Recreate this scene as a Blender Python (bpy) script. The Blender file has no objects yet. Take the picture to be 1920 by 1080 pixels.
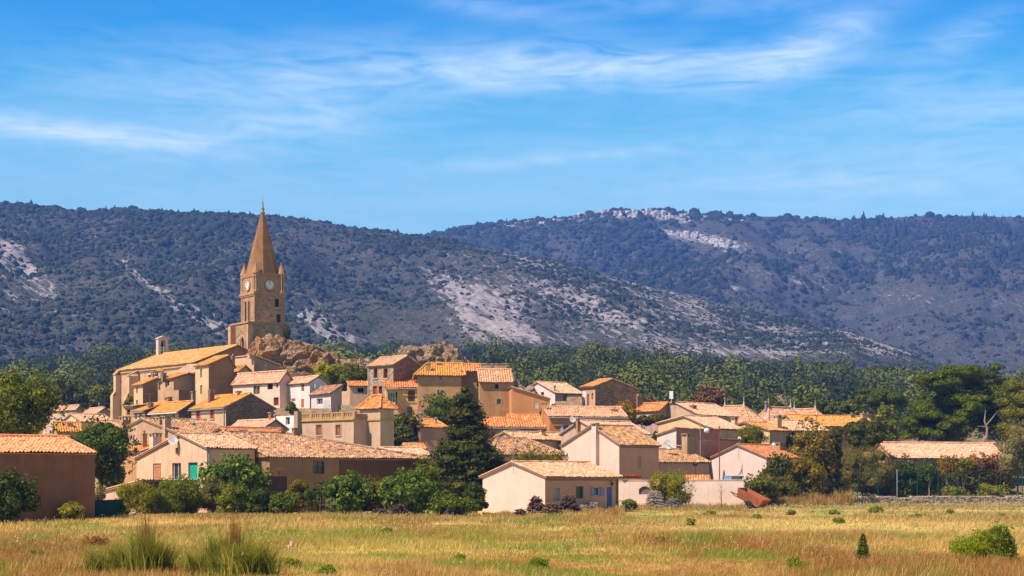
import bpy, math, random
import numpy as np
from mathutils import Vector, Matrix, noise as mnoise
scene = bpy.context.scene
COL = scene.collection
RNG = np.random.default_rng(7)
random.seed(7)
F, HZ, CZ = 3200.0, 900.0, 2.7          # focal length and horizon row in photo pixels, eye height in metres
def ux(px): return (px - 960.0) / F
def zat(py, Y): return CZ + (HZ - py) / F * Y
def W(px, py, Y): return Vector((ux(px) * Y, Y, zat(py, Y)))
def R(a): return math.radians(a)
def smooth(t):
    t = np.clip(t, 0, 1); return t * t * (3 - 2 * t)
SUN = Vector((-0.63, -0.40, 0.98)).normalized()

# ------------------------------------------------------------------ terrain height
def gz(X, Y):
    X = np.asarray(X, float); Y = np.asarray(Y, float)
    px = 960 + F * X / np.maximum(Y, 20)
    st = np.interp(px, [-400, 200, 900, 1150, 1500, 2500], [165, 160, 160, 178, 198, 205])
    top = np.interp(px, [-400, 80, 230, 500, 1150, 1350, 1700, 2500], [5, 6.5, 10.5, 12, 11.5, 8.5, 5, 3])
    z = top * smooth((Y - st) / 75)
    z = z + np.interp(Y, [0, 310, 1000, 1800, 3600, 6000], [0, 0, 60, 108, 150, 150])
    z = z + 0.10 * np.sin(X * .11 + 1) * np.sin(Y * .09) * (Y < 150)
    return z

# ------------------------------------------------------------------ mesh builder
class MB:
    def __init__(s):
        s.v = []; s.nv = 0; s.lv = []; s.ln = []; s.mi = []; s.uv = []
    def add(s, verts, faces, mat=0, uv=None):
        verts = np.asarray(verts, float).reshape(-1, 3)
        if isinstance(faces, np.ndarray):
            lv = faces.reshape(-1); ln = np.full(len(faces), faces.shape[1])
        else:
            lv = np.array([i for f in faces for i in f], int); ln = np.array([len(f) for f in faces], int)
        s.v.append(verts); s.lv.append(lv + s.nv); s.ln.append(ln); s.mi.append(np.full(len(ln), mat, int))
        s.uv.append(np.zeros((len(lv), 2)) if uv is None else np.asarray(uv, float)[lv])
        s.nv += len(verts); return s
    def box(s, lo, hi, mat=0, M=None):
        x0, y0, z0 = lo; x1, y1, z1 = hi
        v = np.array([(x0,y0,z0),(x1,y0,z0),(x1,y1,z0),(x0,y1,z0),(x0,y0,z1),(x1,y0,z1),(x1,y1,z1),(x0,y1,z1)], float)
        if M is not None: v = np.array([M @ Vector(p) for p in v])
        return s.add(v, [(0,3,2,1),(4,5,6,7),(0,1,5,4),(1,2,6,5),(2,3,7,6),(3,0,4,7)], mat)
    def tube(s, pts, rad, n=7, mat=0, cap=True):
        pts = [Vector(p) for p in pts]
        if not hasattr(rad, '__len__'): rad = [rad] * len(pts)
        vs = []; fs = []; m = len(pts); u = None
        for i, p in enumerate(pts):
            d = (pts[min(i+1, m-1)] - pts[max(i-1, 0)])
            d = d.normalized() if d.length > 1e-9 else Vector((0,0,1))
            if u is None:
                u = d.orthogonal().normalized()
            else:
                u = u - d * u.dot(d)
                u = u.normalized() if u.length > 1e-6 else d.orthogonal().normalized()
            w = d.cross(u)
            for k in range(n):
                a = 2 * math.pi * k / n
                vs.append(p + (u * math.cos(a) + w * math.sin(a)) * rad[i])
        for i in range(m - 1):
            for k in range(n):
                k2 = (k + 1) % n
                fs.append((i*n+k, i*n+k2, (i+1)*n+k2, (i+1)*n+k))
        if cap:
            fs.append(tuple(range(n-1, -1, -1))); fs.append(tuple(range((m-1)*n, m*n)))
        return s.add([tuple(v) for v in vs], fs, mat)
    def lathe(s, c, prof, n=12, mat=0, rot=0.0):
        vs = []; fs = []
        for r, z in prof:
            for k in range(n):
                a = 2*math.pi*k/n + rot
                vs.append((c[0]+r*math.cos(a), c[1]+r*math.sin(a), c[2]+z))
        for i in range(len(prof)-1):
            for k in range(n):
                k2 = (k+1) % n; fs.append((i*n+k, i*n+k2, (i+1)*n+k2, (i+1)*n+k))
        fs.append(tuple(range(n-1,-1,-1))); fs.append(tuple(range((len(prof)-1)*n, len(prof)*n)))
        return s.add(vs, fs, mat)
    def prism(s, poly, d0, d1, fmap, mat=0):
        """polygon (s,z) extruded between depths d0 and d1 through fmap(s, depth, z)"""
        n = len(poly)
        vs = [fmap(a, d0, b) for a, b in poly] + [fmap(a, d1, b) for a, b in poly]
        fs = [tuple(range(n)), tuple(range(2*n-1, n-1, -1))] + [(i, (i+1) % n, n+(i+1) % n, n+i) for i in range(n)]
        return s.add(vs, fs, mat)
    def build(s, name, mats, parent=None, smooth_=False, loc=None):
        me = bpy.data.meshes.new(name)
        if s.nv:
            v = np.concatenate(s.v); lv = np.concatenate(s.lv); ln = np.concatenate(s.ln); mi = np.concatenate(s.mi)
            uv = np.concatenate(s.uv)
            me.vertices.add(len(v)); me.vertices.foreach_set('co', v.ravel())
            me.loops.add(len(lv)); me.loops.foreach_set('vertex_index', lv.astype(np.int32))
            me.polygons.add(len(ln)); st = np.concatenate([[0], np.cumsum(ln)[:-1]])
            me.polygons.foreach_set('loop_start', st.astype(np.int32)); me.polygons.foreach_set('loop_total', ln.astype(np.int32))
            me.polygons.foreach_set('material_index', mi.astype(np.int32))
            me.polygons.foreach_set('use_smooth', np.full(len(ln), bool(smooth_)))
            if np.abs(uv).max() > 0:
                l = me.uv_layers.new(name='UVMap'); l.data.foreach_set('uv', uv.ravel())
            me.update(calc_edges=True); me.validate()
        for m in (mats if isinstance(mats, (list, tuple)) else [mats]): me.materials.append(m)
        o = bpy.data.objects.new(name, me); COL.objects.link(o)
        if parent is not None: o.parent = parent
        if loc is not None: o.location = loc
        return o
def tag(o, label=None, cat=None, group=None, kind=None):
    if label: o['label'] = label
    if cat: o['category'] = cat
    if group: o['group'] = group
    if kind: o['kind'] = kind
    return o
def empty(name, loc, rz=0.0):
    o = bpy.data.objects.new(name, None); COL.objects.link(o)
    o.location = loc; o.rotation_euler = (0, 0, rz); o.empty_display_size = .5
    return o
def copy_tree(o, parent=None):
    c = o.copy(); COL.objects.link(c)
    if parent is not None: c.parent = parent
    for ch in list(o.children): copy_tree(ch, c)
    return c

# ------------------------------------------------------------------ materials
class NT:
    def __init__(s, mat_or_world):
        s.t = mat_or_world.node_tree; s.n = s.t.nodes; s.l = s.t.links
    def new(s, typ, **kw):
        nd = s.n.new(typ)
        for k, v in kw.items():
            if k.startswith('_'): setattr(nd, k[1:], v)
        return nd
    def link(s, a, b): s.l.new(a, b)
    def val(s, sock, v):
        if isinstance(v, bpy.types.NodeSocket): s.link(v, sock)
        else:
            if sock.type == 'RGBA' and hasattr(v, '__len__') and len(v) == 3: v = (*v, 1)
            sock.default_value = v
    def math(s, op, a, b=0.0, c=0.0, clamp=False):
        nd = s.n.new('ShaderNodeMath'); nd.operation = op; nd.use_clamp = clamp
        s.val(nd.inputs[0], a); s.val(nd.inputs[1], b); s.val(nd.inputs[2], c); return nd.outputs[0]
    def mix(s, fac, a, b, blend='MIX'):
        nd = s.n.new('ShaderNodeMix'); nd.data_type = 'RGBA'; nd.blend_type = blend
        s.val(nd.inputs[0], fac); s.val(nd.inputs[6], a); s.val(nd.inputs[7], b); return nd.outputs[2]
    def ramp(s, fac, stops, interp='LINEAR'):
        nd = s.n.new('ShaderNodeValToRGB'); cr = nd.color_ramp; cr.interpolation = interp
        while len(cr.elements) > len(stops): cr.elements.remove(cr.elements[-1])
        while len(cr.elements) < len(stops): cr.elements.new(1.0)
        for e, (p, c) in zip(cr.elements, stops):
            e.position = p; e.color = (c, c, c, 1) if not hasattr(c, '__len__') else (*c[:3], 1)
        s.val(nd.inputs[0], fac); return nd.outputs[0]
    def noise(s, vec, scale, detail=4, rough=.55, dist=0.0):
        nd = s.n.new('ShaderNodeTexNoise'); nd.inputs['Scale'].default_value = scale
        nd.inputs['Detail'].default_value = detail; nd.inputs['Roughness'].default_value = rough; nd.inputs['Distortion'].default_value = dist
        if vec is not None: s.link(vec, nd.inputs['Vector'])
        return nd.outputs['Fac']
    def voro(s, vec, scale, feature='F1', out='Distance', rnd=1.0):
        nd = s.n.new('ShaderNodeTexVoronoi'); nd.feature = feature; nd.inputs['Scale'].default_value = scale; nd.inputs['Randomness'].default_value = rnd
        if vec is not None: s.link(vec, nd.inputs['Vector'])
        return nd.outputs[out]
    def coord(s, which='Object'): return s.n.new('ShaderNodeTexCoord').outputs[which]
    def mapping(s, vec, scale=(1,1,1), loc=(0,0,0), rot=(0,0,0)):
        nd = s.n.new('ShaderNodeMapping'); nd.inputs['Scale'].default_value = scale; nd.inputs['Location'].default_value = loc; nd.inputs['Rotation'].default_value = rot
        s.link(vec, nd.inputs['Vector']); return nd.outputs[0]
    def bump(s, h, strength=.4, dist=.02):
        nd = s.n.new('ShaderNodeBump'); nd.inputs['Strength'].default_value = strength; nd.inputs['Distance'].default_value = dist
        s.link(h, nd.inputs['Height']); return nd.outputs[0]
_mats = {}
def material(key):
    m = bpy.data.materials.new(key); m.use_nodes = True
    nt = NT(m); b = nt.n['Principled BSDF']; b.inputs['Roughness'].default_value = .9
    try: b.inputs['Specular IOR Level'].default_value = .15
    except Exception: pass
    return m, nt, b
def cached(fn):
    def g(*a):
        k = (fn.__name__,) + a
        if k not in _mats: _mats[k] = fn(*a)
        return _mats[k]
    return g
def sc(c, k): return tuple(min(1, x * k) for x in c)
@cached
def plain(c, rough=.7, metal=0.0):
    m, nt, b = material('paint'); co = nt.coord()
    n = nt.noise(co, 6, 3)
    col = nt.mix(nt.ramp(n, [(.35, 0), (.7, 1)]), sc(c, .8), sc(c, 1.08)); nt.link(col, b.inputs['Base Color'])
    b.inputs['Roughness'].default_value = rough; b.inputs['Metallic'].default_value = metal
    return m
@cached
def plaster(c, stain=.5, streak=.3):
    c = (c[0] * .94, c[1] * .835, c[2] * .84); lu = .3*c[0] + .6*c[1] + .1*c[2]; c = tuple(min(.9, max(.01, lu + (x - lu) * 1.28)) for x in c)
    stain = min(1, stain + .15); streak = min(1, streak + .08)
    m, nt, b = material('plaster'); co = nt.coord()
    big = nt.noise(co, .55, 5, .62, .4); fine = nt.noise(co, 9, 4, .65)
    st = nt.noise(nt.mapping(co, (2.6, 2.6, .22)), 1.0, 4, .6)
    blot = nt.ramp(nt.noise(co, 1.7, 5, .65), [(.52, 0), (.68, 1)])
    col = nt.mix(nt.ramp(big, [(.35, 0), (.66, 1)]), sc(c, 1 - .46 * stain), sc(c, 1.08))
    col = nt.mix(nt.math('MULTIPLY', blot, .65 * stain), col, sc((c[0]*.85, c[1]*.78, c[2]*.72), .75))
    col = nt.mix(nt.math('MULTIPLY', nt.ramp(st, [(.5, 0), (.72, 1)]), streak), col, sc((c[0]*.8, c[1]*.8, c[2]*.85), .45))
    col = nt.mix(.35, col, nt.mix(nt.ramp(fine, [(.3, 0), (.7, 1)]), sc(c, .72), sc(c, 1.12)))
    nt.link(col, b.inputs['Base Color']); b.inputs['Roughness'].default_value = .95
    nt.link(nt.bump(fine, .35, .03), b.inputs['Normal'])
    return m
@cached
def rubble(c, scale=2.6, mortar=1.25):
    m, nt, b = material('rubble_stone'); co = nt.mapping(nt.coord(), (1, 1, 1.7))
    d = nt.voro(co, scale, 'DISTANCE_TO_EDGE'); cell = nt.voro(co, scale, 'F1', 'Color')
    sep = nt.n.new('ShaderNodeSeparateColor'); nt.link(cell, sep.inputs[0])
    base = nt.ramp(sep.outputs[0], [(0, sc(c, .55)), (.4, sc(c, .9)), (.7, (c[0]*1.15, c[1]*1.02, c[2]*.9)), (1, sc(c, 1.35))])
    n2 = nt.noise(nt.coord(), .5, 5, .6)
    base = nt.mix(nt.ramp(n2, [(.38, .0), (.7, .5)]), base, sc((c[0]*.9, c[1]*.8, c[2]*.7), .6))
    mk = nt.ramp(d, [(.015, 1), (.07, 0)])
    col = nt.mix(nt.math('MULTIPLY', mk, .8), base, sc(c, mortar)); nt.link(col, b.inputs['Base Color'])
    h = nt.math('ADD', nt.ramp(d, [(0, 0), (.16, 1)]), nt.math('MULTIPLY', nt.noise(nt.coord(), 12, 3), .4))
    nt.link(nt.bump(h, .6, .05), b.inputs['Normal']); b.inputs['Roughness'].default_value = .95
    return m
ROOFS = {
 'pink':   [(.62,.43,.29), (.60,.32,.20), (.46,.27,.17), (.68,.52,.38), (.30,.19,.13)],
 'pale':   [(.66,.45,.32), (.62,.38,.26), (.52,.31,.21), (.73,.55,.42), (.38,.23,.16)],
 'old':    [(.42,.29,.19), (.38,.21,.12), (.26,.16,.10), (.57,.44,.31), (.12,.08,.06)],
 'orange': [(.62,.26,.09), (.66,.32,.12), (.52,.19,.07), (.72,.46,.24), (.38,.14,.06)],
 'new':    [(.66,.30,.15), (.69,.33,.17), (.59,.25,.12), (.72,.39,.22), (.48,.19,.09)],
 'church': [(.70,.42,.19), (.70,.37,.15), (.56,.29,.12), (.78,.54,.31), (.38,.18,.08)],
 'brown':  [(.40,.17,.09), (.36,.15,.08), (.46,.20,.10), (.50,.26,.14), (.22,.10,.06)],
}
@cached
def roofmat(kind, lichen=.3):
    m, nt, b = material('clay_tiles'); uv = nt.coord('UV'); ob = nt.coord('Object')
    add = nt.n.new('ShaderNodeVectorMath'); add.operation = 'ADD'; nt.link(uv, add.inputs[0]); add.inputs[1].default_value = (.5, 0, 0)
    fl = nt.n.new('ShaderNodeVectorMath'); fl.operation = 'FLOOR'; nt.link(add.outputs[0], fl.inputs[0])
    wn = nt.n.new('ShaderNodeTexWhiteNoise'); wn.noise_dimensions = '2D'; nt.link(fl.outputs[0], wn.inputs['Vector'])
    p = [(min(1, c[0] * 1.22), min(1, c[1] * 1.06), c[2] * .98) for c in ROOFS[kind]]
    tile = nt.ramp(wn.outputs['Value'], [(0, p[4]), (.09, p[2]), (.40, p[0]), (.68, p[1]), (1, p[3])])
    wn2 = nt.n.new('ShaderNodeTexWhiteNoise'); wn2.noise_dimensions = '3D'
    ad2 = nt.n.new('ShaderNodeVectorMath'); ad2.operation = 'ADD'; nt.link(fl.outputs[0], ad2.inputs[0]); ad2.inputs[1].default_value = (7, 3, 11)
    nt.link(ad2.outputs[0], wn2.inputs['Vector'])
    big = nt.noise(ob, .45, 5, .6)
    tile = nt.mix(nt.ramp(big, [(.35, .0), (.7, .4)]), tile, sc(p[2], .8))
    ln = nt.math('ADD', nt.noise(ob, .8, 5, .62), nt.math('MULTIPLY', nt.math('SUBTRACT', wn2.outputs['Value'], .5), .22))
    lm = nt.ramp(ln, [(.63 - .28 * lichen, 0), (.74 - .28 * lichen, 1)])
    lcol = nt.mix(wn2.outputs['Value'], (.66, .30, .035), (.56, .34, .07))
    col = nt.mix(nt.math('MULTIPLY', lm, min(1, .35 + lichen)), tile, lcol)
    fine = nt.noise(ob, 14, 3, .6)
    col = nt.mix(.4, col, nt.mix(nt.ramp(fine, [(.3, 0), (.7, 1)]), sc(p[4], .9), col), 'MIX')
    nt.link(col, b.inputs['Base Color']); b.inputs['Roughness'].default_value = .92
    nt.link(nt.bump(fine, .4, .03), b.inputs['Normal'])
    return m
@cached
def glass(c=(.02, .022, .025)):
    m, nt, b = material('window_glass'); n = nt.noise(nt.coord(), 1.3, 2)
    nt.link(nt.mix(n, sc(c, .5), sc(c, 2.0)), b.inputs['Base Color']); b.inputs['Roughness'].default_value = .12
    b.inputs['Specular IOR Level'].default_value = .5
    return m
@cached
def wood(c):
    m, nt, b = material('wood'); co = nt.coord()
    n = nt.noise(nt.mapping(co, (9, 9, .8)), 2, 4, .6)
    nt.link(nt.mix(nt.ramp(n, [(.3, 0), (.7, 1)]), sc(c, .55), sc(c, 1.15)), b.inputs['Base Color'])
    nt.link(nt.bump(n, .4, .02), b.inputs['Normal']); b.inputs['Roughness'].default_value = .75
    return m
@cached
def leafmat(c1, c2, c3=None, trans=.3, big=.35):
    """leaves: colour varies leaf by leaf and, loosely, from branch to branch"""
    c1, c2, c3 = [None if c is None else (min(.8, c[0]*2.15), min(.8, c[1]*1.68), min(.7, c[2]*1.05)) for c in (c1, c2, c3)]
    m, nt, b = material('leaves'); co = nt.coord('Object')
    g = nt.n.new('ShaderNodeNewGeometry'); rnd = g.outputs['Random Per Island']
    c3 = c3 or c2
    col = nt.ramp(rnd, [(0, sc(c1, .7)), (.35, c1), (.8, c2), (1, c3)])
    n = nt.noise(co, big, 3, .6)
    col = nt.mix(nt.ramp(n, [(.35, .55), (.65, 0)]), col, sc(c1, .75))
    nt.link(col, b.inputs['Base Color']); b.inputs['Roughness'].default_value = .55
    b.inputs['Specular IOR Level'].default_value = .08
    tr = nt.n.new('ShaderNodeBsdfTranslucent'); nt.link(nt.mix(.5, col, (c2[0]*1.3, c2[1]*1.25, c2[2]*.5)), tr.inputs['Color'])
    mx = nt.n.new('ShaderNodeMixShader'); mx.inputs[0].default_value = trans
    nt.link(b.outputs[0], mx.inputs[1]); nt.link(tr.outputs[0], mx.inputs[2])
    nt.link(mx.outputs[0], nt.n['Material Output'].inputs['Surface'])
    return m
@cached
def bark(c=(.16, .11, .08)):
    m, nt, b = material('bark'); co = nt.coord()
    n = nt.noise(nt.mapping(co, (5, 5, 1.2)), 2.5, 5, .65)
    nt.link(nt.mix(nt.ramp(n, [(.35, 0), (.65, 1)]), sc(c, .5), sc(c, 1.35)), b.inputs['Base Color'])
    nt.link(nt.bump(n, .7, .05), b.inputs['Normal'])
    return m
@cached
def rockmat(c1, c2, c3, sc_=1.0):
    m, nt, b = material('rock'); co = nt.coord()
    a = nt.noise(co, .35 * sc_, 8, .66, .5); d = nt.noise(nt.mapping(co, (1, 1, 2.6), rot=(.25, .1, 0)), 1.1 * sc_, 7, .65, .6); fine = nt.noise(co, 6 * sc_, 4, .6)
    col = nt.mix(nt.ramp(d, [(.36, 0), (.62, 1)]), c1, c2)
    col = nt.mix(nt.ramp(a, [(.50, 0), (.62, 1)]), col, c3)
    col = nt.mix(.4, col, nt.mix(nt.ramp(fine, [(.3, 0), (.7, 1)]), sc(c1, .5), sc(c2, 1.2)))
    nt.link(col, b.inputs['Base Color']); b.inputs['Roughness'].default_value = .95
    col = nt.mix(nt.ramp(nt.voro(nt.mapping(co, (1, 1, 1.8), rot=(.3, .2, 0)), .9 * sc_, 'DISTANCE_TO_EDGE'), [(.0, .75), (.06, 0)]), col, sc(c1, .35)); nt.link(col, b.inputs['Base Color'])
    h = nt.math('ADD', d, nt.math('MULTIPLY', fine, .35)); nt.link(nt.bump(h, .9, .35), b.inputs['Normal'])
    return m
# ------------------------------------------------------------------ camera, sun, sky
cam = bpy.data.cameras.new('camera'); camo = bpy.data.objects.new('camera', cam); COL.objects.link(camo)
camo.location = (0, 0, CZ); camo.rotation_euler = (R(90), 0, 0)
cam.sensor_width = 36; cam.lens = 36 * F / 1920; cam.shift_y = (HZ - 540) / 1920; cam.clip_start = .5; cam.clip_end = 30000
scene.camera = camo
sl = bpy.data.lights.new('sun', 'SUN'); sl.energy = 5.0; sl.angle = R(.55); sl.color = (1.0, .85, .74)
so = bpy.data.objects.new('sun', sl); COL.objects.link(so); so.rotation_euler = SUN.to_track_quat('Z', 'Y').to_euler(); so.location = (-60, -20, 120)
world = bpy.data.worlds.new('World'); scene.world = world; world.use_nodes = True
nt = NT(world); bg = nt.n['Background']; bg.inputs['Strength'].default_value = SKY_STRENGTH = .12
sky = nt.new('ShaderNodeTexSky'); sky.sky_type = 'NISHITA'; sky.sun_disc = False
sky.sun_elevation = math.asin(SUN.z); sky.sun_rotation = math.atan2(SUN.x, SUN.y)
sky.air_density = 1.0; sky.dust_density = .15; sky.ozone_density = 3.0
gen = nt.coord('Generated')
sx = nt.new('ShaderNodeSeparateXYZ'); nt.link(gen, sx.inputs[0])
az = nt.math('ARCTAN2', sx.outputs[0], sx.outputs[1]); el = nt.math('ARCSINE', sx.outputs[2])
cmb = nt.new('ShaderNodeCombineXYZ'); nt.link(az, cmb.inputs[0]); nt.link(el, cmb.inputs[1])
wisp = nt.noise(nt.mapping(cmb.outputs[0], (9, 60, 1), rot=(0, 0, R(-3))), 1.0, 5, .54, 1.0)
wisp2 = nt.noise(nt.mapping(cmb.outputs[0], (22, 90, 1), loc=(3, 1, 0), rot=(0, 0, R(9))), 1.0, 5, .54, 1.3)
cloud = None
for cx, cy, rx, ry, ang, k in [(110,276,240,24,-3,.85),(290,290,110,20,0,.45),(470,258,210,40,9,.42),(600,215,90,42,-25,.30),(840,142,400,44,0,.55),(1230,140,320,38,0,.5),
        (1520,112,140,36,22,.60),(1790,108,80,26,18,.45),(930,40,150,18,-8,.28),(1350,30,300,30,0,.26),(1780,235,260,60,0,.34),(1650,350,420,50,0,.40),(1040,304,260,13,4,.42),(300,200,330,60,0,.20),
        (960,390,2200,110,0,.22),(960,180,1500,110,0,.16)]:
    a0, e0, ra, re = (cx-960)/F, (900-cy)/F, rx/F, ry/F; ca, sa = math.cos(R(ang)), math.sin(R(ang))
    da = nt.math('SUBTRACT', az, a0); de = nt.math('SUBTRACT', el, e0)
    p = nt.math('DIVIDE', nt.math('ADD', nt.math('MULTIPLY', da, ca), nt.math('MULTIPLY', de, sa)), ra)
    q = nt.math('DIVIDE', nt.math('SUBTRACT', nt.math('MULTIPLY', de, ca), nt.math('MULTIPLY', da, sa)), re)
    g = nt.math('MULTIPLY', nt.math('EXPONENT', nt.math('MULTIPLY', nt.math('ADD', nt.math('MULTIPLY', p, p), nt.math('MULTIPLY', q, q)), -1.0)), k)
    cloud = g if cloud is None else nt.math('ADD', cloud, g)
w = nt.math('ADD', nt.math('MULTIPLY', nt.ramp(wisp, [(.30, .12), (.70, 1)]), .65), nt.math('MULTIPLY', nt.ramp(wisp2, [(.35, 0), (.72, 1)]), .55))
cloud = nt.math('MULTIPLY', cloud, w, clamp=True)
# a deep, polarised blue: the sky's own colour with its contrast raised
hs = nt.new('ShaderNodeHueSaturation'); hs.inputs['Saturation'].default_value = 1.18; hs.inputs['Hue'].default_value = .485
nt.link(sky.outputs[0], hs.inputs['Color'])
tint = nt.ramp(el, [(0, (1.0, 1.0, 1.0)), (.165, (1.0, 1.0, 1.0)), (.195, (.68, .93, 1.0)), (.222, (.26, .79, 1.0)), (.248, (.004, .62, 1.0)), (.30, (.006, .5, 1.0)), (.40, (.14, .20, .22)), (.6, (.18, .17, .16)), (1, (.18, .17, .15))])
deep = nt.mix(1.0, nt.mix(1.0, hs.outputs[0], tint, 'MULTIPLY'), (1.0, 1.16, 1.0), 'MULTIPLY')
CLOUDCOL = (6.8, 7.6, 8.0)
nt.link(nt.mix(nt.math('MULTIPLY', cloud, .8), deep, CLOUDCOL), bg.inputs['Color'])
scene.view_settings.view_transform = 'Standard'; scene.view_settings.look = 'None'; scene.view_settings.gamma = 1
scene.view_settings.exposure = 0.78
scene.render.film_transparent = False
scene.cycles.volume_bounces = 0; scene.cycles.max_bounces = 6; scene.cycles.diffuse_bounces = 1; scene.cycles.transparent_max_bounces = 8
scene.cycles.use_adaptive_sampling = True; scene.cycles.adaptive_threshold = .015
scene.cycles.use_denoising = True
try: scene.cycles.denoiser = 'OPENIMAGEDENOISE'
except Exception: pass

# ------------------------------------------------------------------ haze
hb = MB().box((-2600, -60, -3), (2600, 5200, 780))
hz = hb.build('haze', []); hz['kind'] = 'stuff'
hm = bpy.data.materials.new('haze_air'); hm.use_nodes = True; hn = NT(hm); hn.n.remove(hn.n['Principled BSDF'])
pv = hn.new('ShaderNodeVolumePrincipled'); pv.inputs['Color'].default_value = (.13, .32, 1.0, 1); pv.inputs['Density'].default_value = HAZE_D = .000175
pv.inputs['Anisotropy'].default_value = 0.0
hn.link(pv.outputs[0], hn.n['Material Output'].inputs['Volume']); hz.data.materials.append(hm)

# ------------------------------------------------------------------ ground sheet
EDGE_PX = [-500, 0, 180, 600, 900, 1020, 1160, 1400, 1600, 1920, 2400]
EDGE_Y = [96, 104, 114, 131, 130, 137, 146, 172, 194, 200, 212]
def edgeY(X, Y):
    return np.interp(960 + F * np.asarray(X) / np.maximum(Y, 20), EDGE_PX, EDGE_Y)
def field_colour(nt):
    """grass colours by place: straw, rust and green patches across the meadow"""
    geo = nt.n.new('ShaderNodeNewGeometry'); P = geo.outputs['Position']
    sp = nt.n.new('ShaderNodeSeparateXYZ'); nt.link(P, sp.inputs[0])
    n1 = nt.noise(nt.mapping(P, (.07, .032, 0)), 1.0, 5, .65, .8); n2 = nt.noise(nt.mapping(P, (.22, .07, 0), loc=(9, 4, 0)), 1.0, 5, .66)
    straw, rust, green, gold = (.72, .47, .14), (.46, .20, .045), (.30, .32, .025), (.85, .62, .22)
    c = nt.mix(nt.ramp(n1, [(.44, 0), (.56, 1)]), rust, straw)
    c = nt.mix(nt.ramp(n2, [(.49, 0), (.58, .95)]), c, green)
    far = nt.ramp(nt.math('DIVIDE', sp.outputs[1], 200.0), [(.50, 0), (.62, .6), (.9, .45)])      # greener towards the houses
    far = nt.math('MULTIPLY', far, nt.ramp(nt.noise(nt.mapping(P, (.05, .12, 0), loc=(3, 0, 0)), 1.0, 4, .6), [(.36, .15), (.58, 1)]))
    side = nt.ramp(nt.math('ADD', nt.math('DIVIDE', sp.outputs[0], 80.0), .5), [(.12, .15), (.5, 1)])
    c = nt.mix(nt.math('MULTIPLY', far, side), c, (.53, .44, .13))
    band = nt.ramp(nt.math('DIVIDE', sp.outputs[1], 200.0), [(.37, 0), (.43, 1), (.52, .9), (.60, 0)])  # dry golden strip
    gs = nt.ramp(nt.math('ADD', nt.math('DIVIDE', sp.outputs[0], 80.0), .5), [(.55, 0), (.66, 1), (.80, .9), (.95, .2)])
    c = nt.mix(nt.math('MULTIPLY', nt.math('MULTIPLY', band, gs), .75), c, gold)
    gg = nt.ramp(nt.math('ADD', nt.math('DIVIDE', sp.outputs[0], 60.0), .5), [(.2, 0), (.36, 1), (.52, .8), (.6, 0)])
    gb = nt.ramp(nt.math('DIVIDE', sp.outputs[1], 200.0), [(.27, 0), (.33, .8), (.45, .6), (.5, 0)])
    c = nt.mix(nt.math('MULTIPLY', nt.math('MULTIPLY', gg, gb), .6), c, (.52, .48, .07))
    return c, P
def make_ground():
    m, nt, b = material('meadow_soil'); c, P = field_colour(nt)
    n = nt.noise(P, 3.0, 5, .6); soil = nt.mix(nt.ramp(nt.noise(P, .8, 4, .6), [(.3, 0), (.7, 1)]), (.30, .21, .11), (.16, .14, .05))
    sp = nt.n.new('ShaderNodeSeparateXYZ'); nt.link(P, sp.inputs[0])
    col = nt.mix(nt.ramp(nt.math('DIVIDE', sp.outputs[1], 400.0), [(.36, 0), (.5, 1)]), nt.mix(.35, c, nt.mix(n, sc((.2, .13, .05), .6), (.4, .28, .12))), soil)
    nt.link(col, b.inputs['Base Color']); nt.link(nt.bump(n, .6, .08), b.inputs['Normal'])
    ys = np.concatenate([np.linspace(-60, 30, 8), np.linspace(36, 330, 150), np.linspace(345, 1300, 60), np.linspace(1360, 5100, 40)])
    t = np.linspace(-1, 1, 161)
    V = []
    for y in ys:
        half = 70 + .55 * max(y, 0)
        if y > 3000: half = min(half, 2300)
        xs = t * half
        V.append(np.stack([xs, np.full_like(xs, y), gz(xs, np.full_like(xs, y))], 1))
    V = np.array(V); nr, nc = V.shape[:2]
    i = np.arange(nr - 1)[:, None] * nc + np.arange(nc - 1)[None]
    fc = np.stack([i, i + 1, i + nc + 1, i + nc], -1).reshape(-1, 4)
    g = MB().add(V.reshape(-1, 3), fc).build('ground', m, smooth_=True); g['kind'] = 'structure'
make_ground()

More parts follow.
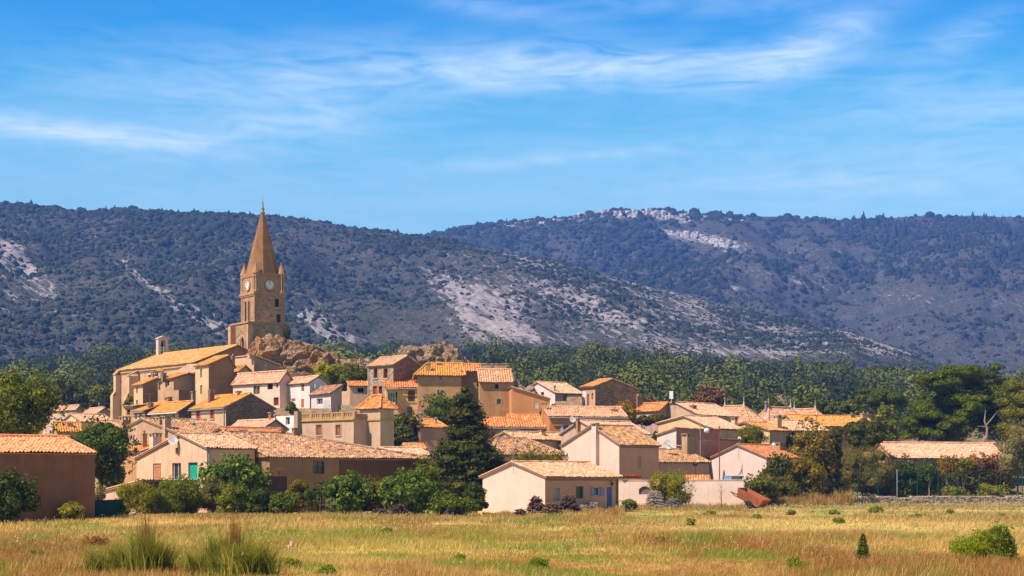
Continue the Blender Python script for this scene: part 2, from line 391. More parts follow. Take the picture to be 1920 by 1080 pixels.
# ------------------------------------------------------------------ hills
def fbm(X, Y, scale, octaves=5, seed=0, ridged=False):
    r = np.zeros(X.size); xs = X.ravel() * scale; ys = Y.ravel() * scale
    for i in range(X.size):
        p = Vector((xs[i] + seed * 13.7, ys[i] - seed * 7.1, seed * 3.3))
        r[i] = mnoise.fractal(p, 1.0, 2.0, octaves)
    r = r.reshape(X.shape)
    return -np.abs(r) if ridged else r
def gauss(px, py, cx, cy, rx, ry, ang=0):
    c, s = math.cos(R(ang)), math.sin(R(ang)); dx, dy = px - cx, py - cy
    a = (dx * c + dy * s) / rx; b_ = (dy * c - dx * s) / ry
    return np.exp(-(a * a + b_ * b_))
class Hill:
    """height field on bearings: each bearing climbs from the foot to a ridge at its own distance, then falls away behind"""
    def __init__(s, ridge, dist, foot, footz, gully, seed, pxr, back):
        s.px = np.arange(pxr[0], pxr[1] + 1, 6.0); s.v = np.concatenate([np.linspace(0, 1, 150), np.linspace(1.02, 1.6, 24)])
        PX, V = np.meshgrid(s.px, s.v)
        ry = np.interp(s.px, *zip(*ridge)); Yr = np.interp(s.px, *zip(*dist)); Yf = np.full_like(Yr, foot)
        zr = CZ + (HZ - ry) / F * Yr; zf = footz
        Y = Yf + (Yr - Yf) * V; X = (PX - 960) / F * Y
        z = zf + (zr - zf) * np.where(V <= 1, V ** 1.08, 1 - (V - 1) * back)
        hgt = np.maximum(zr - zf, 0) / 260.0
        env = np.sin(np.pi * np.clip(V, 0, 1)) ** .7 * np.clip(hgt, 0, 1)
        z = z + env * (gully * fbm(X, Y * .45, 1 / 300., 5, seed, True) + gully * .25 * fbm(X, Y, 1 / 70., 4, seed + 3)) + env * gully * .28
        z = z + np.clip(hgt, 0, 1) * 2.2 * fbm(X, Y, 1 / 22., 3, seed + 5)
        s.X, s.Y, s.Z, s.PX, s.V = X, Y, z, PX, V
        s.PY = HZ - (z - CZ) / Y * F
    def mesh(s, name, mat, attr):
        nr, nc = s.X.shape; i = np.arange(nr - 1)[:, None] * nc + np.arange(nc - 1)[None]
        fc = np.stack([i, i + 1, i + nc + 1, i + nc], -1).reshape(-1, 4)
        o = MB().add(np.stack([s.X, s.Y, s.Z], -1).reshape(-1, 3), fc).build(name, mat, smooth_=True)
        a = o.data.attributes.new('bare', 'FLOAT', 'POINT'); a.data.foreach_set('value', attr.ravel().astype(np.float32))
        o['kind'] = 'structure'; s.A = attr; return o
    def at(s, ci, ri):
        """bilinear sample at fractional column / row"""
        c0 = np.clip(np.floor(ci).astype(int), 0, s.X.shape[1] - 2); r0 = np.clip(np.floor(ri).astype(int), 0, s.X.shape[0] - 2)
        fc, fr = ci - c0, ri - r0
        def bl(A): return (A[r0, c0]*(1-fc)+A[r0, c0+1]*fc)*(1-fr) + (A[r0+1, c0]*(1-fc)+A[r0+1, c0+1]*fc)*fr
        return bl(s.X), bl(s.Y), bl(s.Z), bl(s.PX), bl(s.PY), bl(s.A)
def hillmat(name, rock, earth, heath):
    m, nt, b = material(name); geo = nt.n.new('ShaderNodeNewGeometry'); P = geo.outputs['Position']
    at = nt.n.new('ShaderNodeAttribute'); at.attribute_name = 'bare'; A = at.outputs['Fac']
    dots = []
    for v_ in ((.62*.30, 0, .78*.30), (.78*.05, 0, -.62*.05), (0, .06, 0)):
        d_ = nt.n.new('ShaderNodeVectorMath'); d_.operation = 'DOT_PRODUCT'; nt.link(P, d_.inputs[0]); d_.inputs[1].default_value = v_; dots.append(d_.outputs['Value'])
    cv = nt.n.new('ShaderNodeCombineXYZ')
    for k_ in range(3): nt.link(dots[k_], cv.inputs[k_])
    n1 = nt.noise(cv.outputs[0], 1.0, 6, .68, .5); n2 = nt.noise(P, .035, 6, .65); n3 = nt.noise(P, .25, 4, .65)
    sm = nt.math('ADD', A, nt.math('MULTIPLY', nt.math('SUBTRACT', n1, .5), 2.7))
    heathc = nt.mix(nt.ramp(n2, [(.38, 0), (.62, 1)]), heath, earth)
    n4 = nt.noise(P, .55, 3, .7)
    heathc = nt.mix(nt.ramp(n3, [(.42, 0), (.56, .85)]), heathc, (.040, .050, .034)); heathc = nt.mix(nt.ramp(n4, [(.52, 0), (.60, .8)]), heathc, (.032, .042, .028))
    rk = nt.mix(nt.ramp(n3, [(.3, 0), (.65, 1)]), sc(rock, .55), sc(rock, 1.1))
    nt.link(nt.mix(nt.ramp(sm, [(.53, 0), (.86, 1)]), heathc, rk), b.inputs['Base Color'])
    nt.link(nt.bump(nt.math('ADD', n3, n1), .8, 2.0), b.inputs['Normal'])
    return m
h1 = Hill([(-400,372),(-100,378),(0,381),(100,390),(200,396),(300,399),(450,403),(550,410),(640,424),(700,432),(750,439),(820,449),(900,464),(960,477),(1060,494),(1160,522),(1260,547),(1400,582),(1500,604),(1600,624),(1700,660),(1790,698),(1900,735),(2400,790)],
          [(-400,2000),(700,1950),(1100,1750),(1500,1450),(1800,1200),(2400,1000)], 860, 46, 60, 1, (-380, 2300), 1.0)
bare1 = np.zeros_like(h1.PX)
for g in [(20,470,70,30,40,.9),(60,520,80,28,42,.8),(10,560,60,30,25,.55),(260,520,110,13,42,.8),(360,585,100,18,38,.85),(420,605,50,16,20,.8),(590,600,75,26,40,.95),(640,625,50,20,20,.8),
          (900,590,70,62,50,1.0),(850,540,70,22,35,.8),(960,600,60,36,45,.8),(1050,560,140,40,25,.58),(1150,590,160,40,28,.55),(1320,620,170,40,22,.5),(1000,490,110,9,14,.7),(1640,645,110,22,24,1.0),(1720,672,60,14,22,1.0),(1500,640,90,26,20,.55),
          (1060,640,120,20,10,.5),(1320,660,120,14,8,.6),(1450,665,60,12,5,.85),(150,600,120,60,30,.22),(700,520,160,60,20,.18),(840,478,60,10,10,.4),(1200,530,150,25,20,.42),(500,470,250,60,10,.16),(1400,600,250,40,18,.40)]:
    bare1 += g[5] * gauss(h1.PX, h1.PY, *g[:5])
bare1 = np.clip(.75*bare1 + .05*np.clip((h1.PX-780)/200, 0, 1)*np.clip((h1.PY-470)/40, 0, 1) + .12, 0, 1.0) * np.clip((690 - h1.PY) / 30, 0, 1)
h1.mesh('hill', hillmat('garrigue_near', (.36, .315, .32), (.125, .100, .095), (.066, .066, .052)), bare1 * .85)
h2 = Hill([(-400,470),(500,470),(780,447),(850,433),(950,418),(1040,408),(1080,404),(1150,396),(1250,395),(1350,402),(1450,406),(1600,414),(1700,406),(1800,404),(1920,408),(2400,400)],
          [(-400,3000),(2400,3000)], 1500, 70, 80, 11, (500, 2300), 1.0)
bare2 = np.zeros_like(h2.PX)
for g in [(1240,404,140,11,0,1.0),(1110,412,60,5,-8,.7),(960,424,60,6,-12,.5),(1300,446,85,10,8,1.0),(1370,460,30,8,25,.7),(1350,480,40,8,25,.5),(1380,540,18,8,10,.8),(1500,500,160,60,15,.30),(1720,560,120,14,5,.45),(1460,520,110,12,12,.4),(1900,570,50,20,20,.5),(1550,470,140,10,4,.3),(1650,620,160,60,0,.25)]:
    bare2 += g[5] * gauss(h2.PX, h2.PY, *g[:5])
h2.mesh('far_hill', hillmat('garrigue_far', (.40, .36, .37), (.130, .105, .105), (.070, .068, .060)), np.clip(bare2, 0, 1.1) * .8)

# scrub on the hills: thousands of low evergreen bushes, one mass per hill
def bush_proto(rng, n=6):
    vs = []; 
    for rr, zz in ((1.0, -.25), (1.02, .25), (.72, .68)):
        for k in range(n):
            a = 2*math.pi*(k + (.5 if zz == .25 else 0))/n; j = rng.uniform(.8, 1.2)
            vs.append((rr*j*math.cos(a), rr*j*math.sin(a), zz*rng.uniform(.85, 1.15)))
    vs.append((0, 0, .92)); fs = []
    for L in range(2):
        for k in range(n):
            k2 = (k+1) % n; fs += [(L*n+k, L*n+k2, (L+1)*n+k2), (L*n+k, (L+1)*n+k2, (L+1)*n+k)]
    fs += [(2*n+k, 2*n+(k+1) % n, 3*n) for k in range(n)]
    return np.array(vs), np.array(fs)
def cone_proto(rng):
    v, f = bush_proto(rng, 5); v = v.copy(); v[:, 2] = np.where(v[:, 2] < 0, -.2, v[:, 2] * 2.6); sh = np.clip(1.1 - v[:, 2] / 2.6, .1, 1); v[:, 0] *= sh; v[:, 1] *= sh
    return v * np.array([.8, .8, 1]), f
def scatter(mb, protos, P, S, rng, flat=1.0):
    n = len(P); which = rng.integers(0, len(protos), n); rot = rng.uniform(0, 6.28, n)
    for k, (pv, pf) in enumerate(protos):
        ix = np.where(which == k)[0]
        if not len(ix): continue
        c, s_ = np.cos(rot[ix])[:, None], np.sin(rot[ix])[:, None]
        sx_ = (S[ix] * rng.uniform(.8, 1.25, len(ix)))[:, None]; sz = (S[ix] * flat * rng.uniform(.75, 1.25, len(ix)))[:, None]
        x = (pv[None, :, 0]*c - pv[None, :, 1]*s_) * sx_ + P[ix, 0:1]; y = (pv[None, :, 0]*s_ + pv[None, :, 1]*c) * sx_ + P[ix, 1:2]; z = pv[None, :, 2] * sz + P[ix, 2:3]
        V = np.stack([x, y, z], -1).reshape(-1, 3); Fc = (pf[None] + (np.arange(len(ix)) * len(pv))[:, None, None]).reshape(-1, pf.shape[1])
        mb.add(V, Fc)
def scrub(hill, n, seed, dens_fn, smin, smax, mat, far=False):
    rng = np.random.default_rng(seed); nr, nc = hill.X.shape
    vis = 150
    ci = rng.uniform(0, nc - 1.01, n); ri = rng.uniform(0, vis + 2, n)
    x, y, z, px, py, a = hill.at(ci, ri)
    nz = np.array([mnoise.fractal(Vector((x[i]/130, y[i]/200, seed)), 1, 2, 4) for i in range(n)]) 
    d = dens_fn(px, py, a, nz); keep = (rng.uniform(0, 1, n) < d) & (px > -120) & (px < 2040) & (z > 30)
    x, y, z, nz, px, py = x[keep], y[keep], z[keep], nz[keep], px[keep], py[keep]
    S = (y / (2700.0 if far else 1850.0)) ** 1.2 * np.where(px > 850, .8, 1.0) * smin + (y / (2700.0 if far else 1850.0)) ** 1.2 * np.where((px > 850) & (not far), .62, 1.0) * (smax - smin) * rng.uniform(0, 1, len(x)) ** 4.0 * np.clip(.75 + nz * .8, .4, 1.5)
    mb = MB(); P = np.stack([x, y, z], 1)
    isc = rng.uniform(0, 1, len(x)) < (.05 + .5 * (gauss(px, py, 1800, 470, 220, 80, 0) if far else 0))
    pr = [bush_proto(rng) for _ in range(7)]
    scatter(mb, pr, P[~isc], S[~isc], rng, 1.1)
    scatter(mb, [cone_proto(rng) for _ in range(3)], P[isc], S[isc] * .85, rng, 1.0)
    o = mb.build('hillside_scrub', mat, smooth_=True); o['kind'] = 'stuff'; o['label'] = 'dark evergreen scrub dotted over the %s hillside' % ('far' if far else 'near')
@cached
def scrubmat(c1, c2):
    m, nt, b = material('scrub_leaves'); g = nt.n.new('ShaderNodeNewGeometry')
    n = nt.noise(g.outputs['Position'], .7, 3, .7)
    col = nt.ramp(g.outputs['Random Per Island'], [(0, sc(c1, .6)), (.5, c1), (.85, c2), (1, (c2[0]*1.3, c2[1]*1.15, c2[2]))])
    nt.link(nt.mix(.55, col, nt.mix(nt.ramp(n, [(.36, 0), (.64, 1)]), sc(c1, .3), sc(c2, 1.35))), b.inputs['Base Color'])
    nt.link(nt.bump(n, 1.0, 1.6), b.inputs['Normal']); return m
def dens1(px, py, a, nz):
    low = np.clip((py - 470) / 160, 0, 1) * np.clip((700 - px) / 350, 0, 1)          # closed wood low on the left
    d = .36 + .95 * np.clip(nz + .04, -.25, .6) + .14 * gauss(px, py, 720, 530, 200, 70) + .55 * low + .30 * gauss(px, py, 330, 430, 320, 40, 4)
    d = d + .25 * np.clip((760 - px) / 300, 0, 1) + .22 * np.clip((px - 900) / 150, 0, 1)
    return np.clip(d, .05, 1) * np.clip(1.05 - 0.95 * a, .12, 1)
def dens2(px, py, a, nz):
    d = .20 + .75 * np.clip(nz, -.2, .6) + .95 * gauss(px, py, 1060, 460, 260, 45, 12) + .5 * gauss(px, py, 1250, 515, 200, 40, 20) + .95 * gauss(px, py, 1830, 475, 200, 60, 5) + .35 * gauss(px, py, 1500, 600, 250, 40, 10)
    return np.clip(d, .04, 1) * np.clip(1.05 - 1.1 * a, .03, 1)
scrub(h1, 185000, 3, dens1, .7, 5.4, scrubmat((.026, .040, .026), (.052, .066, .038)))
scrub(h2, 120000, 5, dens2, 1.1, 8.5, scrubmat((.026, .038, .030), (.048, .060, .044)), True)

# limestone cliffs under the far crest
def cliffs():
    rng = np.random.default_rng(21); mb = MB()
    def col_row(px):
        c = (px - h2.px[0]) / 6.0; return c
    for x0, x1, y0, y1, step, hmin, hmax in [(1085, 1340, 397, 408, 5, 7, 20), (1180, 1300, 406, 414, 6, 6, 14), (1232, 1365, 432, 452, 6, 6, 15), (1330, 1362, 452, 460, 6, 7, 13), (940, 1085, 423, 408, 7, 3, 6), (1335, 1400, 407, 416, 9, 3, 6)]:
        px = x0
        while px < x1:
            py = y0 + (y1 - y0) * (px - x0) / (x1 - x0) + rng.normal(0, 1.5)
            c = int(np.clip(round((px - h2.px[0]) / 6.0), 0, h2.X.shape[1] - 1)); r = int(np.argmin(np.abs(h2.PY[:150, c] - py)))
            p = Vector((h2.X[r, c], h2.Y[r, c], h2.Z[r, c])); w = rng.uniform(3.5, 8); h = rng.uniform(hmin, hmax) * math.sin(math.pi * min(1, max(.12, (px - x0) / (x1 - x0) * .9 + .1)))
            vs, fs = [], []
            n = 7
            for L, zz in enumerate((-h*.8, -h*.25, h*.15, h*.42)):
                for k in range(n):
                    a = 2*math.pi*k/n; rr = w * (1.1 - .12 * L) * rng.uniform(.75, 1.2)
                    vs.append((p.x + rr*math.cos(a), p.y + rr*math.sin(a)*.9, p.z + zz + rng.normal(0, .7)))
            for L in range(3):
                for k in range(n): fs.append((L*n+k, L*n+(k+1) % n, (L+1)*n+(k+1) % n, (L+1)*n+k))
            fs.append(tuple(range(3*n, 4*n))); mb.add(vs, fs); px += step * rng.uniform(.5, 1.2)
    o = mb.build('far_hill_cliff', rockmat((.42, .37, .35), (.62, .57, .54), (.50, .40, .34), .12)); o['kind'] = 'structure'
cliffs()
# ------------------------------------------------------------------ roofs of real barrel tiles
PITCH, ROWL = .33, .42
def tile_patch(mb, poly, mat=0, seed=0, amp=.055, jit=.018, pitch=PITCH):
    """clay barrel tiles over a convex plane polygon whose first edge is the eave"""
    P = [np.array(p, float) for p in poly]
    e = P[1] - P[0]; e /= np.linalg.norm(e)
    n = np.cross(e, P[2] - P[1]); n /= np.linalg.norm(n)
    if n[2] < 0: n = -n
    g = np.cross(n, e)
    st = np.array([[np.dot(p - P[0], e), np.dot(p - P[0], g)] for p in P])
    if st[:, 1].max() <= 0: g = -g; st[:, 1] *= -1
    smin, smax = st[:, 0].min(), st[:, 0].max()
    S = np.arange(smin, smax + pitch / 6, pitch / 6); S[-1] = smax
    t0 = np.full(len(S), np.inf); t1 = np.full(len(S), -np.inf)
    m = len(st)
    for i in range(m):
        a, b = st[i], st[(i + 1) % m]
        if abs(b[0] - a[0]) < 1e-6:
            sel = np.abs(S - a[0]) < 1e-4
            for t in (a[1], b[1]): t0[sel] = np.minimum(t0[sel], t); t1[sel] = np.maximum(t1[sel], t)
            continue
        lo, hi = min(a[0], b[0]), max(a[0], b[0]); sel = (S >= lo - 1e-6) & (S <= hi + 1e-6)
        t = a[1] + (b[1] - a[1]) * (S[sel] - a[0]) / (b[0] - a[0])
        t0[sel] = np.minimum(t0[sel], t); t1[sel] = np.maximum(t1[sel], t)
    tmin, tmax = t0.min(), t1.max()
    rows = np.arange(tmin, tmax, ROWL); T = np.empty(2 * len(rows)); T[0::2] = rows; T[1::2] = np.minimum(rows + ROWL - .004, tmax)
    st_ = np.tile([.030, 0.0], len(rows)); ri = np.repeat(np.arange(len(rows)), 2)
    rng = np.random.default_rng(seed + 11)
    ci = np.floor(S / pitch + .5).astype(int); ci -= ci.min()
    J = rng.normal(0, jit, (ci.max() + 1, len(rows))); sag = rng.normal(0, jit * .5, ci.max() + 1)
    ph = 2 * np.pi * S / pitch
    H = amp * (np.cos(ph) * .75 + np.abs(np.cos(ph / 2)) * .5)
    Tc = np.clip(T[None, :], t0[:, None], t1[:, None])
    Hh = H[:, None] + st_[None, :] + J[ci][:, ri] + sag[ci][:, None] + .02 * np.sin(S[:, None] * .7 + Tc * .9 + seed)
    V = P[0] + S[:, None, None] * e + Tc[..., None] * g + Hh[..., None] * n
    ns, ntt = V.shape[:2]; i = np.arange(ns - 1)[:, None] * ntt + np.arange(ntt - 1)[None]
    fc = np.stack([i, i + ntt, i + ntt + 1, i + 1], -1).reshape(-1, 4)
    uv = np.stack([np.broadcast_to(S[:, None] / pitch, V.shape[:2]), np.broadcast_to((ri + .5 * 0)[None, :] + np.tile([.1, .9], len(rows))[None], V.shape[:2])], -1).reshape(-1, 2)
    mb.add(V.reshape(-1, 3), fc, mat, uv + np.array([seed * 37.0, seed * 11.0]))
    return n
def slab(mb, poly, n, mat, up=-.05, down=-.13):
    k = len(poly); a = [np.array(p) + n * up for p in poly] + [np.array(p) + n * down for p in poly]
    mb.add(a, [tuple(range(k)), tuple(range(2*k-1, k-1, -1))] + [(i, (i+1) % k, k+(i+1) % k, k+i) for i in range(k)], mat)
def ridge_tiles(mb, p, q, mat=0, r=.13, seed=0):
    p, q = Vector(p), Vector(q); L = (q - p).length; n = max(1, int(L / .45)); d = (q - p).normalized(); u = Vector((0, 0, 1)); u = (u - d * u.dot(d)).normalized(); w = d.cross(u)
    for i in range(n):
        a = p + (q - p) * (i / n); b = p + (q - p) * ((i + 1) / n + .03); vs = []
        for c, rr in ((a, r * 1.08), (b, r * .9)):
            for k in range(7):
                th = math.pi * k / 6; vs.append(tuple(c + w * rr * math.cos(th) + u * (rr * math.sin(th) - .02)))
        mb.add(vs, [(k, k+1, 8+k, 7+k) for k in range(6)] + [tuple(range(7))], mat, [(seed * 5 + i + .02 * (j % 7), 77.1 + seed) for j in range(14)])

def clip(poly, a, b):
    """keep the part of polygon (s,z) below the line a-b"""
    m = (b[1] - a[1]) / (b[0] - a[0]); f = lambda p: a[1] + m * (p[0] - a[0]) - p[1]
    out = []
    for i in range(len(poly)):
        p, q = poly[i], poly[(i + 1) % len(poly)]; fp, fq = f(p), f(q)
        if fp >= -1e-9: out.append(p)
        if (fp > 1e-9 and fq < -1e-9) or (fp < -1e-9 and fq > 1e-9):
            t = fp / (fp - fq); out.append((p[0] + (q[0] - p[0]) * t, p[1] + (q[1] - p[1]) * t))
    return out

BRICK = (.50, .22, .12); WHITE = (.78, .76, .74); BROWN = (.16, .075, .045); DARKWOOD = (.09, .05, .035); GREYM = (.32, .31, .30)
class House:
    """A building by its near corner: face R runs right and away from the corner, face L runs left and away."""
    n = 0
    def __init__(s, name, label, cx, Y, yaw, pe, lx=None, rx=None, a=6.0, b=6.0, ridge='x', pr=None, pk=.5, base=None, wall=None, roof=None, ov=.28, rov=.16,
                 cat='house', cornice=None, gutter=False, pe2=None, group=None, ridge_line=True, slab_c=(.30, .20, .13), gutter_c=GREYM, zr=None, wallR=None, inset=None):
        House.n += 1; s.id = House.n
        th = R(yaw); s.th = th; s.r = np.array([math.cos(th), math.sin(th)]); s.l = np.array([-math.sin(th), math.cos(th)])
        s.C = np.array([ux(cx) * Y, Y]); s.Y = Y
        s.a = s.at(rx, 'R') if rx is not None else a; s.b = s.at(lx, 'L') if lx is not None else b
        s.z0 = float(gz(s.C[0], Y)) - 1.2 if base is None else base
        s.ez = zat(pe, Y) - s.z0; s.ridge = ridge; s.pk = pk
        if ridge in ('x', 'shedx', 'hipx', 'pyr'): d = s.Y + (s.b * (pk if ridge != 'shedx' else 1)) * s.l[1]
        else: d = s.Y + (s.a * (pk if ridge not in ('shedy', 'shedyd') else 1)) * s.r[1]
        if ridge == 'shedyd': d = s.Y
        if ridge == 'hipx' or ridge == 'pyr': d = s.Y + s.b*.5*s.l[1] + s.a*.5*s.r[1]
        s.rz = (zat(pr, d) - s.z0) if pr is not None else (s.ez if zr is None else s.ez + zr)
        fd = s.Y + (s.b*s.l[1] if ridge == 'x' else s.a*s.r[1]); s.eb = s.ez if pe2 is None else zat(pe2, fd) - s.z0
        s.e = empty(name, (s.C[0], s.C[1], s.z0), th); tag(s.e, label, cat, group)
        s.wm = wall; s.wmR = wallR; s.inset = inset; s.rm = roof; s.ov, s.rov = ov, rov; s.ops = {'R': [], 'L': []}; s.parts = []  # right-face wall: on several houses a darker copy with its shade painted in
        s.corn = cornice; s.gut = gutter; s.gutc = gutter_c; s.rl = ridge_line; s.slc = slab_c
        s.extra = MB(); s.finished = False
    def at(s, px, face, off=0.0):
        d = s.r if face == 'R' else s.l; C = s.C + off * (s.l if face == 'R' else s.r); u = ux(px)
        return float((u * C[1] - C[0]) / (d[0] - u * d[1]))
    def depth(s, face, t, off=0.0):
        return s.Y + t * (s.r if face == 'R' else s.l)[1] + off * (s.l if face == 'R' else s.r)[1]
    def z(s, py, depth): return zat(py, depth) - s.z0
    def topz(s, x, y):
        a, b, ez, rz, pk = s.a, s.b, s.ez, s.rz, s.pk
        if s.ridge == 'x': return min(ez + (rz-ez)*y/(pk*b), s.eb + (rz-s.eb)*(b-y)/((1-pk)*b))
        if s.ridge == 'y': return min(ez + (rz-ez)*x/(pk*a), s.eb + (rz-s.eb)*(a-x)/((1-pk)*a))
        if s.ridge == 'shedx': return ez + (rz-ez) * y/b
        if s.ridge == 'shedy': return ez + (rz-ez) * x/a
        if s.ridge == 'shedyd': return rz + (ez-rz) * x/a
        if s.ridge in ('hipx', 'hipy', 'pyr'):
            h = min(a, b) / 2; return ez + (rz-ez) * min(min(x, a-x), min(y, b-y)) / h
        return ez
    def fmap(s, face):
        if face == 'R': return lambda q, d, z: (q, d, z)
        if face == 'L': return lambda q, d, z: (d, q, z)
        if face == 'B': return lambda q, d, z: (q, s.b - d, z)
        return lambda q, d, z: (s.a - d, q, z)
    def prof(s, face):
        L = s.a if face in 'RB' else s.b
        ax = {'R': lambda q: s.topz(q, 0), 'B': lambda q: s.topz(q, s.b), 'L': lambda q: s.topz(0, q), 'T': lambda q: s.topz(s.a, q)}[face]
        ks = [0, L]
        if s.ridge == 'x' and face in 'LT': ks = [0, s.pk * s.b, s.b]
        if s.ridge == 'y' and face in 'RB': ks = [0, s.pk * s.a, s.a]
        if s.ridge in ('hipx', 'hipy', 'pyr', 'flat'): return [(0, s.ez), (L, s.ez)]
        return [(k, ax(k)) for k in ks]
    def win(s, face, x0, x1, y0, y1, kind='pane', c=None, frame=WHITE, depth=.22, shutters=None, sill=None, surround=None, arch=0, bars=(1, 1), off=0.0, name=None, lab=None):
        q0, q1 = s.at(x0, face, off), s.at(x1, face, off)
        if q0 > q1: q0, q1 = q1, q0
        dm = s.depth(face, (q0+q1)/2, off); z1, z0 = s.z(y0, dm), s.z(y1, dm)
        if off == 0: s.ops[face].append((q0, q1, z0, z1, depth))
        f0 = s.fmap(face); f = (lambda q, d, z: f0(q, d + off, z)) if off else f0
        isdoor = kind.startswith('door'); nm = name or ('door' if isdoor else 'window')
        m = MB(); D = depth; fw = min(.07, (q1-q0)*.14)
        def bx(mb, qa, qb, za, zb, da, db, mat=0):
            mb.prism([(qa, za), (qb, za), (qb, zb), (qa, zb)], da, db, f, mat)
        if off:
            D = .04
        if kind in ('pane', 'door_glass', 'hole', 'white'):
            if kind == 'hole': fw = .025
            fr = frame if kind != 'hole' else DARKWOOD
            bx(m, q0+.002, q0+fw, z0+.002, z1-.002, D-.05, D); bx(m, q1-fw, q1-.002, z0+.002, z1-.002, D-.05, D); bx(m, q0+fw, q1-fw, z1-fw, z1-.002, D-.05, D); bx(m, q0+fw, q1-fw, z0+.002, z0+fw, D-.05, D)
            if kind != 'hole':
                for k in range(1, bars[0]+1):
                    qq = q0 + (q1-q0)*k/(bars[0]+1); bx(m, qq-.025, qq+.025, z0+fw, z1-fw, D-.045, D-.005)
                for k in range(1, bars[1]+1):
                    zz = z0 + (z1-z0)*k/(bars[1]+1); bx(m, q0+fw, q1-fw, zz-.02, zz+.02, D-.04, D-.01)
            o = m.build(nm, plain(fr), s.e)
            p = MB(); bx(p, q0+.01, q1-.01, z0+.01, z1-.01, D-.008 if kind != 'hole' else D, D+.02 if kind != 'hole' else D+.03); p.build('pane', glass() if kind != 'hole' else plain((.022, .018, .016)), o)  # an open hole gets a dark sheet standing for its unlit inside
        else:
            cc = c or BROWN; n = max(2, int(round((q1-q0)/.22))) if not isdoor else max(2, int(round((q1-q0)/.2)))
            for k in range(n):
                bx(m, q0+.01+(q1-q0-.02)*k/n, q0+.002+(q1-q0-.012)*(k+1)/n, z0+.02, z1-.01, D-.045-(k % 2)*.008, D)
            if not isdoor:
                for zz in (z0+(z1-z0)*.18, z0+(z1-z0)*.8): bx(m, q0+.02, q1-.02, zz-.04, zz+.04, D-.075, D-.05)
            o = m.build(nm, wood(cc), s.e)
            if isdoor and q1-q0 > .7:
                h = MB(); bx(h, q0+.08, q0+.13, z0+(z1-z0)*.48, z0+(z1-z0)*.48+.12, D-.12, D-.05); h.build('handle', plain((.05, .05, .05), .4), o)
        if lab: tag(o, lab)
        if shutters:
            w = (q1-q0)*.52
            for (qa, qb) in ((q0-w-.03, q0-.03), (q1+.03, q1+w+.03)):
                sh = MB(); bx(sh, qa, qb, z0, z1, -.055, -.012)
                for zz in (z0+(z1-z0)*.2, z0+(z1-z0)*.8): bx(sh, qa+.03, qb-.03, zz-.03, zz+.03, -.075, -.055)
                sh.build('shutter', wood(shutters), o)
        if sill:
            sl_ = MB(); bx(sl_, q0-.12, q1+.12, z0-.13, z0-.003, -.09, .1); sl_.build('sill', plain(sill if isinstance(sill, tuple) else (.50, .42, .33)), o)
        if surround:
            su = MB(); t = .17
            bx(su, q0-t, q0-.002, z0-.02, z1+t, -.03, .05); bx(su, q1+.002, q1+t, z0-.02, z1+t, -.03, .05); bx(su, q0-.002, q1+.002, z1+.002, z1+t, -.03, .05)
            su.build('surround', plain(surround, .9), o)
        return o
    def local(s, px, yl):
        """local x where a line at local depth yl crosses photo column px"""
        C = s.C + yl * s.l; u = ux(px); return float((u*C[1]-C[0])/(s.r[0]-u*s.r[1]))
    def chim(s, px, ytop, w=.7, yl=None, d=None, c=None, pots=False, low=None, capc=None, shaft=None, plainTop=False):
        yl = s.b*.5 if yl is None else yl; x = s.local(px, yl); d = d or w*.8
        dep = s.Y + x*s.r[1] + yl*s.l[1]; zt = s.z(ytop, dep)
        zb = (s.topz(min(max(x, 0), s.a), min(max(yl, 0), s.b)) - .35) if low is None else s.z(low, dep)
        m = MB(); h = .34 if zt - zb > 1.0 else .2
        m.box((x-w/2, yl-d/2, zb), (x+w/2, yl+d/2, zt-h))
        if plainTop:
            m.box((x-w/2-.05, yl-d/2-.05, zt-h+.001), (x+w/2+.05, yl+d/2+.05, zt-h+.10))
        o = m.build('chimney', c or s.wm, s.e)
        cp = MB(); cc = capc or (.42, .27, .18)
        if not plainTop:
            t = min(.14, w*.22)
            for xx in (x-w/2, x+w/2-t):
                for yy in (yl-d/2, yl+d/2-t): cp.box((xx, yy, zt-h+.002), (xx+t, yy+t, zt-.09))
            if w > .8: cp.box((x-t/2, yl-d/2, zt-h+.002), (x+t/2, yl-d/2+t, zt-.09))
            cp.box((x-w/2-.07, yl-d/2-.07, zt-.09), (x+w/2+.07, yl+d/2+.07, zt))
        else:
            cp.lathe((x, yl, zt-h+.10), [(.12, 0), (.11, h-.12), (.13, h-.1), (.13, h-.04)], 10)
        cp.build('cap', plain(cc, .9), o)
        return o
    def pipe(s, px, ytop, r=.06, yl=None, c=(.28, .27, .26), low=None):
        yl = s.b*.5 if yl is None else yl; x = s.local(px, yl); dep = s.Y + x*s.r[1] + yl*s.l[1]; zt = s.z(ytop, dep)
        zb = s.topz(min(max(x, 0), s.a), min(max(yl, 0), s.b)) - .2 if low is None else s.z(low, dep)
        m = MB(); m.lathe((x, yl, zb), [(r, 0), (r, zt-zb-.25), (r*1.7, zt-zb-.22), (r*1.8, zt-zb-.12), (r*.4, zt-zb)], 9); m.build('flue', plain(c, .5), s.e)
    def aerial(s, px, ytop, yl=None, low=None, size=1.0, n=5, c=(.34, .33, .33)):
        yl = s.b*.5 if yl is None else yl; x = s.local(px, yl); dep = s.Y + x*s.r[1] + yl*s.l[1]; zt = s.z(ytop, dep)
        zb = s.topz(min(max(x, 0), s.a), min(max(yl, 0), s.b)) - .1 if low is None else s.z(low, dep)
        m = MB(); m.tube([(x, yl, zb), (x, yl, zt)], .022, 6); m.tube([(x-.65*size, yl, zt-.08), (x+.65*size, yl+.3, zt-.08)], .014, 5)
        for k in range(n):
            t = -.6 + 1.2*k/(n-1); m.tube([(x+t*size-.08, yl+.15*t-.32*size, zt-.08), (x+t*size+.08, yl+.15*t+.32*size, zt-.08)], .010, 4)
        m.build('aerial', plain(c, .4, .6), s.e)
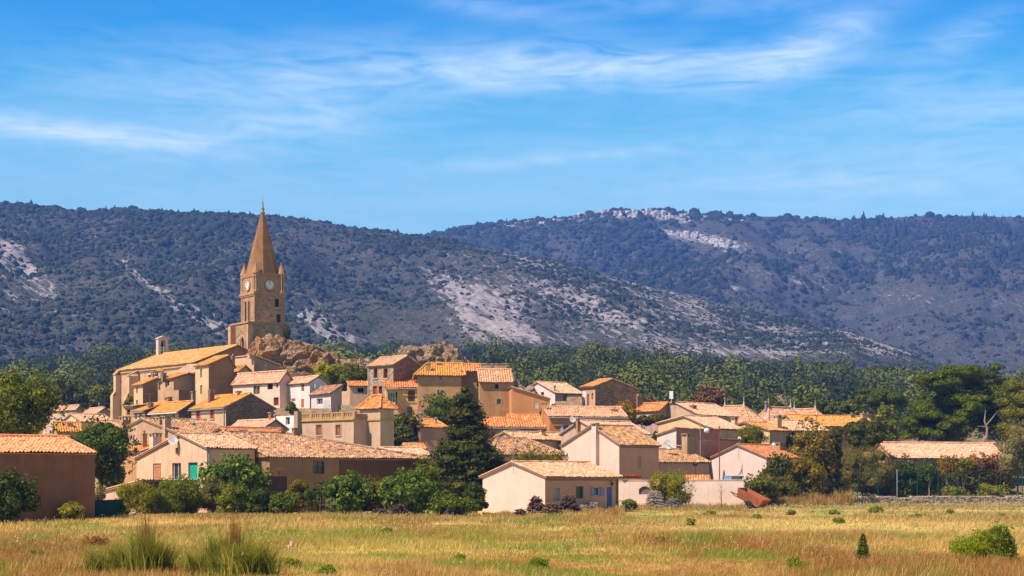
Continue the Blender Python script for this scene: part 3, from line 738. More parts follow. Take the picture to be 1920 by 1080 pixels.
    def dish(s, face, px, py, r=.38, out=.35, off=0.0, c=(.55, .53, .5)):
        q = s.at(px, face, off); z = s.z(py, s.depth(face, q, off)); f = s.fmap(face); ctr = Vector(f(q, off-out, z)); base = Vector(f(q, off+.05, z-.15))
        m = MB(); nrm = Vector((-.45, -.8, .42)).normalized(); u = nrm.orthogonal().normalized(); w = nrm.cross(u); vs = []
        for i, rr in enumerate((0.02, .5, 1)):
            for k in range(14):
                a = 2*math.pi*k/14; vs.append(tuple(ctr + (u*math.cos(a)+w*math.sin(a))*r*rr + nrm*(.12*rr*rr*r)))
        m.add(vs, [(i*14+k, i*14+(k+1) % 14, (i+1)*14+(k+1) % 14, (i+1)*14+k) for i in range(2) for k in range(14)] + [tuple(range(14))])
        m.tube([base, ctr], .03, 6); m.tube([ctr - w*r*.9, ctr + nrm*r*1.1], .015, 5); m.build('satellite_dish', plain(c, .5), s.e)
    def strip(s, face, px, y0, y1, r=.05, c=GREYM, name='downpipe'):
        q = s.at(px, face); f = s.fmap(face); D = s.depth(face, q); m = MB()
        z1, z0 = s.z(y0, D), s.z(y1, D)
        m.tube([f(q, -.25, z1+.12), f(q, -.09, z1-.15), f(q, -.09, z0)], r, 7)
        for t in (.25, .6, .9): m.tube([f(q, -.09, z0+(z1-z0)*t-.03), f(q, -.09, z0+(z1-z0)*t+.03)], r*1.35, 7)
        m.build(name, plain(c, .5), s.e)
    def done(s):
        a, b, ez, rz, pk, ov, rov = s.a, s.b, s.ez, s.rz, s.pk, s.ov, s.rov
        w = MB()
        for face in 'RLBT':
            L = a if face in 'RB' else b; pr = s.prof(face); f = s.fmap(face); ops = s.ops.get(face, [])
            zt = max(p[1] for p in pr)
            xs = sorted({0.0, L} | {v for o in ops for v in o[:2] if 0 < v < L}); zs = sorted({0.0, zt} | {v for o in ops for v in o[2:4] if 0 < v < zt})
            for i in range(len(xs)-1):
                for j in range(len(zs)-1):
                    cx, cz = (xs[i]+xs[i+1])/2, (zs[j]+zs[j+1])/2
                    if any(o[0] < cx < o[1] and o[2] < cz < o[3] for o in ops): continue
                    poly = [(xs[i], zs[j]), (xs[i+1], zs[j]), (xs[i+1], zs[j+1]), (xs[i], zs[j+1])]
                    for k in range(len(pr)-1):
                        if poly: poly = clip(poly, pr[k], pr[k+1])
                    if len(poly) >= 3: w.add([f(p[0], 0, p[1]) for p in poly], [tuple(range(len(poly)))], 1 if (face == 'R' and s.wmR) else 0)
            for q0, q1, z0, z1, d in ops:
                for (pa, pb) in (((q0, z0), (q0, z1)), ((q0, z1), (q1, z1)), ((q1, z1), (q1, z0)), ((q1, z0), (q0, z0))):
                    w.add([f(pa[0], 0, pa[1]), f(pb[0], 0, pb[1]), f(pb[0], d+.03, pb[1]), f(pa[0], d+.03, pa[1])], [(0, 1, 2, 3)])
        if s.ridge == 'flat' or s.rm is None: w.add([(0,0,ez-.02),(a,0,ez-.02),(a,b,ez-.02),(0,b,ez-.02)], [(0,1,2,3)])
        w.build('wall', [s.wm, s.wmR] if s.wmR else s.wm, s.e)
        if s.rm is None: return s
        r = MB(); up = .07; planes = []; lines = []
        if s.ridge == 'x':
            m1 = (rz-ez)/(pk*b); m2 = (rz-s.eb)/((1-pk)*b); eb = s.eb
            planes = [[(-rov, -ov, ez-m1*ov), (a+rov, -ov, ez-m1*ov), (a+rov, pk*b, rz), (-rov, pk*b, rz)], [(a+rov, b+ov, eb-m2*ov), (-rov, b+ov, eb-m2*ov), (-rov, pk*b, rz), (a+rov, pk*b, rz)]]
            lines = [((-rov, pk*b, rz), (a+rov, pk*b, rz))]; rakes = [((-rov+.06, -ov, ez-m1*ov), (-rov+.06, pk*b, rz)), ((-rov+.06, b+ov, eb-m2*ov), (-rov+.06, pk*b, rz)), ((a+rov-.06, -ov, ez-m1*ov), (a+rov-.06, pk*b, rz))]
        elif s.ridge == 'y':
            m1 = (rz-ez)/(pk*a); m2 = (rz-s.eb)/((1-pk)*a); eb = s.eb
            planes = [[(-ov, b+rov, ez-m1*ov), (-ov, -rov, ez-m1*ov), (pk*a, -rov, rz), (pk*a, b+rov, rz)], [(a+ov, -rov, eb-m2*ov), (a+ov, b+rov, eb-m2*ov), (pk*a, b+rov, rz), (pk*a, -rov, rz)]]
            lines = [((pk*a, -rov, rz), (pk*a, b+rov, rz))]; rakes = [((-ov, -rov+.06, ez-m1*ov), (pk*a, -rov+.06, rz)), ((a+ov, -rov+.06, eb-m2*ov), (pk*a, -rov+.06, rz)), ((-ov, b+rov-.06, ez-m1*ov), (pk*a, b+rov-.06, rz))]
        elif s.ridge == 'shedx':
            m1 = (rz-ez)/b; planes = [[(-rov, -ov, ez-m1*ov), (a+rov, -ov, ez-m1*ov), (a+rov, b, rz), (-rov, b, rz)]]; rakes = [((-rov+.06, -ov, ez-m1*ov), (-rov+.06, b, rz)), ((a+rov-.06, -ov, ez-m1*ov), (a+rov-.06, b, rz))]
            lines = [((-rov, b, rz), (a+rov, b, rz))]
        elif s.ridge == 'shedy':
            m1 = (rz-ez)/a; planes = [[(-ov, b+rov, ez-m1*ov), (-ov, -rov, ez-m1*ov), (a, -rov, rz), (a, b+rov, rz)]]; rakes = [((-ov, -rov+.06, ez-m1*ov), (a, -rov+.06, rz)), ((-ov, b+rov-.06, ez-m1*ov), (a, b+rov-.06, rz))]
            lines = [((a, -rov, rz), (a, b+rov, rz))]
        elif s.ridge == 'shedyd':
            m1 = (rz-ez)/a; planes = [[(a+ov, -rov, ez-m1*ov), (a+ov, b+rov, ez-m1*ov), (0, b+rov, rz), (0, -rov, rz)]]; rakes = [((a+ov, -rov+.06, ez-m1*ov), (0, -rov+.06, rz))]
            lines = [((0, -rov, rz), (0, b+rov, rz))]
        elif s.ridge in ('hipx', 'hipy', 'pyr'):
            h = min(a, b)/2; m1 = (rz-ez)/h; A0, A1, B0, B1, E = -ov, a+ov, -ov, b+ov, ez-m1*ov
            if s.inset: p, q = (s.inset[0] if s.inset[0] else -rov, b/2, rz), (a-s.inset[1] if s.inset[1] else a+rov, b/2, rz)
            elif a >= b: p, q = (h, b/2, rz), (a-h, b/2, rz)
            else: p, q = (a/2, h, rz), (a/2, b-h, rz)
            c0, c1, c2, c3 = (A0, B0, E), (A1, B0, E), (A1, B1, E), (A0, B1, E)
            if a >= b or s.inset: planes = [[c0, c1, q, p], [c1, c2, q], [c2, c3, p, q], [c3, c0, p]]; lines = [(p, q), (c0, p), (c1, q), (c2, q), (c3, p)]
            else: planes = [[c0, c1, p], [c1, c2, q, p], [c2, c3, q], [c3, c0, p, q]]; lines = [(p, q), (c0, p), (c1, p), (c2, q), (c3, q)]
            if s.ridge == 'pyr': planes = [[p_ for i_, p_ in enumerate(pl) if i_ == 0 or np.linalg.norm(np.array(p_)-np.array(pl[i_-1])) > .05] for pl in planes]
            rakes = []
        else:
            planes = []; rakes = []
        up3 = lambda p: (p[0], p[1], p[2]+up)
        for k, pl in enumerate(planes):
            pl = [up3(p) for p in pl]; nn = tile_patch(r, pl, 0, s.id*4+k, pitch=.25 if s.Y < 165 else .30, amp=.045 if s.Y < 165 else .052); slab(r, pl, nn, 1)
        if s.rl:
            for k, (p, q) in enumerate(lines):
                if (Vector(p)-Vector(q)).length > .3: ridge_tiles(r, (p[0], p[1], p[2]+up+.05), (q[0], q[1], q[2]+up+.05), 0, seed=s.id+k)
            for k, (p, q) in enumerate(rakes): ridge_tiles(r, (p[0], p[1], p[2]+up+.03), (q[0], q[1], q[2]+up+.03), 0, .10, seed=s.id+k+9)
        if s.ridge == 'flat': return s
        ro = r.build('roof', [s.rm, plain(s.slc, .9)], s.e); s.roof = ro
        if s.corn:                                           # rows of half tiles under the eave
            for face in s.corn:
                cm = MB(); L = a if face == 'R' else b; f = s.fmap(face)
                for row, (zz, out) in enumerate(((ez-.16, .20), (ez-.33, .10))):
                    n = int(L/.24)
                    for k in range(n):
                        q = L*(k+.5)/n; pts = [(q-.085, zz), (q+.085, zz), (q+.07, zz+.08), (q, zz+.125), (q-.07, zz+.08)]
                        cm.prism(pts, -out, .01, f, 0)
                    cm.prism([(0, zz+.126), (L, zz+.126), (L, zz+.155), (0, zz+.155)], -out-.02, .012, f, 1)
                cm.build('cornice', [plain((.46, .24, .14), .9), plain((.55, .42, .30), .9)], s.e)
        if s.gut:
            for face in s.gut:
                L = a if face == 'R' else b; f = s.fmap(face); gm = MB(); gm.tube([f(-rov, -ov-.07, ez-.16), f(L+rov, -ov-.07, ez-.18)], .07, 8); gm.build('gutter', plain(s.gutc, .5), s.e)
        return s
# ------------------------------------------------------------------ colours of the walls
CREAM = plaster((.80, .64, .47), .25, .12); PEACH = plaster((.74, .53, .39), .2, .1); PINKW = plaster((.80, .68, .60), .25, .15); WHITEW = plaster((.84, .78, .72), .3, .2)
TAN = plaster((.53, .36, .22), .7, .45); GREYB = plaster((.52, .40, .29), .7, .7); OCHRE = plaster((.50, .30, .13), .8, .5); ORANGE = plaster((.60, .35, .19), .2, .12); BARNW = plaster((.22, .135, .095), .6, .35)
LIMEW = plaster((.66, .54, .40), .6, .5); YELLOW = plaster((.80, .62, .34), .25, .15); YELP = plaster((.78, .62, .40), .3, .2); PINKB = plaster((.62, .40, .29), .45, .3); GREYP = plaster((.50, .42, .35), .5, .4)
STONE = rubble((.30, .20, .13), 2.6); DSTONE = rubble((.22, .135, .09), 2.4, 1.5); BSTONE = rubble((.40, .28, .19), 2.4, 1.3); CHST = plaster((.50, .36, .23), .6, .4)
RB, RT = 'R', 'L'
def rm(k, l=.3): return roofmat(k, l)

# ---- front left
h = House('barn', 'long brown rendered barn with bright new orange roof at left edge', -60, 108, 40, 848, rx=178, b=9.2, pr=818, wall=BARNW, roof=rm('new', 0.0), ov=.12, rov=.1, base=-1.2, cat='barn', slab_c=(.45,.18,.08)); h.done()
h = House('house', 'low gabled house with weather-streaked end wall, teal door and white door', 388, 140, 40, 840, lx=256, rx=478, pe2=860, pr=815.5, pk=.36, wall=plaster((.72,.58,.43), .45, .75), wallR=PEACH, roof=rm('pink', .12), ov=.22, base=0, gutter_c=(.4,.3,.25))
h.win('L', 287, 302, 869, 899, 'shut', (.50, .24, .12), depth=.12, lab='closed shutter of orange boards'); h.win('L', 323, 339.5, 868, 900, 'door_glass', frame=(.75,.73,.72), bars=(1, 0)); h.win('L', 353, 370.5, 867, 900, 'door', (.015, .40, .27), lab='teal green door')
h.win('L', 329, 333, 839.5, 852, 'hole'); h.dish('L', 334, 826, .42, .5); h.chim(291.5, 812, .85, yl=h.b*.8, c=plaster((.75,.66,.55), .3, .1)); h.strip('R', 391, 842, 900)
h.done(); B1 = h
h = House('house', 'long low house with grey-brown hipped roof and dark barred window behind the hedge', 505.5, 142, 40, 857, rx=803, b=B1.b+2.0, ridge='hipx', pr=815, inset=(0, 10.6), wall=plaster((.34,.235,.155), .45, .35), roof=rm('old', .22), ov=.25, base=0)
h.win('R', 587, 608.5, 865, 888, 'pane', frame=(.05, .07, .06)); h.win('L', 477.5, 487.5, 866, 879, 'white', frame=(.7,.62,.6))
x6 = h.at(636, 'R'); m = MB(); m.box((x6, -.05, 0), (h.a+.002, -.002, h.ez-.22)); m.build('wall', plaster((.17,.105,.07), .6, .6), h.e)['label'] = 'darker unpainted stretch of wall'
h.chim(552.6, 802, .42, yl=h.b*.46, c=TAN); h.done()
m = MB(); q = h.at(655, 'R'); m.prism([(q, h.ez+.7), (q+.9, h.ez+.75), (q+.9, h.ez+.8), (q, h.ez+.75)], 1.9, 2.6, h.fmap('R')); m.build('skylight', plain((.06,.06,.07), .3), h.e)
h = House('outbuilding', 'small lean-to with sloping tile edge below the teal door house', 268.5, 133, 42, 902, lx=194, rx=371, ridge='shedx', pr=921, wall=plaster((.62,.52,.40), .6, .4), wallR=plaster((.12,.09,.075), .5, .5), roof=rm('pink', .1), base=-.3, ov=.12, cat='shed'); h.done()  # right face nearly black: its shade is put into the plaster colour

# ---- front centre and right
SHEDW = plaster((.78, .62, .53), .06, .04); SHED_SHADE = plaster((.62, .40, .28), .15, .08)  # second plaster: the cream darkened to carry the long wall's shade
h = House('shed', 'cream gabled shed with blue shutters and blue door at the field edge', 1022, 138, 40, 893.5, lx=905, rx=1160, pr=868, wall=SHEDW, wallR=SHED_SHADE, roof=rm('pink', .18), ov=.34, base=-.9, cornice=('R',), cat='shed')
h.win('R', 1039.6, 1050, 915.5, 938, 'shut', (.52,.46,.42)); h.win('R', 1080, 1094.8, 912, 934.6, 'pane', frame=(.12,.09,.08), bars=(3, 1)); h.win('R', 1114, 1125.5, 913, 930, 'pane', frame=(.7,.66,.62), shutters=(.27,.28,.60), bars=(0, 0))
h.win('R', 1138, 1148.5, 913, 959, 'door', (.10,.15,.52), lab='blue boarded door'); h.strip('R', 1156, 898, 957, .05, (.10,.075,.06))
yb = h.at(962.6, 'L', -.25); h.aerial(962.6, 803, yl=yb, low=889, size=1.0); f = h.fmap('R'); q = h.at(1143, 'R'); z = h.z(906, h.depth('R', q)); m = MB(); m.tube([f(q, 0, z+.15), f(q, -.25, z+.2), f(q, -.3, z+.1)], .025, 6); m.lathe(f(q, -.3, z-.22), [(.05, 0), (.12, .1), (.13, .26), (.03, .33)], 8); m.build('wall_lamp', plain((.04,.035,.03), .4), h.e)
h.done(); SHED = h
h = House('house', 'tall peach house with big gable chimney behind the cream shed', 1161, 168, 40, 833, lx=1055, rx=1235, pr=799, pk=.47, wall=SHEDW, wallR=plaster((.62,.40,.29), .15, .08), roof=rm('old', .42), ov=.3, cornice=('R',), base=0)  # right wall's shade painted in as a darker, pinker plaster
h.win('R', 1195.5, 1202.6, 856, 878, 'shut', (.50,.30,.20), depth=.08, lab='blocked narrow window'); yl = h.at(1116, 'L', -.22); h.chim(1116, 793, .42, yl=yl, d=.62, low=884, c=plaster((.78,.66,.58), .2, .1)); h.aerial(1204, 792, yl=h.b*.2, n=2, size=.2); h.done()
h = House('house', 'low pink house with mottled tiles and ruined chimney stack', 1225, 177, 35, 866, rx=1329, b=8, pr=843, wall=plaster((.64,.42,.32), .25, .15), roof=rm('old', .35), base=0)
h.chim(1290, 813, 1.0, yl=h.b*.35, d=.9, c=plaster((.48,.36,.24), .9, .5)); h.dish('R', 1278, 833, .55, -2.2); h.done()
h = House('house', 'flat-topped stained block between the ruined chimney and the white gable', 1322, 194, 42, 824, lx=1300, rx=1384, ridge='shedx', pr=829, wall=plaster((.50,.38,.22), .9, .7), wallR=plaster((.60,.41,.31), .3, .2), roof=rm('brown', .1), ov=.1, base=0); h.done()
h = House('house', 'white gabled house with parasol in its yard behind the garden wall', 1437, 186, 40, 858, lx=1327, a=5.2, pr=835, pk=.48, pe2=862, wall=plaster((.78,.665,.59), .1, .06), roof=rm('brown', .25), ov=.25, base=0)
h.aerial(1385, 826, yl=h.at(1385, 'L', -.2), low=862, n=2, size=.3); h.chim(1463, 830, .9, yl=h.b*.3, c=TAN); h.done()

# ---- middle, left of the big conifer
h = House('house', 'ochre-tiled grey gabled house with stacks at gable and dark streaks', 336, 172, 42, 814, lx=229, rx=450, pr=786, pk=.62, pe2=806, wall=GREYB, roof=rm('old', .3), base=0)
h.chim(302, 782, .75, yl=h.b*.36, c=GREYB, d=.7, low=812); h.chim(312.5, 780, .7, yl=h.b*.22, c=GREYB, low=815); h.chim(234.5, 781, .95, yl=h.b*.93, c=plaster((.46,.30,.19), .6, .4)); h.pipe(363, 791, .14, yl=h.b*.35); h.chim(370, 793, .8, yl=h.b*.55, c=TAN); h.done()
h = House('house', 'small house with bright orange roof tucked beside the streaked gable', 268, 160, 42, 846, lx=232, a=6, ridge='y', pr=826, wall=TAN, roof=rm('orange', .1), base=0); h.chim(270, 808, .45, yl=1.2, c=TAN, plainTop=True); h.done()
h = House('house', 'low brown-tiled house between the ochre gable and the pale pink roof', 452, 168, 36, 824, rx=562, b=9, pr=803, wall=TAN, roof=rm('brown', .45), base=0)
h.chim(453, 806, .8, yl=h.b*.3, c=TAN); h.chim(530, 804, .75, yl=h.b*.3, c=TAN); h.chim(490, 808, .4, yl=h.b*.3, c=TAN, plainTop=True); h.done()
h = House('house', 'pale pink-roofed house with tan gable below the pavilion terrace', 494, 180, 42, 803, lx=428, rx=537, ridge='y', pr=788, wall=plaster((.58,.42,.33), .3, .2), roof=rm('pale', .05), base=1)
h.chim(509, 773, .5, yl=h.b*.12, c=plaster((.5,.22,.12), .4, .3)); h.pipe(515.5, 776, .11, yl=.3); h.done()
h = House('terrace_room', 'white flat-roofed sun room with green-tinted glass beside tall pillar', 551, 187, 40, 779, lx=517, a=3, ridge='flat', wall=plaster((.84,.82,.80), .1, .05), base=2, cat='sun room')
h.win('L', 535.5, 543.5, 782, 797, 'white', frame=(.8,.8,.8), bars=(0, 0)); h.done()
h = House('pillar', 'tall grey chimney-like pillar left of the shuttered terrace house', 558, 178, 42, 771, lx=551, a=.5, ridge='flat', wall=plaster((.42,.32,.23), .6, .5), base=2, cat='pillar'); h.done()

# terrace house with the little tower
h = House('house', 'terrace-roofed house with two brown shutters and parapet', 663, 182, 48, 787, lx=563, rx=712, ridge='flat', wall=plaster((.62,.50,.38), .55, .4), base=1.5)
for x0, x1 in ((593.5, 602.5), (630, 638.5)): h.win('L', x0, x1, 797, 816, 'shut', (.28,.13,.07), depth=.14, surround=BRICK, sill=(.52,.44,.34))
band = MB(); f = h.fmap('L'); band.prism([(-.1, h.ez-.02), (h.b, h.ez-.02), (h.b, h.ez+.14), (-.1, h.ez+.14)], -.16, .3, f); band.build('cornice', plaster((.60,.44,.20), .7, .5), h.e)
par = MB(); n = 5; zt = h.z(772.5, h.depth('L', h.b*.4)); 
for k in range(n+1):
    q = h.b*k/n; par.prism([(q-.16, h.ez+.142), (q+.16, h.ez+.142), (q+.16, zt), (q-.16, zt)], .0, .3, f)
    if k < n:
        qa, qb = q+.162, h.b*(k+1)/n-.162; par.prism([(qa, h.ez+.142), (qb, h.ez+.142), (qb, h.ez+.4), (qa, h.ez+.4)], .06, .24, f); par.prism([(qa, zt-.16), (qb, zt-.16), (qb, zt-.02), (qa, zt-.02)], .05, .25, f)
        for j in range(4):
            qq = qa+(qb-qa)*(j+.5)/4; par.prism([(qq-.09, h.ez+.402), (qq+.09, h.ez+.402), (qq+.09, zt-.162), (qq-.09, zt-.162)], .1, .2, f)
par.build('parapet', plaster((.50,.37,.22), .8, .6), h.e)
q = h.at(663, 'L'); par = MB(); f = h.fmap('R'); par.prism([(.31, h.ez), (h.a, h.ez), (h.a, zt-.25), (.31, zt-.25)], 0, .25, f); par.build('parapet', plaster((.50,.37,.25), .8, .6), h.e)
h.done()
h = House('tower_house', 'square tower pavilion with red pyramid roof on the terrace house', 713, 182.0, 45, 761, rx=738.5, b=3.4, ridge='pyr', pr=743, wall=plaster((.60,.48,.35), .5, .4), roof=rm('orange', .2), base=1.5, cat='tower', ov=.3)
band = MB(); zc = h.z(786, h.Y); f = h.fmap('R'); band.prism([(-.12, zc-.12), (h.a+.1, zc-.12), (h.a+.1, zc+.12), (-.12, zc+.12)], -.12, -.002, f); f = h.fmap('L'); band.prism([(-.002, zc-.12), (h.b, zc-.12), (h.b, zc+.12), (-.002, zc+.12)], -.119, -.002, f); band.build('cornice', plaster((.60,.45,.25), .7, .5), h.e)
h.done()
h = House('house', 'small pink-tan house with drainpipe left of the big conifer', 785, 190, 18, 801, rx=838, b=5, ridge='shedx', pr=788, wall=plaster((.50,.35,.26), .4, .3), roof=rm('orange', .4), base=1)
h.strip('R', 787.5, 803, 833); h.pipe(788.5, 772, .12, yl=.8); h.pipe(817, 782, .13, yl=2); h.done()
h = House('house', 'low pink roof with orange canopy behind the hipped roof end', 737, 160, 30, 853, rx=807, b=5, pr=841, wall=TAN, roof=rm('pale', .05), base=0); h.done()
h = House('canopy', 'little bright orange tiled canopy left of the big conifer', 764, 172, 20, 841, rx=797, b=2.2, pr=834, wall=TAN, roof=rm('orange', .1), base=0, cat='canopy'); h.done()

# ---- houses below the church
h = House('house', 'stone-gabled house with two red shuttered windows', 423.5, 192, 40, 763, lx=359, rx=513.5, ridge='y', pr=739.3, wall=plaster((.60,.48,.34), .4, .35), wallR=DSTONE, roof=rm('orange', .75), base=2, gutter=('L',))
for x0, x1 in ((368.5, 375.2), (394.6, 401.2)): h.win('L', x0, x1, 766.3, 785, 'shut', (.42,.05,.025), depth=.1, surround=(.46,.27,.18), sill=(.48,.36,.26))
h.win('L', 394, 401.7, 797, 804, 'pane', frame=(.35,.06,.04), surround=(.46,.27,.18)); h.chim(447, 733, .55, yl=h.b*.3, c=GREYP); h.chim(396, 731, .6, yl=h.b*.75, c=plaster((.24,.17,.13), .5, .3)); h.strip('L', 421, 764, 803, .05, (.35,.38,.36)); h.done()
h = House('house', 'house with white gutter and balcony left of the red shutters', 335, 200, 42, 771.5, lx=283, rx=362, ridge='shedy', pr=753.5, wall=plaster((.62,.50,.38), .4, .3), wallR=DSTONE, roof=rm('orange', .7), base=2, gutter=('L',), gutter_c=(.72,.70,.70))
h.win('L', 294, 300, 775, 786, 'white'); h.win('L', 304, 311, 774.5, 786, 'white'); h.win('L', 322, 327.5, 774, 790, 'door_glass', frame=(.8,.78,.76), bars=(0, 0)); h.chim(362.5, 734, .42, yl=h.b*.25, c=plaster((.38,.31,.26), .4, .3), low=762); h.chim(317, 744, .6, yl=h.b*.97, c=TAN)
m = MB(); f = h.fmap('L'); za = h.z(782, h.Y+1)
m.tube([f(.2, -.8, za), f(h.b, -.8, za)], .03, 5); m.tube([f(.2, -.8, za-.9), f(h.b, -.8, za-.9)], .03, 5)
for k in range(18): m.tube([f(.2+(h.b-.2)*k/17, -.8, za), f(.2+(h.b-.2)*k/17, -.8, za-.9)], .015, 4)
m.build('railing', plain((.45,.40,.38), .5), h.e); h.done()
h = House('house', 'narrow yellow-roofed house with dark side wall below the church', 272, 206, 40, 770, lx=250, rx=322, ridge='shedy', pr=753.5, wall=plaster((.60,.52,.38), .5, .4), wallR=DSTONE, roof=rm('orange', .75), base=3, gutter=('L',))
h.win('L', 253, 257, 774, 786, 'pane'); h.win('L', 261, 266, 773, 788, 'shut', (.30,.36,.28)); h.chim(282, 755, .6, yl=h.b*.2, c=plaster((.28,.2,.15), .4, .3)); h.aerial(281, 737, yl=h.b*.3, n=4); h.done()
h = House('house', 'tiny annex with dark window at the foot of the church buttress', 251.5, 212, 42, 762, lx=235, a=3.5, ridge='shedy', pr=757, wall=TAN, roof=rm('pink', .2), base=4); h.win('L', 238, 244.3, 768, 777.5, 'pane', frame=(.1,.08,.07)); h.done()
h = House('house', 'slim tall house with arched door and shaded right wall', 267.7, 218, 40, 721, lx=251, rx=296, ridge='shedy', pr=708.5, wall=plaster((.72,.56,.38), .3, .2), wallR=plaster((.34,.23,.15), .5, .4), roof=rm('orange', .55), base=5)  # right wall is the lit plaster darkened, shade kept in its colour
h.win('L', 255.4, 258.2, 725, 737, 'shut', (.42,.30,.20)); h.win('L', 255.4, 258.4, 750, 767, 'door', (.13,.07,.045)); h.chim(290, 697, .75, yl=h.b*.5, c=STONE); h.done()
h = House('house', 'tan house with rusty eave and small brown window beside worn white house', 325.5, 222, 44, 709, lx=293, a=4.5, ridge='y', pr=700.5, wall=plaster((.58,.44,.30), .5, .4), roof=rm('orange', .5), base=5)
h.win('L', 313.3, 317.6, 714, 723, 'pane', frame=(.3,.1,.06)); h.win('L', 297, 301, 718, 731, 'shut', (.30,.17,.1)); h.chim(307, 699, .55, yl=h.b*.45, c=STONE)
yl = h.b*.75; x = h.local(300.5, yl); zt = h.z(693, h.Y+4); m = MB(); m.lathe((x, yl, zt-1.3), [(.55, 0), (.5, .9), (.62, 1.0)], 14); o = m.build('chimney', WHITEW, h.e); m = MB(); m.lathe((x, yl, zt-.3), [(.66, 0), (.4, .25), (.05, .42)], 14); m.build('cap', plaster((.55,.32,.08), .5, .3), o); h.done()
h = House('house', 'worn white house with terrace window under pink roof', 366.5, 224, 45, 698.5, lx=323, a=5, ridge='y', pr=683, wall=plaster((.78,.68,.58), .7, .6), roof=rm('pale', .05), base=5)
h.win('L', 346, 353, 700.5, 714, 'hole', depth=.3); h.win('L', 334, 351.6, 722, 732, 'pane', frame=(.2,.1,.07), bars=(1, 0), depth=.3); h.aerial(349, 671, yl=h.b*.3, n=4, size=.7); h.done()
h = House('terrace', 'walled brown terrace in front of the worn white house', 335, 215, 42, 731, lx=306, rx=367, ridge='flat', wall=plaster((.52,.38,.26), .5, .3), wallR=plaster((.30,.19,.13), .5, .4), base=5, cat='terrace')  # right face darkened in colour to stand for its shade
h.win('L', 309, 314, 746, 757, 'hole'); h.done()
h = House('house', 'narrow tall cream house with two slit windows and shaded flank', 391.2, 219, 38, 683.5, lx=366.3, rx=439, ridge='y', pr=667.5, pk=.76, wall=plaster((.74,.58,.38), .3, .2), wallR=plaster((.40,.26,.17), .7, .5), roof=rm('orange', .7), base=5)  # flank's shade is mixed into its plaster colour
h.win('L', 375.4, 378.9, 692, 708, 'white', frame=(.6,.52,.45), bars=(0, 1)); h.win('L', 375.4, 378.9, 722, 739, 'white', frame=(.6,.52,.45), bars=(0, 1)); h.chim(437, 664, .4, yl=1.0, c=TAN, plainTop=True); h.aerial(402, 657, yl=h.b*.5, n=4, size=.6); h.done()
h = House('house', 'mottled yellow wall house with pale green shutter below the tower', 437, 222, 40, 705, lx=400, rx=482, ridge='y', pr=686.5, wall=plaster((.70,.54,.33), .7, .5), roof=rm('orange', .7), base=5)
h.win('L', 414, 418.6, 720, 738, 'shut', (.42,.46,.33)); h.win('L', 415.3, 418.6, 706.5, 712, 'hole'); h.pipe(449, 686, .09, yl=.8); h.done()
h = House('house', 'pale pink house with one green shutter and brown door', 524.5, 213, 48, 714, lx=437, rx=549, ridge='y', pr=696.5, wall=plaster((.80,.64,.52), .25, .15), roof=rm('pale', .25), base=5)
h.win('L', 475, 480.8, 723, 739, 'shut', (.09,.15,.10), lab='green shutter'); h.win('L', 481, 487, 723, 739, 'pane', frame=(.4,.33,.28)); h.win('L', 501, 511.5, 717, 730, 'hole'); h.win('L', 517.6, 521, 718, 727, 'hole'); h.win('L', 513, 522.5, 745, 760, 'door', (.16,.035,.025)); h.aerial(498, 684, yl=h.b*.4, n=4, size=.6); h.done()
h = House('house', 'tan flat-fronted house wedged against the church tower base', 476, 229, 38, 683, lx=437, rx=523, ridge='shedyd', pr=667.5, wall=plaster((.70,.52,.36), .4, .3), wallR=plaster((.50,.35,.25), .4, .3), roof=rm('pink', .3), base=6); h.chim(470, 662, .7, yl=.4, c=plaster((.7,.52,.36), .4, .3), plainTop=True); h.aerial(433, 682, yl=h.b, low=690, n=3, size=.5); h.done()  # right face a deeper tan, with its shade in the colour
h = House('house', 'white house with three rust-brown shutters and air conditioner', 580.7, 210, 38, 716.5, lx=524.5, rx=613.5, ridge='y', pr=706, wall=plaster((.84,.74,.69), .12, .06), roof=rm('pale', .2), base=5)
h.win('L', 530.4, 535.6, 722, 735, 'shut', (.38,.13,.06), depth=.06); h.win('L', 565, 570.3, 720.5, 733, 'shut', (.24,.12,.08), depth=.06); h.win('L', 531, 536, 748, 763, 'shut', (.45,.12,.05), depth=.06); h.win('L', 564.6, 570, 748, 764, 'door', (.45,.14,.05), depth=.06); h.win('L', 546.4, 554, 747, 752, 'shut', (.40,.14,.06), depth=.06)
f = h.fmap('R'); q = h.at(594, 'R'); z = h.z(729, h.depth('R', q)); m = MB(); m.prism([(q-.45, z), (q+.45, z), (q+.45, z+.6), (q-.45, z+.6)], -.35, -.05, f); m.build('air_conditioner', plain((.72,.71,.70), .5), h.e); h.done()
h = House('house', 'pink lean-to house with white window right of the white house', 620.2, 205, 38, 737, lx=583.5, rx=641, ridge='shedy', pr=723.5, wall=plaster((.84,.73,.68), .3, .3), wallR=plaster((.66,.48,.40), .5, .4), roof=rm('old', .15), base=5)
h.win('L', 593.7, 605, 747, 758.5, 'white', bars=(1, 0)); h.win('L', 607, 618.5, 751, 772, 'door', (.60,.55,.52), depth=.06); h.done()

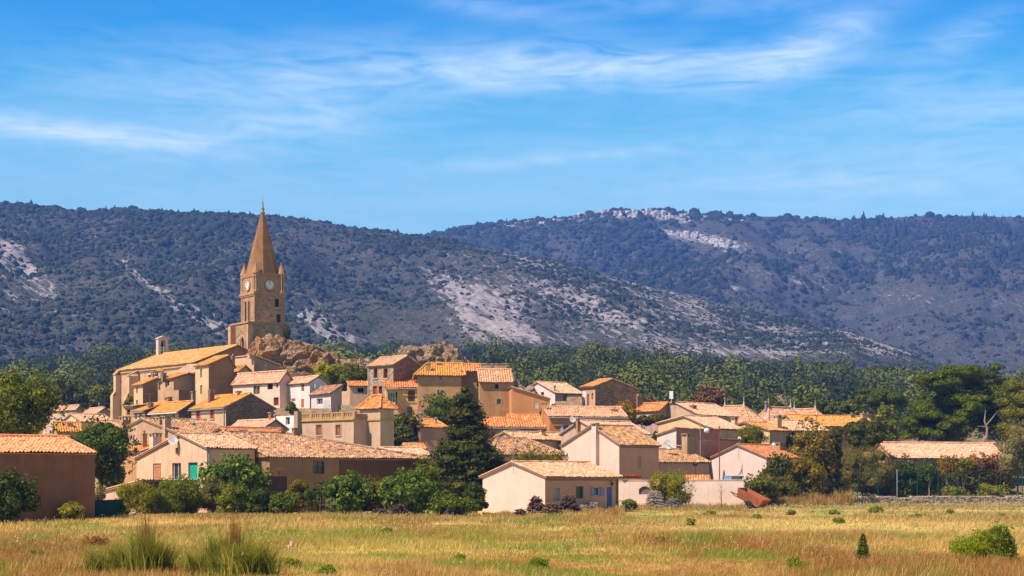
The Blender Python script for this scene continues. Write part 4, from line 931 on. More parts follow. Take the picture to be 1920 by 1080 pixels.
# ---- houses by the two crags
h = House('house', 'grey stone house with brick-framed windows and red door', 737.5, 222, 45, 683, lx=690.5, rx=787, ridge='y', pr=668.3, wall=rubble((.40,.30,.21), 3.2, 1.15), wallR=DSTONE, roof=rm('pink', .12), base=8)  # right gable takes a darker stone that holds its shade
for x0, x1 in ((700.8, 708), (719.3, 727)): h.win('L', x0, x1, 690.7, 709, 'pane', frame=(.25,.08,.05), surround=BRICK, sill=(.5,.4,.3), depth=.3, bars=(1, 0))
h.win('L', 699.7, 707, 724, 748, 'door', (.38,.08,.03), surround=BRICK, lab='red door'); h.win('L', 710.6, 716.6, 724, 738, 'pane', frame=(.25,.08,.05), surround=BRICK, bars=(0, 0)); h.strip('L', 691.5, 684, 748, .07, (.62,.58,.54)); h.aerial(768, 656, yl=h.b*.4, n=4, size=.6); h.done()
h = House('house', 'little low house with one dark window left of the stone house', 656, 226, 12, 723.5, rx=691, b=4, ridge='shedx', pr=711, wall=LIMEW, roof=rm('orange', .1), base=8); h.win('R', 670, 682, 727.5, 736, 'hole', depth=.4); h.done()
h = House('house', 'yellow house with veranda, closed brown shutters and outside stair', 723.5, 219, 6, 726.5, rx=783.5, b=4, ridge='shedx', pr=715, wall=YELLOW, roof=rm('orange', .05), base=8, gutter=('R',))
h.win('R', 727, 740.5, 736, 756, 'white', frame=(.72,.66,.58), bars=(2, 1)); h.win('R', 742, 745, 735, 758, 'hole'); h.win('R', 765, 778, 732, 753, 'shut', (.15,.085,.06), depth=.08, sill=(.7,.55,.32)); h.win('R', 763.5, 773, 763, 784, 'door_glass', frame=(.10,.07,.05))
f = h.fmap('R'); q0, q1 = h.at(725, 'R'), h.at(746, 'R'); z = h.z(731, h.Y); m = MB(); m.prism([(q0, z), (q1, z), (q1, z+.35), (q0, z+.35)], -1.1, -.002, f); m.build('awning', plain((.5,.36,.25), .9), h.e)
m = MB(); qa, qb, za, zb = h.at(740, 'R'), h.at(759, 'R'), h.z(757, h.Y), h.z(783, h.Y); m.prism([(qa, za-.2), (qb, zb-.2), (qb, zb), (qa, za)], -1.2, -1.0, f)
for k in range(9):
    t = (k+.5)/9; q, z = qa+(qb-qa)*t, za+(zb-za)*t; m.prism([(q-.16, z-.1), (q+.16, z-.1), (q+.16, z), (q-.16, z)], -.999, -.05, f); m.tube([f(q, -1.1, z), f(q, -1.1, z+.9)], .02, 4)
m.tube([f(qa, -1.1, za+.9), f(qb, -1.1, zb+.9)], .03, 5); m.build('staircase', wood((.42,.24,.12)), h.e)
m = MB(); qa, qb, z = h.at(754, 'R'), h.at(782, 'R'), h.z(783, h.Y)
m.tube([f(qa, -1.5, z+.95), f(qb, -1.5, z+.95)], .025, 5)
for k in range(14): m.tube([f(qa+(qb-qa)*k/13, -1.5, z-.2), f(qa+(qb-qa)*k/13, -1.5, z+.95)], .014, 4)
m.build('railing', plain((.12,.09,.07), .5), h.e); h.done()
h = House('house', 'big tan house with lichen-orange tiles under the rocky crag', 783, 215, 4, 701, rx=865.5, b=7.5, ridge='hipx', inset=(1.3, 0), pr=682, wall=plaster((.56,.38,.23), .7, .35), roof=rm('orange', .85), ov=.5, base=6)
h.win('R', 823.7, 828.9, 703.5, 712.5, 'pane', frame=(.4,.3,.25)); h.win('R', 820, 831, 731.4, 750, 'pane', frame=(.42,.2,.12), bars=(1, 0), sill=(.5,.38,.28), surround=(.46,.33,.22)); h.win('R', 822, 829, 755, 769, 'pane', frame=(.12,.1,.09)); h.chim(804, 678, .6, yl=1.2, c=TAN, plainTop=True); h.chim(823, 681, .55, yl=3.2, c=PINKB)
q, z = h.at(794.5, 'R'), h.z(741, h.Y); m = MB(); f = h.fmap('R'); m.tube([f(q, 0, z), f(q, -.6, z+.1), f(q, -.75, z)], .03, 6); m.lathe(f(q, -.75, z-.3), [(.1, 0), (.16, .15), (.05, .32)], 8); m.build('wall_lamp', plain((.12,.10,.09), .5), h.e); h.aerial(846, 670, yl=h.b*.4, n=4, size=.7); h.done()
h = House('house', 'narrow tan house with one top window between big house and ochre tower', 865.7, 216.5, 4, 695, rx=902, b=5.5, pr=684, wall=plaster((.50,.34,.21), .7, .35), roof=rm('orange', .4), ov=.5, base=6); h.win('R', 894, 899, 715.5, 726, 'pane', frame=(.4,.32,.25), sill=(.5,.38,.28)); h.done()
h = House('tower_house', 'ochre tower-like house with parapet and two little windows', 900, 211, 4, 715, rx=959.5, b=3.6, ridge='shedx', pr=694, wall=plaster((.50,.345,.20), .9, .55), roof=rm('pink', .35), ov=.4, base=5)
h.win('R', 928.3, 934.7, 720.5, 729, 'hole'); h.win('R', 931.5, 939.5, 748, 757.5, 'pane', frame=(.3,.27,.24), surround=(.42,.3,.2)); zp = h.z(683, h.Y+4); m = MB(); m.box((.3, h.b+.02, h.rz-.5), (h.a-.35, h.b+.5, zp)); m.box((.22, h.b-.04, zp+.001), (h.a-.28, h.b+.56, zp+.1)); m.build('parapet', BSTONE, h.e); h.done()
h = House('house', 'orange wall house with sloping edge and white shutter beside ochre tower', 960, 206, 4, 748, rx=1031, b=6, ridge='shedyd', pr=727, wall=ORANGE, roof=rm('pink', .1), ov=.1, base=4); h.win('R', 1002, 1010, 754, 768.5, 'shut', (.66,.56,.50), depth=.08); h.done()
h = House('house', 'grey-brown house with pink shutter behind the conifer tip', 900, 199, 5, 800.5, rx=958, b=3.4, ridge='shedx', pr=785, wall=plaster((.46,.32,.23), .4, .3), roof=rm('orange', .15), base=3, gutter=('R',)); h.win('R', 934.6, 949, 805, 818, 'shut', (.62,.40,.38), depth=.06); h.done()
h = House('house', 'terracotta house with white double window and pillar chimney', 958.3, 199, 5, 800.5, rx=1030, b=4.4, ridge='shedx', pr=779, wall=plaster((.54,.30,.15), .3, .2), roof=rm('orange', .2), base=3, gutter=('R',)); h.win('R', 975, 992.8, 803, 812, 'white', bars=(2, 0)); h.chim(1021, 755, .6, yl=.9, c=plaster((.66,.42,.24), .3, .2), low=796); h.done()
h = House('house', 'long terracotta house with pink-striped roof and white shutters', 1030.5, 197, 8, 781, rx=1175, b=9, pr=764, wall=plaster((.56,.30,.16), .25, .2), roof=rm('pink', .15), base=3, gutter=('R',)); h.win('R', 1056.8, 1067, 796, 815, 'pane', shutters=(.66,.60,.66), frame=(.7,.68,.66)); h.chim(1151.5, 765, .75, yl=2.4, c=TAN, d=.6, plainTop=True); h.aerial(1101, 752, yl=h.b*.4, n=5, size=.8); h.done()
h = House('house', 'grey gabled house with pale roof and thin chimney behind the peach house', 1126, 186, 38, 812, lx=1052, rx=1216, pr=790, wall=plaster((.58,.48,.37), .4, .3), roof=rm('pale', .15), base=2); h.chim(1084, 784, .4, yl=h.at(1084, 'L', -.2), c=TAN, low=816); h.dish('L', 1079, 787, .35, .4); h.aerial(1092, 783, yl=h.b*.5, n=4); h.done()
h = House('house', 'low hipped house of weathered tiles right of the conifer', 922, 180, 15, 851, rx=1057, b=9.5, ridge='hipx', inset=(2, 3), pr=823, wall=LIMEW, roof=rm('old', .35), base=1, ov=.35); h.aerial(962, 806, yl=h.b*.4, n=5, size=.9); h.done()
h = House('house', 'small-gabled house with long mottled roof above the hipped roof', 968, 188, 40, 823, lx=926, rx=1066, pr=811, pe2=822, wall=plaster((.55,.44,.33), .4, .3), roof=rm('pink', .35), base=2); h.chim(1016.5, 806.5, .6, yl=h.b*.3, c=YELP); h.done()

# ---- right of the centre, upper rows
h = House('house', 'white-gabled house with broad pale roof left of the rubble house', 1040.6, 232, 40, 736, lx=1001, rx=1092, pr=717, pk=.82, pe2=722, wall=plaster((.84,.77,.72), .25, .15), wallR=plaster((.66,.48,.42), .3, .2), roof=rm('pale', .1), base=7)
h.win('L', 1014, 1020, 735, 741.5, 'pane', frame=(.3,.15,.08)); h.win('R', 1056, 1064, 737.5, 751, 'shut', (.26,.13,.06), depth=.12); h.pipe(1040, 722, .12, yl=h.b*.1); h.done()
h = House('stone_house', 'rubble stone house with big dark gable and white door', 1116, 222, 34, 724, lx=1091.3, rx=1193.5, ridge='y', pr=711.5, pk=.40, pe2=730, wall=plaster((.62,.46,.32), .7, .4), wallR=rubble((.30,.18,.11), 2.2, 1.6), roof=rm('orange', .3), base=7)
h.win('L', 1092.5, 1098.5, 733, 760, 'door', (.74,.72,.70), depth=.06); h.win('L', 1101, 1104.2, 739, 761, 'shut', (.28,.14,.07)); h.win('L', 1109.3, 1112.5, 737, 749, 'shut', (.40,.36,.26)); h.aerial(1124, 706, yl=.2, n=2, low=728, size=.2); h.done()
h = House('house', 'small brown-walled house behind the rubble house right edge', 1199, 234, 35, 757, rx=1229, b=5, ridge='shedyd', pr=743, wall=plaster((.48,.31,.22), .5, .3), roof=rm('orange', .1), base=6); h.chim(1197, 739, .8, yl=-.1, d=.5, c=plaster((.52,.36,.24), .4, .3), low=770, plainTop=True); h.done()
h = House('house', 'house with shaded slot walls under pale roof above the clipped trees', 1237, 222, 42, 769, lx=1192, rx=1251, ridge='shedy', pr=756, wall=plaster((.50,.42,.36), .4, .3), wallR=plaster((.42,.29,.21), .5, .3), roof=rm('orange', .05), base=5); h.done()  # right walls coloured darker to include their shade
h = House('house', 'grey-beige gabled house with small roof light left of the three hipped roofs', 1309, 220, 48, 777, lx=1249, rx=1382, pr=755, pk=.72, pe2=757, wall=plaster((.60,.49,.37), .45, .3), roof=rm('pale', .2), base=4); h.chim(1299.5, 758.5, .75, yl=h.b*.35, c=plaster((.42,.17,.10), .3, .2), plainTop=True)
yl = h.b*.75; x = h.local(1259, yl); z = h.topz(max(x, 0), yl); m = MB(); m.tube([(x, yl, z), (x, yl, z+.5)], .04, 6); m.box((x-.05, yl-.3, z+.5), (x+.05, yl+.3, z+1.5), 0, None); m.build('solar_panel', plain((.62,.62,.66), .3), h.e); h.aerial(1330, 748, yl=h.b*.4, n=4, size=.7); h.done()
h = House('house', 'yellow gabled house with wide pinkish roof behind the clipped trees', 1333, 198, 48, 803, lx=1234, rx=1392, pr=781, pk=.50, pe2=794, wall=YELP, roof=rm('pale', .08), base=3); h.chim(1377, 783, .65, yl=h.b*.2, c=YELP); h.win('L', 1249, 1256, 807, 814, 'hole'); h.aerial(1296, 768, yl=h.b*.5, n=4, size=.7); h.done()
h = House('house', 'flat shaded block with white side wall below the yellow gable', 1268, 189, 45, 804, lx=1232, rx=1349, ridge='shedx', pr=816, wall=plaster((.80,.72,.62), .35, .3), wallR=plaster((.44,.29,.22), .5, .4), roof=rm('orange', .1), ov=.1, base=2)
h.win('R', 1311, 1315, 816, 826, 'hole'); h.done()
def finial(h, pts):
    for x, y in pts:
        m = MB(); z = h.rz+.15; m.lathe((x, y, z), [(.16, 0), (.13, .25), (.05, .35), (.09, .5), (.04, .62), (.03, 1.0), (.07, 1.08), (.015, 1.2), (.01, 1.75)], 8); m.build('finial', plain((.52,.50,.50), .5), h.e)
h = House('house', 'leftmost of the three steep hipped roofs with finials', 1405, 240, 50, 793, lx=1314, rx=1440, ridge='hipy', pr=761, wall=YELP, roof=rm('pink', .22), base=4); finial(h, [(h.a/2, h.a/2), (h.a/2, h.b-h.a/2)]); h.done()
h = House('house', 'middle of the three steep hipped roofs with finials and cowl', 1440, 250, 35, 791, lx=1409, rx=1514, ridge='hipx', pr=765, wall=YELP, roof=rm('pink', .12), base=4); finial(h, [(h.b/2, h.b/2), (h.a-h.b/2, h.b/2)]); h.pipe(1436, 752, .2, yl=h.b*.5); h.done()
h = House('house', 'rightmost of the three steep hipped roofs with finials', 1536, 256, 50, 790, lx=1462, rx=1556, ridge='hipy', pr=767, wall=YELP, roof=rm('pink', .1), base=4); finial(h, [(h.a/2, h.a/2), (h.a/2, h.b-h.a/2)]); h.done()
h = House('house', 'cream-yellow gabled house with shaded side wall and square chimney', 1443, 202, 42, 807, lx=1350, rx=1485, pr=793, pk=.5, pe2=806, wall=plaster((.82,.66,.44), .2, .1), wallR=plaster((.56,.40,.29), .3, .2), roof=rm('orange', .12), base=2); h.chim(1458, 779, .8, yl=1.2, c=plaster((.66,.50,.36), .3, .2)); h.pipe(1462, 776, .12, yl=1.0); h.done()  # side wall: cream-yellow darkened, shade painted into the plaster
h = House('house', 'long lichen-orange roof with three stubby chimneys among the right trees', 1500, 244, 25, 798, rx=1648, b=7, pr=779, wall=TAN, roof=rm('orange', .7), base=3)
for x_, y_ in ((1597, 774), (1619, 772), (1627, 773)): h.chim(x_, y_, .8, yl=h.b*.45, c=GREYP, plainTop=True)
h.done()
h = House('house', 'low pale-tiled roof just right of the cream-yellow gable', 1462, 216, 25, 806, rx=1550, b=6, pr=789, wall=TAN, roof=rm('pale', .35), base=2); h.done()
h = House('house', 'long low pink-tiled house under the big umbrella pine', 1675, 216, 14, 858, rx=1886, b=7.5, pr=831, wall=PINKB, roof=rm('pale', .03), base=0); h.done()
# ---- far left
h = House('house', 'long plain grey-beige house left of the church beyond the trees', 143, 262, 50, 767, lx=80, rx=154, ridge='y', pr=761, wall=plaster((.62,.52,.40), .3, .2), roof=rm('pale', .1), base=4); h.chim(152, 764, .6, yl=.6, c=TAN); h.done()
h = House('house', 'low house with pale roof touching the church buttress foot', 178, 256, 40, 778, lx=152, rx=214, ridge='y', pr=765, wall=LIMEW, roof=rm('pale', .12), base=4); h.pipe(186, 755, .1, yl=2); h.done()
h = House('house', 'small yellow-gabled house with broad pink roof far left', 152.5, 236, 42, 790, lx=116, rx=212, pr=777, wall=YELP, roof=rm('pale', .1), base=4); h.win('L', 142, 148, 788, 793, 'pane'); h.chim(137, 778, .5, yl=h.b*.5, c=YELP); h.done()
h = House('house', 'house with glowing lichen-orange roof behind the left tree', 108, 206, 20, 809, rx=152, b=5.5, pr=793, wall=TAN, roof=rm('orange', .8), base=3); h.chim(130.6, 791, .6, yl=1.5, c=TAN, plainTop=True); h.done()
h = House('house', 'pink-tiled roof at the foot of the tall church buttress', 208, 194, 34, 808, rx=258, b=7, pr=790, wall=TAN, roof=rm('pink', .15), base=3); h.pipe(221, 789, .12, yl=3); h.done()
# ------------------------------------------------------------------ church
h = House('church', 'long church nave with stepped buttresses, lichen tiles and white bellcote', 365, 236, 40, 679.5, lx=221.5, a=13.6, ridge='y', pr=648, wall=plaster((.62,.48,.33), .5, .45), wallR=plaster((.46,.31,.20), .5, .4), roof=rm('church', .42), base=7, cat='church', ov=.35)  # nave's gable wall is browner because its shade is painted in
f = h.fmap('L'); LIMES = plaster((.66,.54,.38), .5, .4)
for px_, top, w_, dp in ((227, 697, .75, .85), (262, 699, .6, 1.7)):
    q = h.at(px_, 'L'); D = h.depth('L', q); z = h.z(top, D); m = MB()
    m.prism([(q, 0), (q+w_, 0), (q+w_, z-3.6), (q, z-3.6)], -dp-.5, -.002, f)
    m.prism([(q, z-3.598), (q+w_, z-3.598), (q+w_, z-.5), (q, z-.5)], -dp, -.003, f)
    m.add([f(q-.05, -dp-.1, z-.5), f(q+w_+.05, -dp-.1, z-.5), f(q+w_+.05, -.004, z+.25), f(q-.05, -.004, z+.25), f(q-.05, -dp-.1, z-.35), f(q+w_+.05, -dp-.1, z-.35), f(q+w_+.05, -.004, z+.4), f(q-.05, -.004, z+.4)], [(0,1,2,3),(4,5,6,7),(0,1,5,4),(1,2,6,5),(2,3,7,6),(3,0,4,7)], 1)
    m.add([f(q, -dp-.5, z-3.6), f(q+w_, -dp-.5, z-3.6), f(q+w_, -dp+.01, z-2.9), f(q, -dp+.01, z-2.9)], [(0,1,2,3)], 1)
    m.build('buttress', [LIMES, plaster((.58,.42,.20), .6, .3)], h.e)
h.win('L', 278, 284, 703, 713, 'hole', frame=(.2,.14,.1), surround=(.6,.5,.38))
m = MB(); m.prism([(-.2, h.ez-.5), (h.b+.2, h.ez-.5), (h.b+.2, h.ez-.22), (-.2, h.ez-.22)], -.2, -.002, f)
for k in range(60):
    q = h.b*(k+.5)/60; m.prism([(q-.06, h.ez-.72), (q+.06, h.ez-.72), (q+.06, h.ez-.502), (q-.06, h.ez-.502)], -.14, -.002, f)
m.build('cornice', plaster((.56,.42,.28), .5, .3), h.e)
# bellcote at the far end of the ridge
xr, yr, zr = h.a/2, h.b-.9, h.rz; m = MB(); Z1 = h.z(635, h.depth('L', yr, xr)); g = lambda s_, d, z: (xr+s_, yr+d, z)
for s0, s1 in ((-.85, -.42), (.42, .85)): m.prism([(s0, zr-.6), (s1, zr-.6), (s1, Z1-.55), (s0, Z1-.55)], -.35, .35, g)
arch = [(-.85, Z1-.55), (-.42, Z1-.55)] + [(.42*math.cos(math.pi-math.pi*k/8), Z1-.55+.42*math.sin(math.pi*k/8)) for k in range(1, 8)] + [(.42, Z1-.55), (.85, Z1-.55), (.85, Z1-.05), (0, Z1+.3), (-.85, Z1-.05)]
m.prism(arch, -.35, .35, g); m.prism([(-.95, Z1-.1), (0, Z1+.3), (.95, Z1-.1), (.95, Z1), (0, Z1+.42), (-.95, Z1)], -.42, .42, g)
m.prism([(-.42, zr-.6), (.42, zr-.6), (.42, zr-.1), (-.42, zr-.1)], -.34, .34, g)
bc = m.build('bellcote', plaster((.74,.66,.60), .5, .4), h.e)
m = MB(); zb = Z1-1.15; m.lathe((xr, yr, zb), [(.30, 0), (.26, .12), (.2, .3), (.17, .5), (.05, .6)], 12); m.tube([(xr-.5, yr, zb+.62), (xr+.5, yr, zb+.62)], .04, 6); m.build('bell', plain((.12,.09,.05), .4, .8), bc)
m = MB(); m.tube([(xr, yr, Z1+.35), (xr, yr, Z1+1.0)], .03, 5); m.tube([(xr-.18, yr, Z1+.78), (xr+.18, yr, Z1+.78)], .03, 5); m.build('cross', plain((.25,.22,.2), .5), bc)
h.done()

# ------------------------------------------------------------------ church tower
TST = rubble((.39, .255, .155), 2.4, 1.1); DRESS = plaster((.48,.33,.215), .5, .3)
def tower():
    Y0, yaw = 243.0, R(33); C = np.array([ux(466)*Y0, Y0]); r = np.array([math.cos(yaw), math.sin(yaw)]); l = np.array([-math.sin(yaw), math.cos(yaw)])
    z0 = 8.0; e = empty('church_tower', (C[0], C[1], z0), yaw); tag(e, 'tall stone church tower with clock faces, corner turrets and pointed spire', 'church tower')
    Z = lambda py, Y=245.0: zat(py, Y) - z0
    A, B = 7.0, 4.6
    zb = Z(607)
    # polygonal base
    m = MB(); poly = [(0, 0), (A-1.6, 0), (A, 1.6), (A, B+1.5), (0, B+1.5)]
    k = len(poly); m.add([(x, y, 0) for x, y in poly]+[(x, y, zb) for x, y in poly], [(i, (i+1) % k, k+(i+1) % k, k+i) for i in range(k)]+[tuple(range(k, 2*k))])
    P2 = [(x + (-.15 if x < 1 else .15), y + (-.15 if y < 2 else .15)) for x, y in poly]; m.add([(x, y, zb-.02) for x, y in P2]+[(x, y, zb+.2) for x, y in P2], [(i, (i+1) % k, k+(i+1) % k, k+i) for i in range(k)]+[tuple(range(k, 2*k))], 1)
    m.build('base', [rubble((.38,.25,.15), 2.2, 1.0), DRESS], e)
    for (x0, x1, y0, y1, zt) in ((-.30, .45, -.45, -.01, zb-.3), (-.8, -.01, B-.1, B+.8, zb-.2)):
        m = MB(); m.box((x0, y0, 0), (x1, y1, zt)); m.box((x0-.25, y0-.2, 0), (x1, y1+.001, zt*.66)); m.build('buttress', plaster((.58,.44,.28), .7, .5), e)
    # gothic window in the lit face
    yc, w, zs, zl = B*.42, .62, Z(642, 244), Z(664, 244); ar = [(-w, zl), (w, zl), (w, zs)] + [(w - 2*w*math.cos(a) if False else w*(1-2*(1-math.cos(a))), zs + 2*w*math.sin(a)*.86) for a in (R(15), R(30), R(45), R(58))] + [(0, zs+1.55*w)] + [(-w*(1-2*(1-math.cos(a))), zs + 2*w*math.sin(a)*.86) for a in (R(58), R(45), R(30), R(15))] + [(-w, zs)]
    fl = lambda s_, d, z: (d, yc+s_, z)
    m = MB(); m.prism([(s_*1.28, z if z < zs else zs+(z-zs)*1.2) for s_, z in ar], -.10, -.002, fl); o = m.build('window', plaster((.62,.48,.32), .4, .3), e)
    m = MB(); m.prism(ar, -.14, -.101, fl); m.build('pane', plain((.025,.022,.02)), o)
    m = MB(); m.prism([(-.07, zl), (.07, zl), (.07, zs+.5), (-.07, zs+.5)], -.22, -.141, fl); m.lathe(fl(0, -.18, zs+.62), [(.3, -.05), (.3, .05)], 10); m.build('mullion', plaster((.60,.46,.3), .4, .3), o)
    # shaft
    sx, sy, S = 1.22, .6, 4.65; zc = Z(552); zt = Z(514)
    m = MB(); m.box((sx, sy, zb-.5), (sx+S, sy+S, zc)); m.build('shaft', TST, e)
    m = MB()
    for cx_, cy_ in ((sx, sy), (sx+S, sy), (sx, sy+S)):
        for q in range(13):
            zz = zb + .3 + q*(zc-zb-.6)/13; t = .5 if q % 2 else .34; m.box((cx_-.04 if cx_ == sx else cx_-t, cy_-.04 if cy_ == sy else cy_-t, zz), (cx_+t if cx_ == sx else cx_+.04, cy_+t if cy_ == sy else cy_+.04, zz+.4))
    m.build('quoin', DRESS, e)
    # lancets (lit face) and square openings (right face)
    def opening(face, c, w, za, zb_, pointed):
        ff = (lambda s_, d, z: (sx+d, sy+c+s_, z)) if face == 'L' else (lambda s_, d, z: (sx+c+s_, sy+d, z))
        pts = [(-w, za), (w, za), (w, zb_)] + ([(w*.75, zb_+w*.7), (0, zb_+w*1.15), (-w*.75, zb_+w*.7)] if pointed else []) + [(-w, zb_)]
        m = MB(); m.prism([(s_*1.55, (z+.18 if z > zb_-.01 else z-.08)) for s_, z in pts], -.05, -.002, ff); o = m.build('belfry_opening', DRESS, e)
        m = MB(); m.prism(pts, -.075, -.051, ff); m.build('louvre', plain((.03,.025,.02)), o)
    opening('L', S*.40, .24, Z(600), Z(566), True); opening('L', S*.66, .24, Z(600), Z(566), True)
    opening('R', S*.74, .32, Z(574), Z(559), False); opening('R', S*.80, .30, Z(605), Z(588), False)
    # clock stage
    m = MB(); m.box((sx-.22, sy-.22, zc), (sx+S+.22, sy+S+.22, zc+.32)); m.box((sx-.12, sy-.12, zc-.22), (sx+S+.12, sy+S+.12, zc-.002)); m.build('cornice', DRESS, e)
    m = MB(); m.box((sx+.05, sy+.05, zc+.322), (sx+S-.05, sy+S-.05, zt)); m.build('clock_stage', plaster((.44,.31,.20), .5, .3), e)
    m = MB()
    for q in range(26):
        for ff in ((lambda s_: (sx+s_, sy)), (lambda s_: (sx, sy+s_))):
            x, y = ff(.2+(S-.4)*q/25); m.box((x-.07, y-.07, zt-.30), (x+.07, y+.07, zt-.02))
    m.box((sx-.1, sy-.1, zt+.001), (sx+S+.1, sy+S+.1, zt+.16)); m.build('corbel_table', DRESS, e)
    def dial(face):
        zz = Z(534, 245); rad = .66; ff = (lambda a, b, d: (sx+d, sy+S*.5-a, zz+b)) if face == 'L' else (lambda a, b, d: (sx+S*.5+a, sy+d, zz+b))
        ring = lambda rr, n=32: [(rr*math.cos(2*math.pi*k/n), rr*math.sin(2*math.pi*k/n)) for k in range(n)]
        pr = lambda mb, pts, d0, d1, mat=0: mb.prism(pts, d0, d1, lambda a, d, b: ff(a, b, d), mat)
        m = MB(); pr(m, ring(rad*1.22), -.09, .2); o = m.build('clock_face', plaster((.34,.24,.15), .3, .2), e)
        m = MB(); pr(m, ring(rad), -.13, -.091); m.build('dial', plain((.78,.74,.68), .5), o)
        m = MB(); marks = {12: 'XII', 1: 'I', 2: 'II', 3: 'III', 4: 'IIII', 5: 'V', 6: 'VI', 7: 'VII', 8: 'VIII', 9: 'IX', 10: 'X', 11: 'XI'}
        for hh, txt in marks.items():
            a = R(90 - 30*hh); ca, sa = math.cos(a), math.sin(a); T = lambda u, v: (ca*v + sa*u, sa*v - ca*u)
            wd = {'I': .05, 'V': .09, 'X': .09}; tot = sum(wd[c] for c in txt); u = -tot/2
            for c in txt:
                w_ = wd[c]; um = u + w_/2; a0, a1 = rad*.66, rad*.90
                if c == 'I': segs = [((um, a0), (um, a1))]
                elif c == 'V': segs = [((um-.03, a1), (um, a0)), ((um+.03, a1), (um, a0))]
                else: segs = [((um-.03, a1), (um+.03, a0)), ((um+.03, a1), (um-.03, a0))]
                for p, q in segs:
                    dx, dy = q[0]-p[0], q[1]-p[1]; L = math.hypot(dx, dy); nx, ny = -dy/L*.013, dx/L*.013
                    pr(m, [T(p[0]+nx, p[1]+ny), T(q[0]+nx, q[1]+ny), T(q[0]-nx, q[1]-ny), T(p[0]-nx, p[1]-ny)], -.145, -.1301)
                u += w_
        m.build('numerals', plain((.03,.03,.035), .5), o)
        m = MB()
        for ang, L, w_, d in ((90+2, .42, .035, -.165), (90+12, .58, .024, -.185)):
            ca, sa = math.cos(R(ang)), math.sin(R(ang)); pr(m, [(ca*L, sa*L), (-sa*w_, ca*w_), (-ca*.12, -sa*.12), (sa*w_, -ca*w_)], d, d+.015)
        m.build('clock_hand', plain((.02,.02,.02), .4), o)
    dial('L'); dial('R')
    # corner turrets
    for cx_, cy_ in ((sx+.32, sy+.32), (sx+S-.32, sy+.32), (sx+.32, sy+S-.32), (sx+S-.32, sy+S-.32)):
        m = MB(); z1, z2 = zc+.324, zt+.2; rr = .52
        m.lathe((cx_, cy_, z1), [(rr*1.1, 0), (rr*1.1, .25), (rr, .3)], 8, rot=R(22.5)); m.lathe((cx_, cy_, z2-.55), [(rr, 0), (rr, .38), (rr*1.14, .42), (rr*1.14, .55)], 8, rot=R(22.5))
        m.lathe((cx_, cy_, z1+.3), [(rr*.55, 0), (rr*.55, z2-z1-.85)], 8)
        o = m.build('turret', DRESS, e)
        m = MB()
        for k in range(8):
            a = 2*math.pi*k/8+R(22.5); m.lathe((cx_+rr*.88*math.cos(a), cy_+rr*.88*math.sin(a), z1+.28), [(.10, 0), (.07, .1), (.065, z2-z1-1.0), (.11, z2-z1-.84)], 6)
        m.build('colonnette', plaster((.60,.47,.32), .4, .2), o)
        m = MB(); m.lathe((cx_, cy_, z2), [(rr*1.15, 0), (rr*.62, .75), (.06, 1.45), (.11, 1.52), (.10, 1.62), (.02, 1.7)], 8, rot=R(22.5)); m.build('turret_cap', plaster((.43,.29,.18), .6, .3), o)
    # spire
    cx_, cy_ = sx+S/2, sy+S/2; zt2 = Z(394); n = 26; prof = []
    for k in range(n):
        t = k/n; rr = (S/2*1.05)*(1-t)+.20*t; prof += [(rr, (zt2-zt-.17)*t), (rr-.02, (zt2-zt-.17)*(t+.98/n))]
    m = MB(); m.lathe((cx_, cy_, zt+.17), prof, 8, rot=R(22.5)); m.build('spire', plaster((.36,.235,.14), .9, .6), e)
    m = MB(); m.lathe((cx_, cy_, zt2), [(.36, -.1), (.38, .06), (.24, .1), (.2, .5), (.27, .55), (.27, .68), (.15, .72), (.1, 1.5), (.14, 1.55), (.05, 1.65), (.04, 1.9)], 10); m.tube([(cx_, cy_, zt2+1.8), (cx_, cy_, zt2+2.6)], .022, 5); m.build('finial', plain((.30,.27,.20), .7), e)
tower()

# ------------------------------------------------------------------ rock outcrops
def crag(label, tops, Y, depth, base, seed, mat, amp=.9, name='rock_outcrop'):
    px = np.linspace(tops[0][0], tops[-1][0], 210); ty = np.interp(px, *zip(*tops)); nv = 100
    V = np.zeros((len(px), nv, 3)); th = np.linspace(0, math.pi, nv)
    for i, p in enumerate(px):
        en = min(1, max(.02, min(i, len(px)-1-i)/20.0)) ** .5; x = ux(p)*Y; zt = zat(ty[i], Y); zb = base
        for j, t in enumerate(th):
            cy = -math.copysign(abs(math.cos(t)) ** .55, math.cos(t)); y = Y + depth*en*cy; z = zb + (zt-zb)*math.sin(t) ** .38
            P = Vector((x, y*1.0, z)); q = P*.20 + Vector((seed, seed*2, 0)); d = mnoise.fractal(q, .75, 2.1, 7)*amp*1.05 - abs(mnoise.noise(P*.55+Vector((seed, 0, 3))))*amp*.9 + (.25*amp*(1-2*abs(((z*.9+mnoise.noise(P*.3)*1.2) % 1)-.5)))
            vd = mnoise.voronoi(Vector((P.x*.27+mnoise.noise(P*.5)*.4, P.y*.27, P.z*.42+mnoise.noise(P*.4)*.4)) + Vector((seed, 0, 0)))[0]; d -= max(0, 1-(vd[1]-vd[0])*4.5)*amp*.75; d += (vd[0]*.4)*amp
            nrm = Vector((0, cy, math.sin(t))).normalized(); e2 = mnoise.noise_vector(P*.5+Vector((seed, 9, 2)))*amp*.45
            V[i, j] = P + nrm*d*min(1, math.sin(t)*2+.15) + Vector((e2.x, e2.y*.6, e2.z*.45))*min(1, math.sin(t)*2+.1)
    i = np.arange(len(px)-1)[:, None]*nv + np.arange(nv-1)[None]; fc = np.stack([i, i+nv, i+nv+1, i+1], -1).reshape(-1, 4)
    o = MB().add(V.reshape(-1, 3), fc).build(name, mat); tag(o, label, 'rock'); return o
